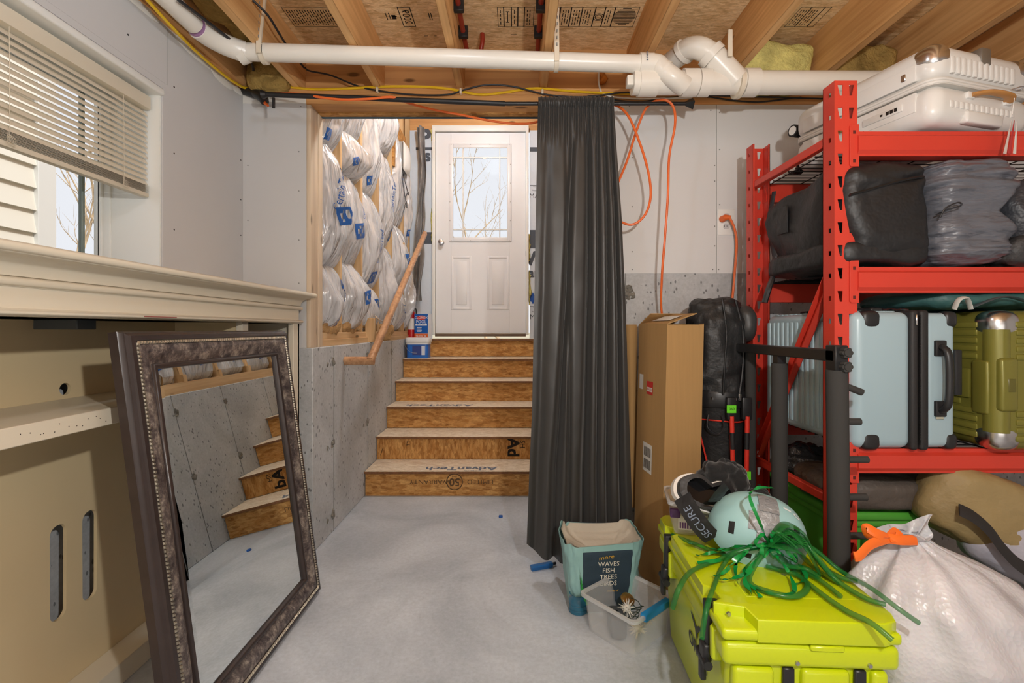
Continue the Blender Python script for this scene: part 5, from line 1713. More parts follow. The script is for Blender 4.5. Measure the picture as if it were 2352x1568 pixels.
# ---- light blue suitcase
M['ice'] = plain('ice_blue_shell', (160, 184, 194), 0.32, coat=0.15)
M['black_plastic'] = plain('black_plastic', (34, 34, 36), 0.38)
bx0, bx1, byf, byb = 1.113, 1.452, 1.555, 2.10
bz0, bz1 = ZS3, ZS3 + 0.452
bs = thing('suitcase', 'light blue hard shell suitcase with black zip band on the third deck', 'suitcase', ((bx0 + bx1) / 2, 1.83, bz0), group='suitcases on the red rack')
xm0, xm1 = 1.302, 1.352
left = MB().box((bx0, byf, bz0), (xm0 + 0.004, byb, bz1), 0.030, 5).build('front_shell', M['ice'], bs)
right = MB().box((xm1 - 0.004, byf + 0.002, bz0 + 0.004), (bx1, byb, bz1 - 0.004), 0.022, 5).build('back_shell', M['ice'], bs)
for k, (a, b) in enumerate(((xm0 - 0.006, xm0 + 0.020), (xm0 + 0.024, xm1 + 0.004))):
    MB().box((a, byf - 0.006, bz0 - 0.002), (b, byb + 0.006, bz1 + 0.005), 0.010, 3).build('gusset', plain('black_zip_cloth_%d' % k, (36, 35, 36), 0.6, bmp=0.4, bs=300, bd=0.002), bs)
zp_ = MB()
for k in range(90):
    z = bz0 + 0.02 + k * 0.0047
    zp_.box((xm0 + 0.0195, byf - 0.0075, z), (xm0 + 0.0245, byf - 0.004, z + 0.0025))
zp_.build('zip_teeth', M['black_metal'], bs, kind='stuff')
MB().box((xm0 + 0.004, byf - 0.012, bz1 - 0.045), (xm0 + 0.011, byf - 0.007, bz1 - 0.01), 0.002, 1).build('zip_pull', M['nickel'], bs)
for k in range(15):
    y = byf + 0.055 + k * 0.033
    MB().box((bx0 - 0.005, y - 0.012, bz0 + 0.03), (bx0 + 0.012, y + 0.012, bz1 - 0.03), 0.005, 2).build('rib', M['ice'], left)
    MB().box((bx0 + 0.03, y - 0.012, bz1 - 0.012), (xm0 - 0.02, y + 0.012, bz1 + 0.004), 0.004, 2).build('rib', M['ice'], left)
for z in (bz0 + 0.026, bz1 - 0.026):
    MB().blob((bx0 + 0.058, byf + 0.022, z), (0.032, 0.026, 0.030), 0.6, 0.6, n=20, m=14).build('corner_bumper', M['black_plastic'], bs)
    MB().blob((bx1 - 0.018, byf + 0.022, z), (0.022, 0.024, 0.028), 0.6, 0.6, n=20, m=14).build('corner_bumper', M['black_plastic'], bs)
hxx = 1.393
MB().tube(spline([(hxx, byf - 0.004, bz1 - 0.115), (hxx, byf - 0.030, bz1 - 0.135), (hxx + 0.002, byf - 0.034, bz1 - 0.22), (hxx, byf - 0.030, bz1 - 0.30), (hxx, byf - 0.004, bz1 - 0.325)], 6), 0.012, 10, flat=0.8).build('carry_handle', M['black_plastic'], bs)
for z in (bz1 - 0.12, bz1 - 0.318):
    MB().box((hxx - 0.018, byf - 0.008, z - 0.026), (hxx + 0.018, byf + 0.005, z + 0.026), 0.004, 2).build('handle_mount', M['black_plastic'], bs)
MB().box((bx1 - 0.010, byf - 0.003, bz1 - 0.275), (bx1 + 0.014, byf + 0.05, bz1 - 0.125), 0.005, 2).build('trolley_grip', M['black_plastic'], bs)
MB().box((hxx - 0.014, byf - 0.003, bz1 - 0.352), (hxx + 0.012, byf, bz1 - 0.328), 0.001, 1).build('tape_patch', plain('beige_tape', (170, 168, 150), 0.6), bs)
for y in (byf + 0.08, byb - 0.1):
    MB().box((bx0 + 0.10, y - 0.02, bz1), (bx0 + 0.14, y + 0.02, bz1 + 0.016), 0.004, 1).build('side_foot', M['black_plastic'], bs)
MB().tube([(bx0 + 0.12, byf + 0.08, bz1 + 0.012), (bx0 + 0.12, byb - 0.1, bz1 + 0.012)], 0.006, 8).build('side_handle', M['black_plastic'], bs)
MB().tube([(xm0 - 0.05 + 0.02 * k, byf + 0.10 + 0.004 * (k % 2), bz1 + 0.009 + 0.004 * (k % 2)) for k in range(7)], 0.004, 6).build('chain', M['nickel'], bs)

# ---- olive suitcase
M['olive'] = plain('olive_shell', (126, 122, 52), 0.3, 0.25, coat=0.2)
ox0, ox1, oyf, oyb = 1.535, 1.93, 1.512, 2.08
oz0, oz1 = ZS3, ZS3 + 0.455
os_ = thing('suitcase', 'olive green ribbed hard shell suitcase with metal corners on the third deck', 'suitcase', ((ox0 + ox1) / 2, 1.8, oz0), group='suitcases on the red rack')
MB().box((ox0, oyf, oz0), (ox1, oyb, oz1), 0.05, 6).build('shell', M['olive'], os_)
for k in range(15):
    z = oz0 + 0.045 + k * 0.026
    if 4 <= k <= 9:
        MB().box((ox0 + 0.11, oyf - 0.005, z - 0.010), (ox1 - 0.04, oyf + 0.01, z + 0.010), 0.005, 2).build('rib', M['olive'], os_)
        MB().box((ox0 - 0.005, oyf + 0.12, z - 0.010), (ox0 + 0.01, oyb - 0.04, z + 0.010), 0.005, 2).build('rib', M['olive'], os_)
    else:
        MB().box((ox0 + 0.062, oyf - 0.005, z - 0.010), (ox1 - 0.04, oyf + 0.01, z + 0.010), 0.005, 2).build('rib', M['olive'], os_)
        MB().box((ox0 - 0.005, oyf + 0.062, z - 0.010), (ox0 + 0.01, oyb - 0.04, z + 0.010), 0.005, 2).build('rib', M['olive'], os_)
MB().tube([(ox0 + 0.03, oyf + 0.03, oz0 + 0.062), (ox0 + 0.03, oyf + 0.03, oz1 - 0.062)], 0.034, 20).build('edge_column', M['olive'], os_)
zmid = (oz0 + oz1) / 2
for z in (oz0 + 0.03, oz1 - 0.03):
    MB().blob((ox0 + 0.050, oyf + 0.050, z + (0.02 if z < zmid else -0.02)), (0.0515, 0.0515, 0.0515), 0.75, 0.8, n=32, m=24).build('corner_guard', M['nickel'], os_)
zc = (oz0 + oz1) / 2 - 0.01
MB().box((ox0 + 0.006, oyf - 0.012, zc - 0.085), (ox0 + 0.062, oyf + 0.03, zc + 0.085), 0.010, 3).build('trolley_grip', M['olive'], os_)
MB().box((ox0 - 0.010, oyf + 0.02, zc - 0.10), (ox0 + 0.02, oyf + 0.075, zc + 0.075), 0.008, 3).build('latch_housing', M['olive'], os_)
MB().box((ox0 - 0.008, oyf + 0.085, zc - 0.055), (ox0 + 0.02, oyf + 0.15, zc + 0.045), 0.006, 2).build('lock_plate', M['olive'], os_)
MB().box((ox0 + 0.026, oyf - 0.0135, zc - 0.022), (ox0 + 0.05, oyf - 0.011, zc + 0.020), 0.002, 1).build('release_button', plain('olive_dark', (96, 92, 38), 0.35), os_)
MB().box((ox0 + 0.145, oyf - 0.012, oz0 + 0.10), (ox0 + 0.19, oyf + 0.02, oz1 - 0.09), 0.008, 3).build('grip_frame', M['olive'], os_)

# ---- teal sack squeezed above the suitcases
M['teal'] = plain('teal_nylon', (58, 100, 98), 0.5, var=0.15, vs=9, bmp=0.5, bs=22, bd=0.01)
ts = thing('stuff_sack', 'teal nylon sack with webbing squeezed above the olive suitcase', 'sack', (1.68, 1.82, oz1))
MB().blob((1.66, 1.80, oz1 + 0.040), (0.28, 0.22, 0.038), 0.7, 0.7, 0.014, 9, 48, 24, seed=2).build('sack', M['teal'], ts)
MB().tube(spline([(1.50, 1.56, oz1 + 0.01), (1.60, 1.55, oz1 + 0.045), (1.72, 1.55, oz1 + 0.02), (1.80, 1.56, oz1 + 0.04)], 8), 0.014, 8, flat=0.2).build('webbing', plain('teal_webbing', (62, 86, 92), 0.6), ts)
MB().tube(spline([(1.445, 1.56, oz1 + 0.005), (1.45, 1.55, oz1 + 0.035), (1.475, 1.55, oz1 + 0.042), (1.495, 1.56, oz1 + 0.02), (1.50, 1.56, oz1 + 0.005)], 8), 0.010, 8, flat=0.4).build('pale_loop', plain('pale_webbing', (186, 186, 180), 0.6, bmp=0.4, bs=60), ts)

# ---- black duffel on the second deck
M['duffel'] = plain('black_canvas', (29, 29, 31), 0.5, spec=0.5, var=0.08, vs=7, bmp=0.6, bs=7, bd=0.03)
df = thing('duffel_bag', 'large black canvas duffel bag lying on the second deck', 'bag', (1.24, 1.8, ZS2))
def duf(p):
    q = p.copy()
    q.z *= 1.0 - 0.10 * (q.y / 0.3)
    if p.x < 0:
        q.x += 0.014 * math.sin(p.y * 14 + p.z * 10) + 0.022 * math.exp(-((p.z + 0.10) / 0.05) ** 2)
    if p.y < 0:
        q.y += 0.012 * noise.noise(Vector((p.x * 9, p.z * 16 + p.x * 12, 2)))
        q.y += 0.016 * math.exp(-((p.z - 0.075 - 0.25 * p.x) / 0.012) ** 2)
    return q
ZD = ZS2 + 0.172
MB().blob((1.235, 1.815, ZD + 0.014), (0.155, 0.262, 0.157), 0.30, 0.32, 0.016, 6, 96, 72, seed=4, fn=duf).build('body', M['duffel'], df, 70)
def duf2(p):
    q = p.copy()
    q.z += 0.012 * noise.noise(Vector((p.x * 8, p.y * 6, 4)))
    return q
MB().blob((1.235, 1.815, ZD - 0.126), (0.158, 0.253, 0.045), 0.40, 0.32, 0.014, 6, 80, 30, seed=6, fn=duf2).build('lower_pocket', M['duffel'], df, 70)
MB().tube(spline([(1.10, 1.556, ZD + 0.058), (1.18, 1.560, ZD + 0.080), (1.28, 1.560, ZD + 0.108), (1.355, 1.572, ZD + 0.122)], 8), 0.0045, 6).build('zip', plain('zip_black', (22, 22, 24), 0.4), df)
MB().tube(spline([at(1778, 440, 2.08), at(1768, 500, 2.09), at(1770, 540, 2.09), at(1780, 595, 2.05)], 8), 0.016, 8, flat=0.3).build('strap', plain('strap_web', (48, 50, 54), 0.6), df)
MB().tube(spline([at(1780, 590, 2.03), at(1778, 625, 2.02), at(1765, 665, 2.0), at(1756, 695, 2.0)], 8), [0.016] * 12 + [0.02] * 13, 8, flat=0.5).build('grip', M['black_plastic'], df)
MB().box((1.078, 1.88, ZD + 0.0), (1.084, 1.95, ZD + 0.11), 0.002, 1).build('pocket_seam', M['duffel'], df)
# ---- grey nylon sack, cinched in the middle, and its neighbours
M['greynylon'] = plain('grey_nylon', (100, 102, 110), 0.36, var=0.08, vs=9, bmp=0.8, bs=5, bd=0.04, stretch=(1, 1, 3.4))
gs = thing('stuff_sack', 'pale grey nylon sack cinched with a cord beside the duffel', 'sack', (1.52, 1.66, ZS2))
def cinch(p):
    q = p.copy()
    k = 1 - 0.24 * math.exp(-((p.z - 0.005) / 0.022) ** 2)
    rd = 0.030 * (abs(noise.noise(Vector((p.x * 5 + p.y * 5, p.y * 4, p.z * 26)))) - 0.22) + 0.014 * (abs(noise.noise(Vector((p.x * 11, p.y * 11 + 3, p.z * 60)))) - 0.2)
    k += rd / 0.13
    q.x *= k
    q.y *= k
    return q
MB().blob((1.515, 1.655, ZS2 + 0.178), (0.135, 0.13, 0.178), 0.42, 0.55, 0.014, 8, 110, 110, seed=7, fn=cinch).build('sack', M['greynylon'], gs, 70)
MB().tube(spline([(1.385, 1.56, ZS2 + 0.165), (1.40, 1.535, ZS2 + 0.175), (1.43, 1.52, ZS2 + 0.185), (1.42, 1.52, ZS2 + 0.195), (1.39, 1.53, ZS2 + 0.18), (1.38, 1.54, ZS2 + 0.15)], 6), 0.0025, 6).build('draw_cord', M['black_cable'], gs)
sk2 = thing('stuff_sack', 'dark grey nylon sack at the right edge of the second deck', 'sack', (1.80, 1.68, ZS2))
MB().blob((1.80, 1.72, ZS2 + 0.15), (0.135, 0.15, 0.15), 0.5, 0.6, 0.025, 9, 48, 36, seed=12).build('sack', plain('dark_grey_nylon', (58, 60, 66), 0.45, bmp=0.8, bs=10, bd=0.03), sk2, 70)
sk3 = MB().blob((1.72, 1.60, ZS2 + 0.05), (0.11, 0.06, 0.05), 0.6, 0.7, 0.02, 12, 36, 24, seed=3).build('loose_cloth', plain('charcoal_cloth', (52, 51, 52), 0.55, bmp=0.7, bs=14, bd=0.02))
tag(sk3, 'crumpled charcoal cloth in front of the dark grey sack', 'cloth')
sk4 = MB().blob((1.70, 1.76, ZS2 + 0.30), (0.06, 0.05, 0.06), 0.7, 0.8, 0.02, 14, 30, 20, seed=8).build('crumpled_bag', plain('pale_plastic_bag', (186, 196, 206), 0.35, bmp=0.8, bs=18, bd=0.02))
tag(sk4, 'pale crumpled plastic bag wedged behind the grey sacks', 'bag')

# ---- below the third deck: green tote, bags, sleeping pads
M['totegreen'] = plain('green_polypropylene', (88, 174, 62), 0.35)
tx0, tx1, tyf, tyb = 1.155, 1.525, 1.70, 2.22
tt = thing('storage_tote', 'green plastic storage tote with lid under the rack', 'tote', ((tx0 + tx1) / 2, 1.96, 0))
MB().box((tx0 + 0.02, tyf + 0.02, 0.0), (tx1 - 0.02, tyb - 0.02, 0.455), 0.02, 3, taper=0.88).build('tub', M['totegreen'], tt)
MB().box((tx0 + 0.004, tyf + 0.004, 0.435), (tx1 - 0.004, tyb - 0.004, 0.46), 0.006, 2).build('rim', M['totegreen'], tt)
lid = MB().box((tx0 - 0.006, tyf - 0.006, 0.458), (tx1 + 0.006, tyb + 0.006, 0.492), 0.012, 3).build('lid', M['totegreen'], tt)
MB().box((tx0 + 0.05, tyf + 0.05, 0.490), (tx1 - 0.05, tyb - 0.05, 0.500), 0.006, 2).build('lid_panel', M['totegreen'], lid)
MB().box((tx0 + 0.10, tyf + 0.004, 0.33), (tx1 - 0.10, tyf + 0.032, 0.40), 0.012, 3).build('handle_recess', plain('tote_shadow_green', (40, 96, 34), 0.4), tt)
bb1 = MB().blob((1.32, 1.80, 0.560), (0.215, 0.15, 0.060), 0.5, 0.5, 0.012, 10, 48, 24, seed=5).build('rolled_tarp', plain('brown_grey_tarp', (92, 84, 78), 0.5, bmp=0.6, bs=14, bd=0.02))
tag(bb1, 'brown grey folded tarp lying on the green tote lid', 'tarp')
bb2 = MB().blob((1.24, 2.02, 0.575), (0.11, 0.10, 0.075), 0.7, 0.8, 0.03, 12, 40, 28, seed=15).build('bin_bag', plain('black_bin_liner', (52, 52, 54), 0.25, bmp=0.9, bs=14, bd=0.03))
tag(bb2, 'shiny black bin liner at the back of the tote lid', 'bag')
# tan camping pad bag
M['tanbag'] = plain('tan_ripstop', (150, 130, 88), 0.6, var=0.08, vs=8, bmp=0.6, bs=12, bd=0.02)
tn = thing('camping_bag', 'tan and lavender camping roll with a wide black strap', 'bag', (1.70, 1.70, 0.42))
RT = Matrix.Translation(at(2245, 1168, 1.61)) @ Matrix.Rotation(R(24), 4, 'Y') @ Matrix.Rotation(R(-14), 4, 'Z')
MB().blob((0, 0, 0), (0.185, 0.10, 0.125), 0.6, 0.7, 0.012, 9, 56, 36, seed=21, M=RT).build('tan_end', M['tanbag'], tn, 70)
MB().blob((0.17, -0.012, -0.060), (0.20, 0.09, 0.11), 0.6, 0.7, 0.014, 9, 56, 36, seed=22, M=RT).build('lavender_middle', plain('lavender_nylon', (176, 174, 186), 0.45, bmp=0.5, bs=12, bd=0.02), tn, 70)
st_ = spline([at(2203, 1170, 1.510), at(2235, 1186, 1.498), at(2272, 1218, 1.484), at(2302, 1258, 1.470), at(2340, 1296, 1.458), at(2400, 1330, 1.45)], 6)
MB().tube(st_, 0.024, 8, flat=0.12, up=(0, -0.7, 0.7)).build('strap', plain('black_webbing', (40, 38, 38), 0.7), tn)
ln = MB().blob((1.95, 1.46, 0.16), (0.26, 0.12, 0.155), 0.55, 0.6, 0.03, 6, 48, 36, seed=31).build('canvas_bundle', plain('beige_canvas', (196, 186, 168), 0.7, var=0.06, vs=6, bmp=0.3, bs=20, bd=0.01))
tag(ln, 'beige canvas bundle on the floor beside the rubbish bag', 'bundle')
bk2 = MB().blob((1.80, 1.62, 0.345), (0.16, 0.09, 0.045), 0.7, 0.8, 0.02, 10, 40, 24, seed=33).build('black_pouch', M['duffel'])
tag(bk2, 'black cloth pouch below the tan camping roll', 'pouch')
bk3 = MB().blob((1.66, 1.90, 0.55), (0.12, 0.12, 0.09), 0.7, 0.8, 0.02, 10, 40, 24, seed=35).build('grey_sack', plain('olive_grey_cloth', (92, 92, 80), 0.7))
tag(bk3, 'olive grey sack behind the tan camping roll', 'sack')

# ================================================================== GYM STAND
gy = thing('weight_stand', 'black weight stand with foam covered posts and pegs', 'weight stand', (1.0, 1.75, 0))
M['foam_grey'] = plain('charcoal_foam', (60, 59, 58), 0.85, spec=0.2, bmp=0.1, bs=300)
gx = 0.988
zb_ = H - 0.058
MB().box((gx - 0.02, 1.44, zb_ - 0.042), (gx + 0.02, 2.085, zb_ - 0.006), 0.003, 1).build('top_bar', M['black_metal'], gy)
MB().box((gx - 0.020, 1.432, zb_ - 0.075), (gx + 0.020, 1.48, zb_ + 0.008), 0.003, 1).build('clamp', M['black_metal'], gy)
for k, z in enumerate((zb_ - 0.014, zb_ - 0.056)):
    kn = MB()
    for q in range(6):
        a = 2 * PI * q / 6
        kn.tube([(gx + 0.006 + 0.010 * math.cos(a), 1.433, z + 0.010 * math.sin(a)), (gx + 0.006 + 0.010 * math.cos(a), 1.415, z + 0.010 * math.sin(a))], 0.007, 8)
    kn.tube([(gx + 0.006, 1.434, z), (gx + 0.006, 1.412, z)], 0.011, 12)
    kn.build('knob', M['foam_grey'], gy)
def post(y, zt, name, r=0.030, lean=0.0):
    MB().box((gx - 0.016, y - 0.016, 0.03), (gx + 0.016, y + 0.016, zb_ - 0.03)).build('post', M['black_metal'], gy)
    MB().tube([(gx + lean, y, 0.28), (gx, y, zt)], r, 24).build('foam_sleeve', M['foam_grey'], gy)
post(1.455, H - 0.126, 'a', 0.030, 0.008)
post(1.77, H - 0.128, 'b', 0.0275)
MB().box((1.012, 2.05, 0.03), (1.042, 2.08, zb_ - 0.03)).build('post', M['black_metal'], gy)
MB().tube([(1.027, 2.065, 0.28), (1.027, 2.065, H - 0.075)], 0.022, 24).build('foam_sleeve', M['foam_grey'], gy)
for k, (py, dy) in enumerate(((893, 0.16), (968, 0.0), (1055, -0.02), (1141, -0.01), (1230, -0.02), (1318, -0.03))):
    c = at(1945, py - (14 if k == 0 else 0), 1.455)
    L = 0.085 if k != 2 else 0.10
    e = at((1980, 1976, 1993, 1990, 1992, 2003)[k], py + (8 if k == 0 else 0), 1.45)
    s = Vector((gx, 1.455, c.z))
    MB().tube([s, Vector((e.x, 1.45, e.z))], 0.0105, 12).build('peg', M['foam_grey'], gy)
MB().box((gx - 0.025, 1.40, 0.0), (gx + 0.025, 2.10, 0.035), 0.003, 1).build('base', M['black_metal'], gy)
# ================================================================== TALL CARTON, GOLF BAG
M['card'] = plain('corrugated_card', (176, 140, 92), 0.8, spec=0.2, var=0.04, vs=4, stretch=(20, 20, 1))
M['card_in'] = plain('card_inside', (150, 116, 76), 0.85, spec=0.2)
M['paper'] = plain('paper_label', (222, 220, 214), 0.6)
cb = thing('tall_carton', 'tall brown cardboard carton leaning by the curtain', 'box', (0.66, 2.12, 0))
# footprint: edge facing the camera, left and right corners, back; the top leans slightly
E0, L0, R0 = Vector((0.615, 2.00, 0.001)), Vector((0.575, 2.30, 0.001)), Vector((0.785, 2.035, 0.001))
B0 = L0 + (R0 - E0)
lean = Vector((0.035, 0.02, 1.165))
mb = MB()
vs = [E0, L0, B0, R0] + [p + lean for p in (E0, L0, B0, R0)]
mb.raw(vs, [(0, 1, 5, 4), (1, 2, 6, 5), (2, 3, 7, 6), (3, 0, 4, 7), (3, 2, 1, 0)])
mb.raw([p + (vs[0] + vs[2] - p * 2).normalized() * 0.004 + Vector((0, 0, 0.003)) for p in vs], [(4, 5, 1, 0), (5, 6, 2, 1), (6, 7, 3, 2), (7, 4, 0, 3)])
mb.build('walls', M['card'], cb)
def flap(a, b, d, name='flap'):
    t = Vector((0, 0, 0.004))
    m_ = MB().raw([a, b, b + d, a + d, a + t, b + t, b + d + t, a + d + t], [(3, 2, 1, 0), (4, 5, 6, 7), (0, 1, 5, 4), (1, 2, 6, 5), (2, 3, 7, 6), (3, 0, 4, 7)])
    return m_.build(name, M['card'], cb)
top = [p + lean for p in (E0, L0, B0, R0)]
f1 = flap(top[0], top[1], Vector((0.13, 0.012, 0.045)))
f2 = flap(top[2], top[1], Vector((0.03, -0.09, 0.05)))
f3 = flap(top[3], top[2], Vector((-0.02, 0.02, -0.10)))
o = top[0] + (top[1] - top[0]) * 0.45 + Vector((0.065, 0.01, 0.0275))
r_ = (top[1] - top[0]).normalized(); u_2 = Vector((0.13, 0.012, 0.045)).normalized()
pp = plane_fn(o, r_, u_2)
MB().raw([pp(-0.09, -0.035) + Vector((-.0015, 0, .0025)), pp(0.09, -0.035) + Vector((-.0015, 0, .0025)), pp(0.09, 0.03) + Vector((-.0015, 0, .0025)), pp(-0.09, 0.03) + Vector((-.0015, 0, .0025))], [(0, 1, 2, 3)]).build('shipping_label', M['paper'], f1)
# labels on the left face: face plane spanned by (L0-E0) and lean
fdir = (L0 - E0)
def on_face(s, z):
    return E0 + fdir * s + lean * (z / 1.165)
nf = fdir.cross(lean).normalized()
if nf.x > 0:
    nf = -nf
def patch(name, s0, s1, z0, z1, mat, par=cb, off=0.001):
    return MB().raw([on_face(s0, z0) + nf * off, on_face(s1, z0) + nf * off, on_face(s1, z1) + nf * off, on_face(s0, z1) + nf * off], [(0, 1, 2, 3)]).build(name, mat, par)
patch('small_label', .93, .78, 0.86, 0.93, M['paper'])
fr_ = patch('fragile_sticker', .64, .42, 0.845, 0.905, plain('sticker_red', (196, 44, 40), 0.5))
patch('sticker_panel', .62, .44, 0.858, 0.878, M['paper'], fr_, 0.0014)
tx = MB().text('FRAGILE', 0.016, lambda x, y: on_face(.53, .868) + fdir.normalized() * (-x) + Vector((0, 0, y)) + nf * 0.002)
tx.build('lettering', plain('sticker_red_ink', (190, 40, 36), 0.5), fr_)
lb = patch('barcode_label', .72, .40, 0.49, 0.62, M['paper'])
bc = MB()
for zz in (0.505, 0.56):
    for k in range(9):
        s = .68 - .028 * k
        bc.raw([on_face(s, zz) + nf * .0016, on_face(s - .016, zz) + nf * .0016, on_face(s - .016, zz + .042) + nf * .0016, on_face(s, zz + .042) + nf * .0016], [(0, 1, 2, 3)])
bc.build('barcode', M['ink'], lb)

sh = MB().sheet(lambda u, v: at(1436 + 26 * u + 6 * (1 - u) * math.sin(v * 3), 745 + 420 * v, 2.385 - 0.02 * math.sin(u * 3)), 8, 12, 0.004).build('cardboard_sheet', M['card'])
tag(sh, 'bent brown cardboard sheet standing behind the tall carton', 'cardboard')
gb_ = thing('golf_bag', 'black golf stand bag with hood and red folding legs', 'golf bag', (0.915, 2.17, 0))
M['golf'] = plain('black_golf_nylon', (38, 38, 39), 0.5, var=0.06, vs=8, bmp=0.7, bs=11, bd=0.02)
cxg, cyg = 0.936, 2.17
zh = H - (920 - 755) * 2.08 / F
MB().lathe([(0.10, 0.0), (0.11, 0.02), (0.105, 0.25), (0.11, zh - 0.02), (0.118, zh)], 28, Matrix.Translation((cxg, cyg, 0)) @ Matrix.Diagonal((1.05, 0.95, 1, 1))).build('bag_body', M['golf'], gb_)
MB().lathe([(0.119, zh - 0.03), (0.123, zh - 0.02), (0.123, zh + 0.03), (0.119, zh + 0.04)], 28, Matrix.Translation((cxg, cyg, 0)) @ Matrix.Diagonal((1.05, 0.95, 1, 1))).build('collar', M['black_plastic'], gb_)
def hood(p):
    q = p.copy()
    t = (p.z + 0.235) / 0.47
    q.x = q.x * (1.0 - 0.10 * t) - 0.030 * t
    if t > .6:
        q.x += 0.03 * (t - .6) * (1 if p.x > 0 else 0)
    return q
MB().blob((cxg, cyg, zh + 0.225), (0.128, 0.115, 0.228), 0.5, 0.8, 0.024, 11, 60, 52, seed=5, fn=hood).build('hood', M['golf'], gb_, 70)
MB().blob((cxg + 0.10, cyg - 0.01, zh + 0.34), (0.05, 0.085, 0.085), 0.8, 0.9, 0.008, 9, 28, 20, seed=6).build('hood_brim', plain('hood_grey', (58, 58, 58), 0.45), gb_)
MB().tube(spline([(cxg + 0.035, cyg - 0.085, zh + 0.44), (cxg + 0.065, cyg - 0.09, zh + 0.30), (cxg + 0.06, cyg - 0.10, zh + 0.15), (cxg + 0.035, cyg - 0.117, zh + 0.02)], 8), 0.005, 6).build('hood_zip', M['black_metal'], gb_)
MB().tube(spline([(cxg - 0.03, cyg - 0.10, zh + 0.445), (cxg - 0.02, cyg - 0.118, zh + 0.30), (cxg - 0.03, cyg - 0.122, zh + 0.15), (cxg - 0.035, cyg - 0.122, zh + 0.03)], 8), 0.004, 6).build('piping', M['duffel'], gb_)
MB().box((cxg + 0.028, cyg - 0.131, zh + 0.005), (cxg + 0.040, cyg - 0.124, zh + 0.035), 0.002, 1).build('zip_pull', M['nickel'], gb_)
for x in (-0.07, 0.02, 0.075):
    MB().lathe([(0.008, 0), (0.006, 0.004)], 12, Matrix.Translation((cxg + x, cyg - 0.120 + abs(x) * 0.35, zh + 0.01)) @ Matrix.Rotation(R(90), 4, 'X')).build('snap', M['nickel'], gb_)
rl = plain('red_leg', (214, 54, 40), 0.35)
for (x, dx) in ((-0.005, 0.012), (0.062, -0.015)):
    MB().box((cxg + x - 0.02, cyg - 0.138, zh - 0.075), (cxg + x + 0.02, cyg - 0.118, zh + 0.02), 0.004, 2).build('leg_bracket', M['black_plastic'], gb_)
    MB().tube([(cxg + x, cyg - 0.135, zh - 0.06), (cxg + x + dx, cyg - 0.145, 0.05)], 0.0095, 12).build('leg', rl, gb_)
    MB().tube([(cxg + x + dx * 0.14, cyg - 0.1365, zh - 0.13), (cxg + x + dx * 0.26, cyg - 0.138, zh - 0.20)], 0.0102, 12).build('leg_sleeve', M['black_plastic'], gb_)
MB().tube(spline([(cxg - 0.115, cyg - 0.03, zh - 0.09), (cxg - 0.05, cyg - 0.105, zh - 0.085), (cxg + 0.04, cyg - 0.108, zh - 0.09), (cxg + 0.11, cyg - 0.05, zh - 0.085)], 6), 0.003, 6).build('red_piping', rl, gb_)
MB().tube([(cxg - 0.11, cyg - 0.06, zh - 0.16), (cxg - 0.085, cyg - 0.09, zh - 0.30)], 0.004, 6).build('red_piping', rl, gb_)
tgm = plain('lime_tag', (112, 226, 42), 0.5)
t_ = MB().box((cxg - 0.028, cyg - 0.1405, zh - 0.045), (cxg + 0.012, cyg - 0.139, zh - 0.012)).build('price_tag', tgm, gb_)
MB().text('060', 0.016, plane_fn((cxg - 0.008, cyg - 0.142, zh - 0.028), (1, 0, 0), (0, 0, 1))).build('lettering', M['ink'], t_)
MB().box((cxg + 0.045, cyg - 0.158, zh - 0.325), (cxg + 0.066, cyg - 0.157, zh - 0.29)).build('lime_sticker', tgm, gb_)
MB().tube(spline([(cxg - 0.09, cyg - 0.10, zh - 0.06), (cxg - 0.10, cyg - 0.115, zh - 0.11), (cxg - 0.06, cyg - 0.125, zh - 0.14), (cxg - 0.035, cyg - 0.125, zh - 0.11), (cxg - 0.04, cyg - 0.12, zh - 0.06)], 6), 0.0035, 6).build('cord_loop', M['black_cable'], gb_)

# ================================================================== LIME COOLER
M['lime'] = plain('lime_rotomould', (198, 214, 12), 0.28, coat=0.3)
crz = R(-3.0)
ccx, ccy = 0.739, 1.472
cl = thing('cooler', 'lime green hard cooler with black rubber latches', 'cooler', (ccx, ccy, 0), crz, local=True)
WX, LY = 0.215, 0.325
MB().box((-WX + 0.02, -LY + 0.02, 0.0), (WX - 0.02, LY - 0.02, 0.34), 0.03, 4, taper=0.92).build('body', M['lime'], cl)
MB().box((-WX + 0.005, -LY + 0.005, 0.318), (WX - 0.005, LY - 0.005, 0.378), 0.016, 4).build('rim', M['lime'], cl)
lid = MB().box((-WX + 0.002, -LY + 0.002, 0.383), (WX - 0.003, LY - 0.003, 0.412), 0.010, 3).build('lid', M['lime'], cl)
poly = [(-WX + 0.005, -LY + 0.072), (-WX + 0.075, -LY + 0.055), (-WX + 0.085, -LY), (WX - 0.045, -LY), (WX - 0.013, -LY + 0.013), (WX, -LY + 0.045), (WX, LY - 0.045), (WX - 0.013, LY - 0.013), (WX - 0.045, LY), (-WX + 0.03, LY), (-WX + 0.005, LY - 0.03),
        (-WX + 0.005, LY - 0.10), (-WX + 0.028, LY - 0.115), (-WX + 0.028, LY - 0.165), (-WX + 0.005, LY - 0.18), (-WX + 0.005, -LY + 0.155), (-WX + 0.028, -LY + 0.14), (-WX + 0.028, -LY + 0.09), (-WX + 0.005, -LY + 0.078)]
lt = MB().prism(poly, 0.382, 0.4395, bev=0.020, seg=6).build('lid_top', M['lime'], cl, 50)
MB().box((-WX + 0.10, -LY + 0.10, 0.436), (WX - 0.05, LY - 0.10, 0.4405), 0.002, 1).build('lid_panel', M['lime'], lid)
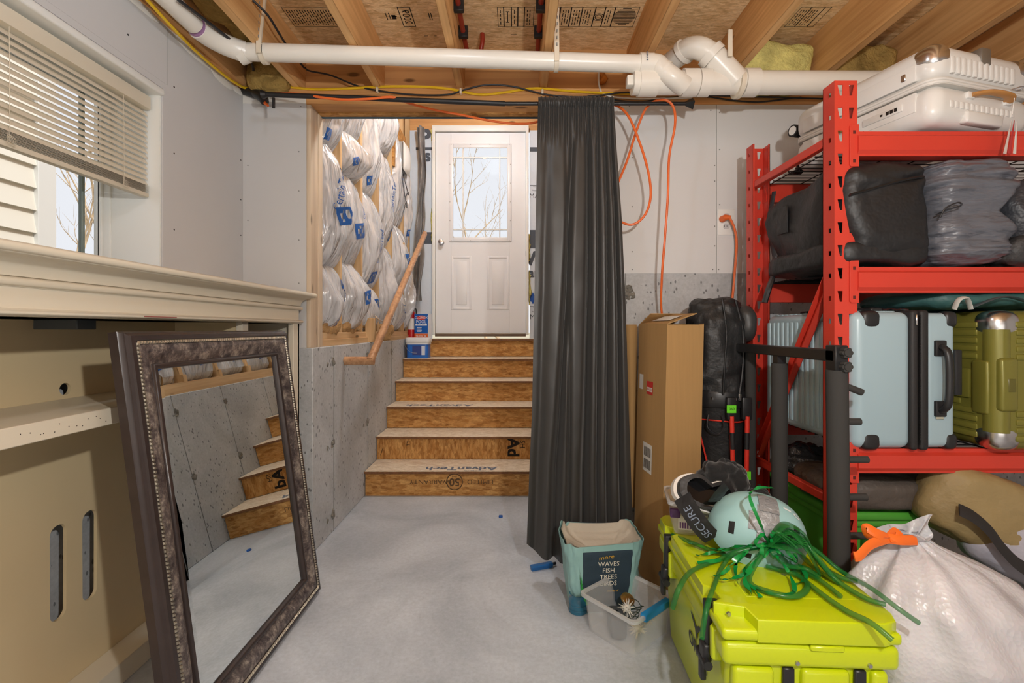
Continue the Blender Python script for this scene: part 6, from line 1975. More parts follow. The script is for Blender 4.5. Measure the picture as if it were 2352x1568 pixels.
for y in (LY - 0.14, -LY + 0.108):
    la = MB()
    la.box((-WX - 0.008, y - 0.014, 0.30), (-WX + 0.03, y + 0.014, 0.425), 0.006, 2)
    la.box((-WX - 0.016, y - 0.020, 0.265), (-WX + 0.008, y + 0.020, 0.315), 0.008, 3)
    la.tube([(-WX - 0.008, y - 0.034, 0.27), (-WX - 0.008, y + 0.034, 0.27)], 0.012, 10)
    la.box((-WX - 0.020, y - 0.012, 0.215), (-WX - 0.004, y + 0.012, 0.268), 0.005, 2)
    la.build('latch', M['black_plastic'], cl)
    MB().box((-WX - 0.002, y - 0.045, 0.29), (-WX + 0.03, y - 0.020, 0.376), 0.008, 3).build('latch_guard', M['lime'], cl)
    MB().box((-WX - 0.002, y + 0.020, 0.29), (-WX + 0.03, y + 0.045, 0.376), 0.008, 3).build('latch_guard', M['lime'], cl)
for (x, z, yy) in ((-0.035, 0.335, -LY + 0.006), (0.135, 0.335, -LY + 0.006), (-WX + 0.035, 0.422, -LY + 0.052)):
    MB().lathe([(0.006, 0), (0.005, 0.005)], 12, Matrix.Translation((x, yy, z)) @ Matrix.Rotation(R(90), 4, 'X')).build('bolt', M['steel'], cl)
MB().box((-0.005, -LY - 0.001, 0.366), (0.075, -LY + 0.01, 0.380), 0.003, 1).build('lid_lip', M['lime'], cl)
# end handle: two straps and a bar below the rim
for x in (-0.05, 0.12):
    MB().box((x - 0.014, -LY + 0.012, 0.10), (x + 0.014, -LY + 0.022, 0.315), 0.003, 1).build('handle_strap', M['black_plastic'], cl)
MB().tube([(-0.08, -LY - 0.005, 0.10), (0.15, -LY - 0.005, 0.10)], 0.014, 12).build('handle_grip', M['black_plastic'], cl)
for (x0, x1) in ((-WX + 0.03, -0.085), (-0.02, 0.095), (0.145, WX - 0.03)):
    MB().box((x0, -LY + 0.008, 0.03), (x1, -LY + 0.05, 0.315), 0.012, 3).build('end_rib', M['lime'], cl)
# name and tail emblem on the left side
dk = plain('cooler_badge', (52, 56, 44), 0.5)
xs = -WX + 0.0185 + 0.006
def side(x, y):
    Y = -LY + 0.262 - x
    Z = 0.215 + y
    return Vector((-(WX - 0.02) * (0.92 + 0.08 * Z / 0.34) - 0.0025, Y, Z))
tx = MB().text('ORCA', 0.056, lambda x, y: side(x, y - 0.030), bold=0.025)
def leaf(pts):
    return [side(*p) for p in pts]
tail = MB()
tail.raw(leaf([(0.0, 0.0), (-0.012, 0.03), (-0.05, 0.062), (-0.03, 0.062), (-0.004, 0.045), (0.004, 0.045), (0.03, 0.062), (0.05, 0.062), (0.012, 0.03)]), [(0, 1, 2, 3, 4), (0, 4, 5), (0, 5, 6, 7, 8)])
tx.build('lettering', dk, cl)
tail.build('tail_emblem', dk, cl)

CM = Matrix.Translation((ccx, ccy, 0)) @ Matrix.Rotation(crz, 4, 'Z')
ZT = 0.441
# ================================================================== HELMET, GOGGLES, TUB, FLEECE
M['mint'] = plain('mint_helmet', (156, 198, 200), 0.42)
hm = thing('ski_helmet', 'mint green ski helmet patched with silver tape on the cooler', 'helmet', (0.775, 1.50, ZT))
HC = Vector((0.770, 1.50, ZT + 0.098))
HM = Matrix.Translation(HC) @ Matrix.Rotation(R(-14), 4, 'Z') @ Matrix.Rotation(R(10), 4, 'Y')
def hpt(a, b, off=0.0):
    """a: -1..1 along the length (left to right), b: angle from the near bottom edge over the crown"""
    l_, w_2, h_ = 0.140 + off, 0.108 + off, 0.125 + off
    s = math.sqrt(max(0, 1 - abs(a) ** 2.3))
    sk = 1.0
    return HM @ Vector((l_ * a, -w_2 * s * math.cos(b), -0.062 + (h_ + 0.062) * 0 + h_ * s * math.sin(b) * 1.0 + 0.02))
def helm(u, v):
    a = -math.cos(PI * u)
    a = math.copysign(min(.9995, abs(a)), a)
    return hpt(a, R(-32) + R(244) * v)
MB().sheet(helm, 48, 40, 0.006).build('shell', M['mint'], hm, 60)
def helm_in(u, v):
    a = -math.cos(PI * u) * 0.96
    return hpt(a, R(-30) + R(240) * v, -0.012)
MB().sheet(helm_in, 30, 24, 0.006).build('liner', M['duffel'], hm, 60)
def hpatch(name, mat, a0, a1, b0, b1, off, n=8, par=hm, th=0.001):
    return MB().sheet(lambda u, v: hpt(a0 + (a1 - a0) * u, R(b0 + (b1 - b0) * v), off), n, n, th).build(name, mat, par, 60)
vent = plain('vent_black', (20, 22, 24), 0.6)
for (a0, a1, b0, b1) in ((-0.70, -0.60, 8, 28), (0.52, 0.66, 34, 44), (-0.36, -0.22, -18, -11)):
    hpatch('vent', vent, a0, a1, b0, b1, 0.0036, 6)
m_, nt_, b_ = newmat('duct_tape')
b_.inputs['Base Color'].default_value = lin((150, 152, 155))
b_.inputs['Metallic'].default_value = 0.25
b_.inputs['Roughness'].default_value = 0.35
bump(nt_, b_, noise_tex(nt_, coords(nt_), 40, 5, 0.6, 1.5), 0.6, 0.01)
for k, (a0, a1, b0, b1) in enumerate(((-0.20, 0.22, -2, 60), (-0.36, 0.14, 22, 48), (-0.10, 0.40, 8, 40), (-0.16, 0.22, 50, 82))):
    hpatch('tape_strip', m_, a0, a1, b0, b1, 0.0042 + 0.0009 * k, 14)
lg = MB()
for q in range(16):
    a0_, a1_ = 2 * PI * q / 16, 2 * PI * (q + 1) / 16
    def rp(a, r__):
        return hpt(0.62 + r__ * math.cos(a), R(66 + 60 * r__ * math.sin(a)), 0.0045)
    lg.raw([rp(a0_, .075), rp(a1_, .075), rp(a1_, .045), rp(a0_, .045)], [(0, 1, 2, 3)])
lg.raw([hpt(0.34 + 0.16 * i, R(66 + 4 * j), 0.0045) for i, j in ((0, 0), (1, 0), (1, 1), (0, 1))], [(0, 1, 2, 3)])
lg.build('badge', plain('badge_white', (226, 234, 234), 0.5), hm)

gg = thing('ski_goggles', 'white framed ski goggles with black printed strap against the helmet', 'goggles', (0.61, 1.60, ZT + 0.08))
GM = Matrix.Translation((0.650, 1.60, ZT + 0.148)) @ Matrix.Rotation(R(8), 4, 'Z') @ Matrix.Rotation(R(62), 4, 'X') @ Matrix.Rotation(R(-18), 4, 'Z') @ Matrix.Diagonal((1.18, 1.25, 1.1, 1))
def gout(s):
    pts = []
    for k in range(40):
        a = 2 * PI * k / 40
        x = 0.088 * math.copysign(abs(math.cos(a)) ** 0.75, math.cos(a)) * s
        y = 0.046 * math.copysign(abs(math.sin(a)) ** 0.8, math.sin(a)) * s
        if y > 0:
            y -= 0.020 * math.exp(-(x / 0.022) ** 2)
        pts.append((x, y))
    return pts
def ring_solid(so, si, z0, z1, mat, name):
    mb = MB()
    O, I = gout(so), gout(si)
    def bendz(p, z):
        return GM @ Vector((p[0], p[1], z - 3.0 * p[0] ** 2))
    n = len(O)
    V = [[mb.bm.verts.new(bendz(p, z)) for p in L] for L, z in ((O, z0), (O, z1), (I, z1), (I, z0))]
    for i in range(4):
        for k in range(n):
            mb.bm.faces.new((V[i][k], V[i][(k + 1) % n], V[(i + 1) % 4][(k + 1) % n], V[(i + 1) % 4][k]))
    mb.build(name, mat, gg, 50)
ring_solid(1.06, 0.94, -0.012, 0.008, plain('goggle_white', (226, 222, 216), 0.35), 'frame')
ring_solid(0.97, 0.76, -0.02, 0.030, M['duffel'], 'face_foam')
mb = MB()
mb.raw([GM @ Vector((p[0], p[1], -0.010 - 3.0 * p[0] ** 2)) for p in gout(0.96)], [tuple(range(40))])
mb.build('lens', plain('smoked_lens', (22, 22, 24), 0.1), gg)
sb = [at(1566, 1140, 1.545), at(1580, 1165, 1.52), at(1600, 1195, 1.50), at(1622, 1222, 1.49), at(1638, 1236, 1.485)]
sp_ = spline(sb, 6)
def strapf(u, v):
    k = u * (len(sp_) - 1)
    i = min(int(k), len(sp_) - 2)
    p = sp_[i].lerp(sp_[i + 1], k - i)
    return p + Vector((0.022, -0.012, 0.020)) * (v - 0.5) * 1.9
sob = MB().sheet(strapf, 24, 4, 0.002).build('strap', M['duffel'], gg)
def on_strap(x, y):
    u = 0.55 + x / 0.19
    v = 0.5 + y / 0.062
    return strapf(min(1, max(0, u)), v) + Vector((-0.003, -0.004, 0.001))
MB().text('SECURE', 0.036, lambda x, y: on_strap(-x, -y)).build('lettering', plain('strap_print', (126, 138, 158), 0.6), sob)
MB().tube(spline([at(1640, 1150, 1.50), at(1655, 1130, 1.47), at(1668, 1115, 1.47)], 6), 0.022, 8, flat=0.15).build('strap', M['duffel'], gg)

clr, cnt, cbm = newmat('clear_plastic')
cbm.inputs['Base Color'].default_value = (0.86, 0.88, 0.89, 1)
cbm.inputs['Roughness'].default_value = 0.3
cbm.inputs['Alpha'].default_value = 0.21
M['clear'] = clr
M['clear_rim'] = plain('clear_plastic_rim', (214, 216, 218), 0.3, alpha=0.55)
def clear_bin(t, hx, hy, hz, rim, inner=0.004, tp=0.88):
    mb = MB()
    def rr(z, off):
        k = tp + (1 - tp) * z / hz
        return [(x * k, y * k) for x, y in rrect(-hx + off, hx - off, -hy + off, hy - off, 0.02, 4)]
    rows = [(0.0, 0), (0.006, 0), (hz * .5, 0), (hz, 0), (hz, -rim), (hz - 0.008, -rim), (hz - 0.008, -0.0006)]
    rings = []
    for (z, off) in [(0.001, 0), (hz * .5, 0), (hz - 0.01, 0), (hz - 0.01, -rim), (hz, -rim), (hz, inner), (hz * .5, inner), (0.006, inner)]:
        rings.append([mb.bm.verts.new((p[0], p[1], z)) for p in rr(z, off)])
    n = len(rings[0])
    for i in range(len(rings) - 1):
        for k in range(n):
            mb.bm.faces.new((rings[i][k], rings[i][(k + 1) % n], rings[i + 1][(k + 1) % n], rings[i + 1][k]))
    mb.bm.faces.new(list(reversed(rings[0]))); mb.bm.faces.new(rings[-1])
    tub_ = mb.build('tub', M['clear'], t)
    rm = MB()
    ro = [(x * 1.0, y * 1.0) for x, y in rrect(-hx - rim - .001, hx + rim + .001, -hy - rim - .001, hy + rim + .001, 0.024, 4)]
    ri = rrect(-hx - .0005, hx + .0005, -hy - .0005, hy + .0005, 0.02, 4)
    V = [[rm.bm.verts.new((p[0], p[1], z)) for p in L] for L, z in ((ro, hz - 0.009), (ro, hz + 0.0015), (ri, hz + 0.0015), (ri, hz - 0.009))]
    n = len(ro)
    for i in range(4):
        for k in range(n):
            rm.bm.faces.new((V[i][k], V[i][(k + 1) % n], V[(i + 1) % 4][(k + 1) % n], V[(i + 1) % 4][k]))
    rm.build('rim', M['clear_rim'], t)
    return tub_
cb2 = thing('clear_tub', 'small clear plastic tub with purple clip at the far end of the cooler', 'tub', (0.665, 1.685, ZT + 0.0015), R(-12), local=True)
clear_bin(cb2, 0.115, 0.085, 0.11, 0.008)
MB().box((-0.118, -0.098, 0.062), (-0.085, -0.078, 0.092), 0.004, 2).build('purple_clip', plain('purple_clip', (76, 40, 92), 0.4), cb2)
lb = MB().box((-0.09, -0.0845, 0.02), (-0.045, -0.0825, 0.065)).build('label', M['paper'], cb2)
bc = MB()
for k in range(5):
    bc.box((-0.086 + k * 0.008, -0.0855, 0.025), (-0.081 + k * 0.008, -0.0843, 0.045))
bc.build('label_print', plain('purple_ink', (104, 60, 120), 0.5), lb)
fl_ = thing('black_fleece', 'crumpled black fleece heaped behind the goggles', 'fleece', (0.79, 1.78, ZT))
fz = plain('black_fleece_cloth', (44, 44, 45), 0.95, spec=0.1, bmp=0.5, bs=120, bd=0.003, sheen=0.3)
MB().blob((0.775, 1.765, ZT + 0.118), (0.090, 0.055, 0.115), 0.8, 0.9, 0.050, 10, 56, 44, seed=41).build('folds', fz, fl_, 70)
MB().blob((0.86, 1.765, ZT + 0.07), (0.09, 0.045, 0.065), 0.8, 0.9, 0.040, 11, 56, 40, seed=44).build('folds', fz, fl_, 70)
MB().blob((0.93, 1.77, ZT + 0.052), (0.035, 0.035, 0.05), 0.8, 0.9, 0.02, 16, 24, 18, seed=47).build('folds', fz, fl_, 70)
# ================================================================== GREEN RIBBONS
m_, nt_, b_ = newmat('green_deco_mesh')
b_.inputs['Base Color'].default_value = lin((34, 124, 52))
b_.inputs['Roughness'].default_value = 0.25
b_.inputs['Alpha'].default_value = 0.55
M['mesh'] = m_
M['ribbon'] = plain('green_satin', (16, 140, 62), 0.25, coat=0.3)
rb_ = thing('ribbon_bow', 'green bow of mesh tubing and satin ribbon draped over the cooler', 'ribbon', (0.80, 1.38, ZT))
def top_pt(px, py, lift=0.011):
    """point resting on the cooler lid seen at a pixel"""
    Y = (H - ZT - lift) * F / (py - 755.0)
    p = at(px, py, Y)
    return Vector((p.x, p.y, ZT + lift))
KN = at(1765, 1250, 1.375)
tubes = [
    [KN, at(1700, 1262, 1.39), top_pt(1650, 1285), top_pt(1590, 1310), top_pt(1560, 1350, .012), at(1545, 1395, 1.28)],
    [KN, at(1690, 1268, 1.385), top_pt(1660, 1300), top_pt(1640, 1345), at(1622, 1400, 1.20), at(1612, 1465, 1.19)],
    [at(1545, 1228, 1.66), top_pt(1600, 1250), top_pt(1650, 1268), top_pt(1700, 1275), KN],
    [KN, at(1800, 1215, 1.38), at(1840, 1240, 1.36), top_pt(1890, 1300, .02), top_pt(1930, 1325), top_pt(1970, 1335, .012)],
    [KN, at(1830, 1225, 1.37), at(1870, 1270, 1.33), top_pt(1920, 1330, .016), top_pt(1985, 1372), top_pt(2035, 1388)],
    [KN, top_pt(1800, 1290), top_pt(1870, 1350), top_pt(1940, 1400, .010), at(2000, 1430, 1.12), at(2050, 1470, 1.085)],
    [KN, top_pt(1720, 1330), top_pt(1770, 1360), top_pt(1830, 1368), top_pt(1855, 1345), top_pt(1830, 1320), top_pt(1760, 1300)],
    [KN, at(1850, 1250, 1.38), at(1930, 1310, 1.34), at(2000, 1350, 1.24), at(2060, 1395, 1.18), at(2110, 1430, 1.16)],
    [KN, top_pt(1820, 1300), top_pt(1880, 1330), top_pt(1930, 1368)],
    [KN, at(1800, 1295, 1.36), top_pt(1850, 1305, .02), top_pt(1882, 1325, .012)],
]
for t in tubes:
    MB().tube(spline(t, 8), 0.0082, 8, flat=0.75).build('mesh_tube', M['mesh'], rb_, 80)
def satin(pts, w=0.006, tw=1.0):
    sp = spline(pts, 8)
    mb = MB()
    n = len(sp)
    A_, B_ = [], []
    for i, p in enumerate(sp):
        t = (sp[min(i + 1, n - 1)] - sp[max(i - 1, 0)]).normalized()
        a = tw * i * 0.18
        s1 = t.orthogonal().normalized()
        s2 = t.cross(s1)
        s = (s1 * math.cos(a) + s2 * math.sin(a)) * w
        s.z = abs(s.z) * 0.6
        A_.append(p + s); B_.append(p - s)
    vs = A_ + B_
    off = Vector((0, 0, 0.0008))
    vs2 = [v + off for v in vs]
    fs = [(i, i + 1, n + i + 1, n + i) for i in range(n - 1)] + [(2 * n + n + i, 2 * n + n + i + 1, 2 * n + i + 1, 2 * n + i) for i in range(n - 1)]
    mb.raw(vs + vs2, fs)
    mb.build('satin_ribbon', M['ribbon'], rb_, 80)
satin([KN, at(1745, 1200, 1.36), at(1722, 1140, 1.375), at(1740, 1120, 1.40), at(1775, 1120, 1.42)], 0.006)
satin([KN, at(1720, 1262, 1.36), top_pt(1690, 1300, .02), top_pt(1695, 1340, .015)], 0.006)
satin([KN, top_pt(1710, 1310, .02), top_pt(1730, 1350, .012), top_pt(1748, 1372, .006)], 0.006, 2)
satin([KN, at(1790, 1285, 1.34), top_pt(1815, 1320, .02), top_pt(1822, 1360, .012), top_pt(1770, 1362, .01), top_pt(1730, 1345, .01)], 0.006, 1.5)
satin([KN, top_pt(1690, 1280, .015), top_pt(1640, 1288, .015), top_pt(1602, 1292, .01)], 0.007)
satin([KN, at(1720, 1255, 1.38), top_pt(1660, 1262, .03), top_pt(1610, 1254, .02), top_pt(1570, 1242, .015)], 0.007, 2)
satin([KN, top_pt(1720, 1310, .02), top_pt(1680, 1328, .02), top_pt(1652, 1330, .015)], 0.006, 2)
satin([KN, at(1800, 1260, 1.35), at(1830, 1290, 1.34), at(1825, 1270, 1.34)], 0.006, 2)
for k in range(5):
    a = k * 1.25
    c = KN
    satin([c, c + Vector((0.03 * math.cos(a), -0.015, 0.02 + 0.025 * math.sin(a))), c + Vector((0.05 * math.cos(a + .4), -0.02, 0.03 * math.sin(a + .4))), c + Vector((0.01, -0.01, 0))], 0.006, 2)
for k in range(16):
    a = 2 * PI * k / 16
    MB().tube(spline([KN, KN + Vector((0.03 + 0.025 * math.cos(a), -0.01 + 0.02 * math.sin(a), 0.035 + 0.012 * math.sin(a * 2))), KN + Vector((0.075 + 0.02 * math.cos(a), -0.02 + 0.03 * math.sin(a), 0.015 + 0.01 * math.cos(a)))], 6), 0.004, 6, flat=0.6).build('mesh_strand', M['mesh'], rb_, 80)
for t in ([KN, at(1800, 1205, 1.37), at(1845, 1225, 1.36), at(1870, 1275, 1.34), top_pt(1905, 1320, .02)], [KN, at(1810, 1220, 1.36), at(1850, 1255, 1.34), top_pt(1880, 1310, .02)], [KN, at(1790, 1255, 1.35), at(1830, 1265, 1.34), top_pt(1865, 1300, .02), top_pt(1920, 1335, .012)]):
    MB().tube(spline(t, 8), 0.020, 10, flat=0.22).build('mesh_band', M['mesh'], rb_, 80)
for t in ([KN, at(1700, 1275, 1.36), top_pt(1668, 1310, .02), top_pt(1640, 1322, .012)], [KN, at(1735, 1290, 1.35), top_pt(1712, 1330, .02), top_pt(1725, 1362, .012)], [KN, at(1800, 1275, 1.34), top_pt(1840, 1300, .02), top_pt(1850, 1330, .012), top_pt(1820, 1345, .01)], [KN, at(1690, 1255, 1.39), top_pt(1640, 1268, .02), top_pt(1600, 1275, .012)]):
    satin(t, 0.0075, 1.6)
tr = MB().lathe([(0.012, 0), (0.014, 0.002), (0.014, 0.016), (0.012, 0.018)], 16, Matrix.Translation(at(1768, 1272, 1.36)) @ Matrix.Rotation(R(70), 4, 'Y'))
tr.build('ribbon_spool', plain('emerald_plastic', (8, 96, 50), 0.2, coat=0.4), rb_)

# ================================================================== FLOOR THINGS BY THE CURTAIN
# ---- printed fabric bag
sk = thing('feed_bag', 'blue and teal woven bag printed more waves fish trees birds', 'bag', (0.360, 2.0, 0), R(5), local=True)
M['bag_navy'] = plain('bag_navy', (44, 62, 76), 0.5, bmp=0.35, bs=30, bd=0.006)
M['bag_teal'] = plain('bag_teal', (142, 184, 182), 0.5, bmp=0.35, bs=30, bd=0.006)
M['bag_inside'] = plain('bag_inside', (190, 182, 168), 0.7, bmp=0.6, bs=18, bd=0.012)
BW, BD, BH = 0.165, 0.098, 0.285
def bag_pt(s, v, off=0.0):
    """s: 0..1 around the bag starting at the near left corner, v: height"""
    k = 0.80 + 0.2 * v + off
    poly = rrect(-BW, BW, -BD, BD, 0.055, 6)
    # perimeter parameter starting at the lower right corner arc; rotate
    n = len(poly)
    t = (s * n) % n
    i = int(t)
    a, b = Vector(poly[i]), Vector(poly[(i + 1) % n])
    p = a.lerp(b, t - i) * k
    wv = 0.007 * noise.noise(Vector((s * 9, v * 4, 1))) + 0.004 * noise.noise(Vector((s * 22, v * 9, 2)))
    z = BH * v
    if v > .8:
        z += 0.018 * (v - .8) / .2 * noise.noise(Vector((math.cos(s * 6.28) * 2, math.sin(s * 6.28) * 2, 5))) * 2
        if p.y > 0:
            z += 0.012 * (v - .8) / .2
    d = p.normalized() if p.length else Vector((0, 0))
    return Vector((p.x + d.x * wv, p.y + d.y * wv, z))
# ring of points by angle: find the stretch that is the front panel
def ring(s0, s1, v0, v1, mat, name, off=0.0, nu=40, nv=20, par=sk):
    return MB().sheet(lambda u, v: bag_pt(s0 + (s1 - s0) * u, v0 + (v1 - v0) * v, off), nu, nv, 0.0016).build(name, mat, par, 70)
# rrect order: arcs at lower right, upper right, upper left, lower left; front edge (y=-BD) runs from end of the last arc to the start
n_ = 28.0
ring(0.0, 1.0, 0.0, 1.0, M['bag_teal'], 'side_wall', 0, 112, 24)
fs0, fs1 = 26.3 / n_, 28.3 / n_
def front_pt(x, z, off=0.004):
    k0 = 0.80 + 0.2 * z / BH
    Y = -BD * k0
    wv = 0.006
    return Vector((x, Y - wv - off, z))
def panel(u, v):
    x = -0.095 + 0.200 * u
    z = 0.004 + (BH - 0.03) * v
    s = (27 + (x / k_(z) + (BW - 0.055)) / (2 * (BW - 0.055))) / n_
    p = bag_pt(s, z / BH)
    return p + Vector((0, -0.0022, 0))
def k_(z):
    return 0.80 + 0.2 * z / BH
MB().sheet(panel, 30, 24, 0.0012).build('front_panel', M['bag_navy'], sk, 70)
def inner(u, v):
    p = bag_pt(u, 1.0 - 0.28 * v)
    q = Vector((p.x * (1 - 0.06 - 0.9 * v ** 2.2), p.y * (1 - 0.06 - 0.9 * v ** 2.2), p.z + 0.014 * noise.noise(Vector((u * 8, v * 5, 3)))))
    return q
MB().grid(inner, 80, 14).build('inner_lining', M['bag_inside'], sk, 70)
MB().sheet(lambda u, v: bag_pt((12.5 + 4 * u) / n_, 0.86 + 0.145 * v, 0.012), 20, 6, 0.0016).build('back_panel_fold', M['bag_navy'], sk, 70)
def pf(x, z):
    s = (27 + (x / k_(z) + (BW - 0.055)) / (2 * (BW - 0.055))) / n_
    return bag_pt(s, z / BH) + Vector((0, -0.0040, 0))
cream = plain('bag_print_cream', (228, 224, 208), 0.6)
tx = MB()
for (s, z) in (('WAVES', .203), ('FISH', .176), ('TREES', .149), ('BIRDS', .122)):
    tx.text(s, 0.027, lambda x, y: pf(0.010 + x, z + y))
tx.build('lettering', cream, sk)
gold = plain('bag_print_gold', (222, 176, 56), 0.6)
tx = MB().text('more', 0.028, lambda x, y: pf(0.000 + x, .233 + y + x * 0.12))
tx.build('lettering', gold, sk)
tx = MB().text('more of', 0.014, lambda x, y: pf(0.03 + x, .09 + y))
tx.build('lettering', gold, sk)
grn = [plain('bag_tree_dark', (30, 92, 60), 0.6), plain('bag_tree_light', (44, 150, 62), 0.6)]
for (x0, zz, hh, g) in ((-0.130, 0.06, 0.13, 0), (-0.108, 0.05, 0.11, 0), (-0.098, 0.05, 0.10, 1), (-0.118, 0.04, 0.07, 1), (-0.088, 0.04, 0.06, 1)):
    mb = MB()
    for k in range(6):
        zb2 = zz + hh * k / 6
        w2 = 0.026 * (1 - k / 6.5)
        def tp_(x, z):
            s = (27 + (x / k_(z) + (BW - 0.055)) / (2 * (BW - 0.055))) / n_
            return bag_pt(s, max(0.002, z) / BH) + Vector((-0.005, -0.0062, 0))
        mb.raw([tp_(x0 - w2, zb2), tp_(x0 + w2, zb2), tp_(x0, zb2 + hh / 6 * 1.5)], [(0, 1, 2)])
    mb.build('printed_tree', grn[g], sk)

# ---- clear bin with the blue handle and glass ornaments
bn = thing('clear_bin', 'clear plastic bin with a blue clip handle on the floor', 'bin', (0.430, 1.80, 0.0), R(40), local=True)
HXb, HYb, HZb = 0.125, 0.118, 0.142
clear_bin(bn, HXb, HYb, HZb, 0.010)
MB().box((-0.075, -HYb - 0.014, HZb - 0.020), (0.085, -HYb + 0.012, HZb + 0.006), 0.005, 2).build('blue_handle', plain('sky_blue_plastic', (30, 132, 196), 0.35), bn)
bw = (Matrix.Translation((0.430, 1.80, 0)) @ Matrix.Rotation(R(40), 4, 'Z'))
glassy = plain('ornament_clear', (214, 212, 204), 0.12, spec=0.9)
def star(c, r, name, mat, label, n=34, seed=0):
    rr_ = random.Random(seed)
    mb = MB()
    for k in range(n):
        d = Vector((rr_.gauss(0, 1), rr_.gauss(0, 1), rr_.gauss(0, 1))).normalized()
        s = d.orthogonal().normalized() * r * 0.14
        t = d.cross(s).normalized() * r * 0.14
        c_ = Vector(c)
        mb.raw([c_ + s, c_ + t, c_ - s, c_ - t, c_ + d * r], [(0, 1, 4), (1, 2, 4), (2, 3, 4), (3, 0, 4)])
    mb.blob(c, (r * .4,) * 3, 1, 1, n=10, m=8)
    return tag(mb.build(name, mat), label, 'ornament', 'ornaments in the clear bin')
star(bw @ Vector((-0.02, -0.01, 0.10)), 0.038, 'star_ornament', glassy, 'spiky clear ornament on top of the pile in the bin', seed=1)
star(bw @ Vector((-0.015, -0.055, 0.043)), 0.036, 'star_ornament', plain('ornament_cream', (216, 206, 176), 0.2), 'cream spiky ornament low at the front of the bin', seed=2)
star(bw @ Vector((0.050, -0.05, 0.055)), 0.030, 'star_ornament', plain('ornament_sand', (206, 190, 150), 0.2), 'sand coloured spiky ornament at the right of the bin', seed=3)
go = MB().lathe([(0.024, 0), (0.028, 0.004), (0.026, 0.012), (0.018, 0.014)], 20, bw @ Matrix.Translation((0.035, 0.03, 0.092)) @ Matrix.Rotation(R(25), 4, 'X'))
tag(go.build('brass_lid', plain('brass', (190, 150, 86), 0.3, 0.9)), 'round brass lid lying in the bin', 'lid', 'ornaments in the clear bin')
dk_ = MB().blob(bw @ Vector((-0.055, 0.01, 0.052)), (0.032, 0.045, 0.044), 0.4, 0.4, 0.003, 8, 24, 16)
tag(dk_.build('dark_box', plain('slate_box', (60, 66, 72), 0.5)), 'dark slate box standing inside the clear bin', 'box')
lights = MB()
for k in range(5):
    c = bw @ Vector((0.015 + 0.004 * k, 0.0 + 0.01 * math.sin(k), 0.030 + 0.016 * k))
    lights.tube([c + Vector((0.032 * math.cos(a) * (1 + .2 * math.sin(3 * a + k)), 0.03 * math.sin(a), 0.008 * math.sin(2 * a + k))) for a in [2 * PI * q / 24 for q in range(24)]], 0.0016, 5, closed=True)
tag(lights.build('light_string', plain('dark_green_wire', (30, 48, 38), 0.5)), 'coil of dark green wire lights in the bin', 'wire')
jr = thing('blue_jar', 'ribbed blue glass jar on the floor beside the clear bin', 'jar', (0.258, 1.93, 0), local=True)
bgl = plain('blue_glass', (32, 96, 124), 0.12, coat=0.5)
MB().lathe([(0.034, 0), (0.038, 0.004), (0.038, 0.016), (0.036, 0.018), (0.038, 0.02), (0.038, 0.034), (0.036, 0.036), (0.038, 0.038), (0.038, 0.052), (0.034, 0.058), (0.034, 0.072), (0.036, 0.075), (0.032, 0.075), (0.031, 0.06)], 28, Matrix.Translation((0, 0, 0.0))).build('glass', bgl, jr)
clp = thing('blue_clip', 'long blue plastic clip lying by the curtain hem', 'clip', (0.13, 2.27, 0), R(20), local=True)
MB().prism([(-0.008, 0), (0.008, 0), (0.014, 0.018), (0.010, 0.024), (-0.010, 0.024), (-0.014, 0.018)], -0.055, 0.055, frame((0, 0, 0), (0, 1, 0), (0, 0, 1), (1, 0, 0)), 0.002, 1).build('bar', plain('clip_blue', (32, 96, 158), 0.35), clp)
MB().tube([(0.05, 0, 0.012), (0.075, 0.005, 0.012)], 0.007, 8).build('pin', M['black_plastic'], clp)

# ================================================================== RUBBISH BAG
m_, nt_, b_ = newmat('white_bin_liner')
vA = coords(nt_)
vo = nd(nt_, 'ShaderNodeTexVoronoi'); vo.inputs['Scale'].default_value = 95.0
nt_.links.new(vA, vo.inputs['Vector'])
wr_ = noise_tex(nt_, coords(nt_, (5, 5, 12)), 1.0, 2, 0.5, 1.0)
hh = nd(nt_, 'ShaderNodeMath', operation='MULTIPLY_ADD')
nt_.links.new(vo.outputs['Distance'], hh.inputs[0]); hh.inputs[1].default_value = 0.35
nt_.links.new(wr_, hh.inputs[2])
nt_.links.new(ramp(nt_, noise_tex(nt_, vA, 6, 4), [(0.3, lin((184, 182, 187))), (0.7, lin((214, 212, 217)))]), b_.inputs['Base Color'])
b_.inputs['Roughness'].default_value = 0.32
b_.inputs['Subsurface Weight'].default_value = 0.15
bump(nt_, b_, hh.outputs[0], 0.45, 0.010)
M['liner'] = m_
rbg = thing('rubbish_bag', 'white textured rubbish bag tied with an orange drawstring', 'bag', (1.25, 1.32, 0))
KB = Vector((1.135, 1.375, 0.535))
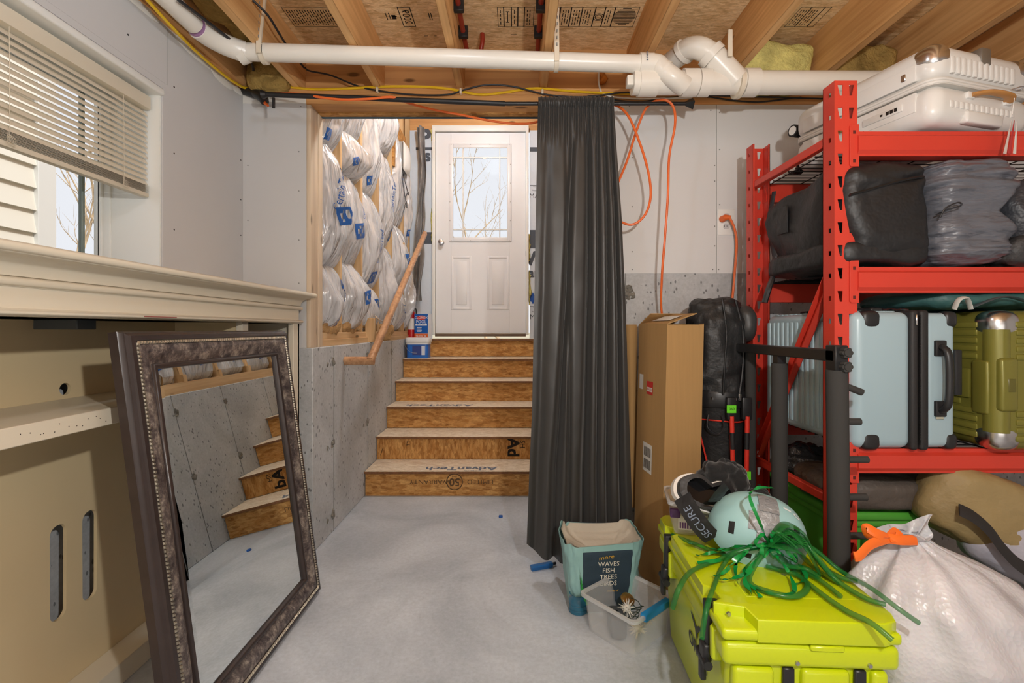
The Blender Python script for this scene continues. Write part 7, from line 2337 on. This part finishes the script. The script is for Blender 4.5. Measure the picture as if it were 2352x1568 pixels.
def rbag(u, v):
    a = 2 * PI * u
    # silhouette radius by height
    tab = [(0, 0.05), (0.03, 0.235), (0.12, 0.275), (0.3, 0.285), (0.5, 0.27), (0.68, 0.22), (0.82, 0.14), (0.92, 0.06), (1.0, 0.03)]
    r_ = interp(tab, v)
    z = 0.555 * (1 - (1 - v) ** 1.15)
    cx_ = 1.290 + (KB.x - 1.290) * v ** 1.6
    cy_ = 1.325 + (KB.y - 1.325) * v ** 1.6
    pl = 1 + (0.17 * v ** 1.6) * math.sin(a * 9 + 2 * noise.noise(Vector((v * 3, 0, 1)))) + 0.07 * noise.noise(Vector((math.cos(a) * 1.6, math.sin(a) * 1.6, v * 3)))
    x = cx_ + r_ * pl * math.cos(a) * 1.06
    y = cy_ + r_ * pl * math.sin(a) * 0.74
    return Vector((x, y, z + 0.012 * noise.noise(Vector((math.cos(a) * 3, math.sin(a) * 3, v * 4)))))
MB().grid(rbag, 90, 60, wrap_u=True).build('sack', M['liner'], rbg, 80)
def tuft(u, v):
    a = 2 * PI * u
    r_ = 0.020 + 0.050 * v ** 0.8
    p = KB + Vector((r_ * math.cos(a) * (1 + .25 * math.sin(5 * a)), r_ * 0.6 * math.sin(a) * (1 + .25 * math.cos(4 * a)), 0.022 * v + 0.014 * v * math.sin(3 * a + 1) + 0.035 * v * max(0, math.cos(a - 0.3))))
    return p
MB().sheet(tuft, 60, 8, 0.0015).build('gathered_neck', M['liner'], rbg, 80)
ot = plain('orange_drawstring', (240, 112, 36), 0.35)
K2 = at(2040, 1236, 1.325)
for pts in ([K2, at(2015, 1225, 1.32), at(1990, 1212, 1.33), at(2000, 1235, 1.33), K2], [K2, at(2000, 1250, 1.31), at(1975, 1275, 1.30), at(1962, 1278, 1.30)], [K2, at(2070, 1240, 1.32), at(2105, 1240, 1.33)], [K2, at(2055, 1222, 1.34), at(2065, 1235, 1.33), K2]):
    MB().tube(spline(pts, 8), 0.013, 8, flat=0.22, up=(0.3, -1, 0.3)).build('drawstring', ot, rbg, 60)
# ------------------------------------------------------------------ tidy
for o in LOCALS:
    if '_local' in o:
        del o['_local']
bpy.context.view_layer.update()
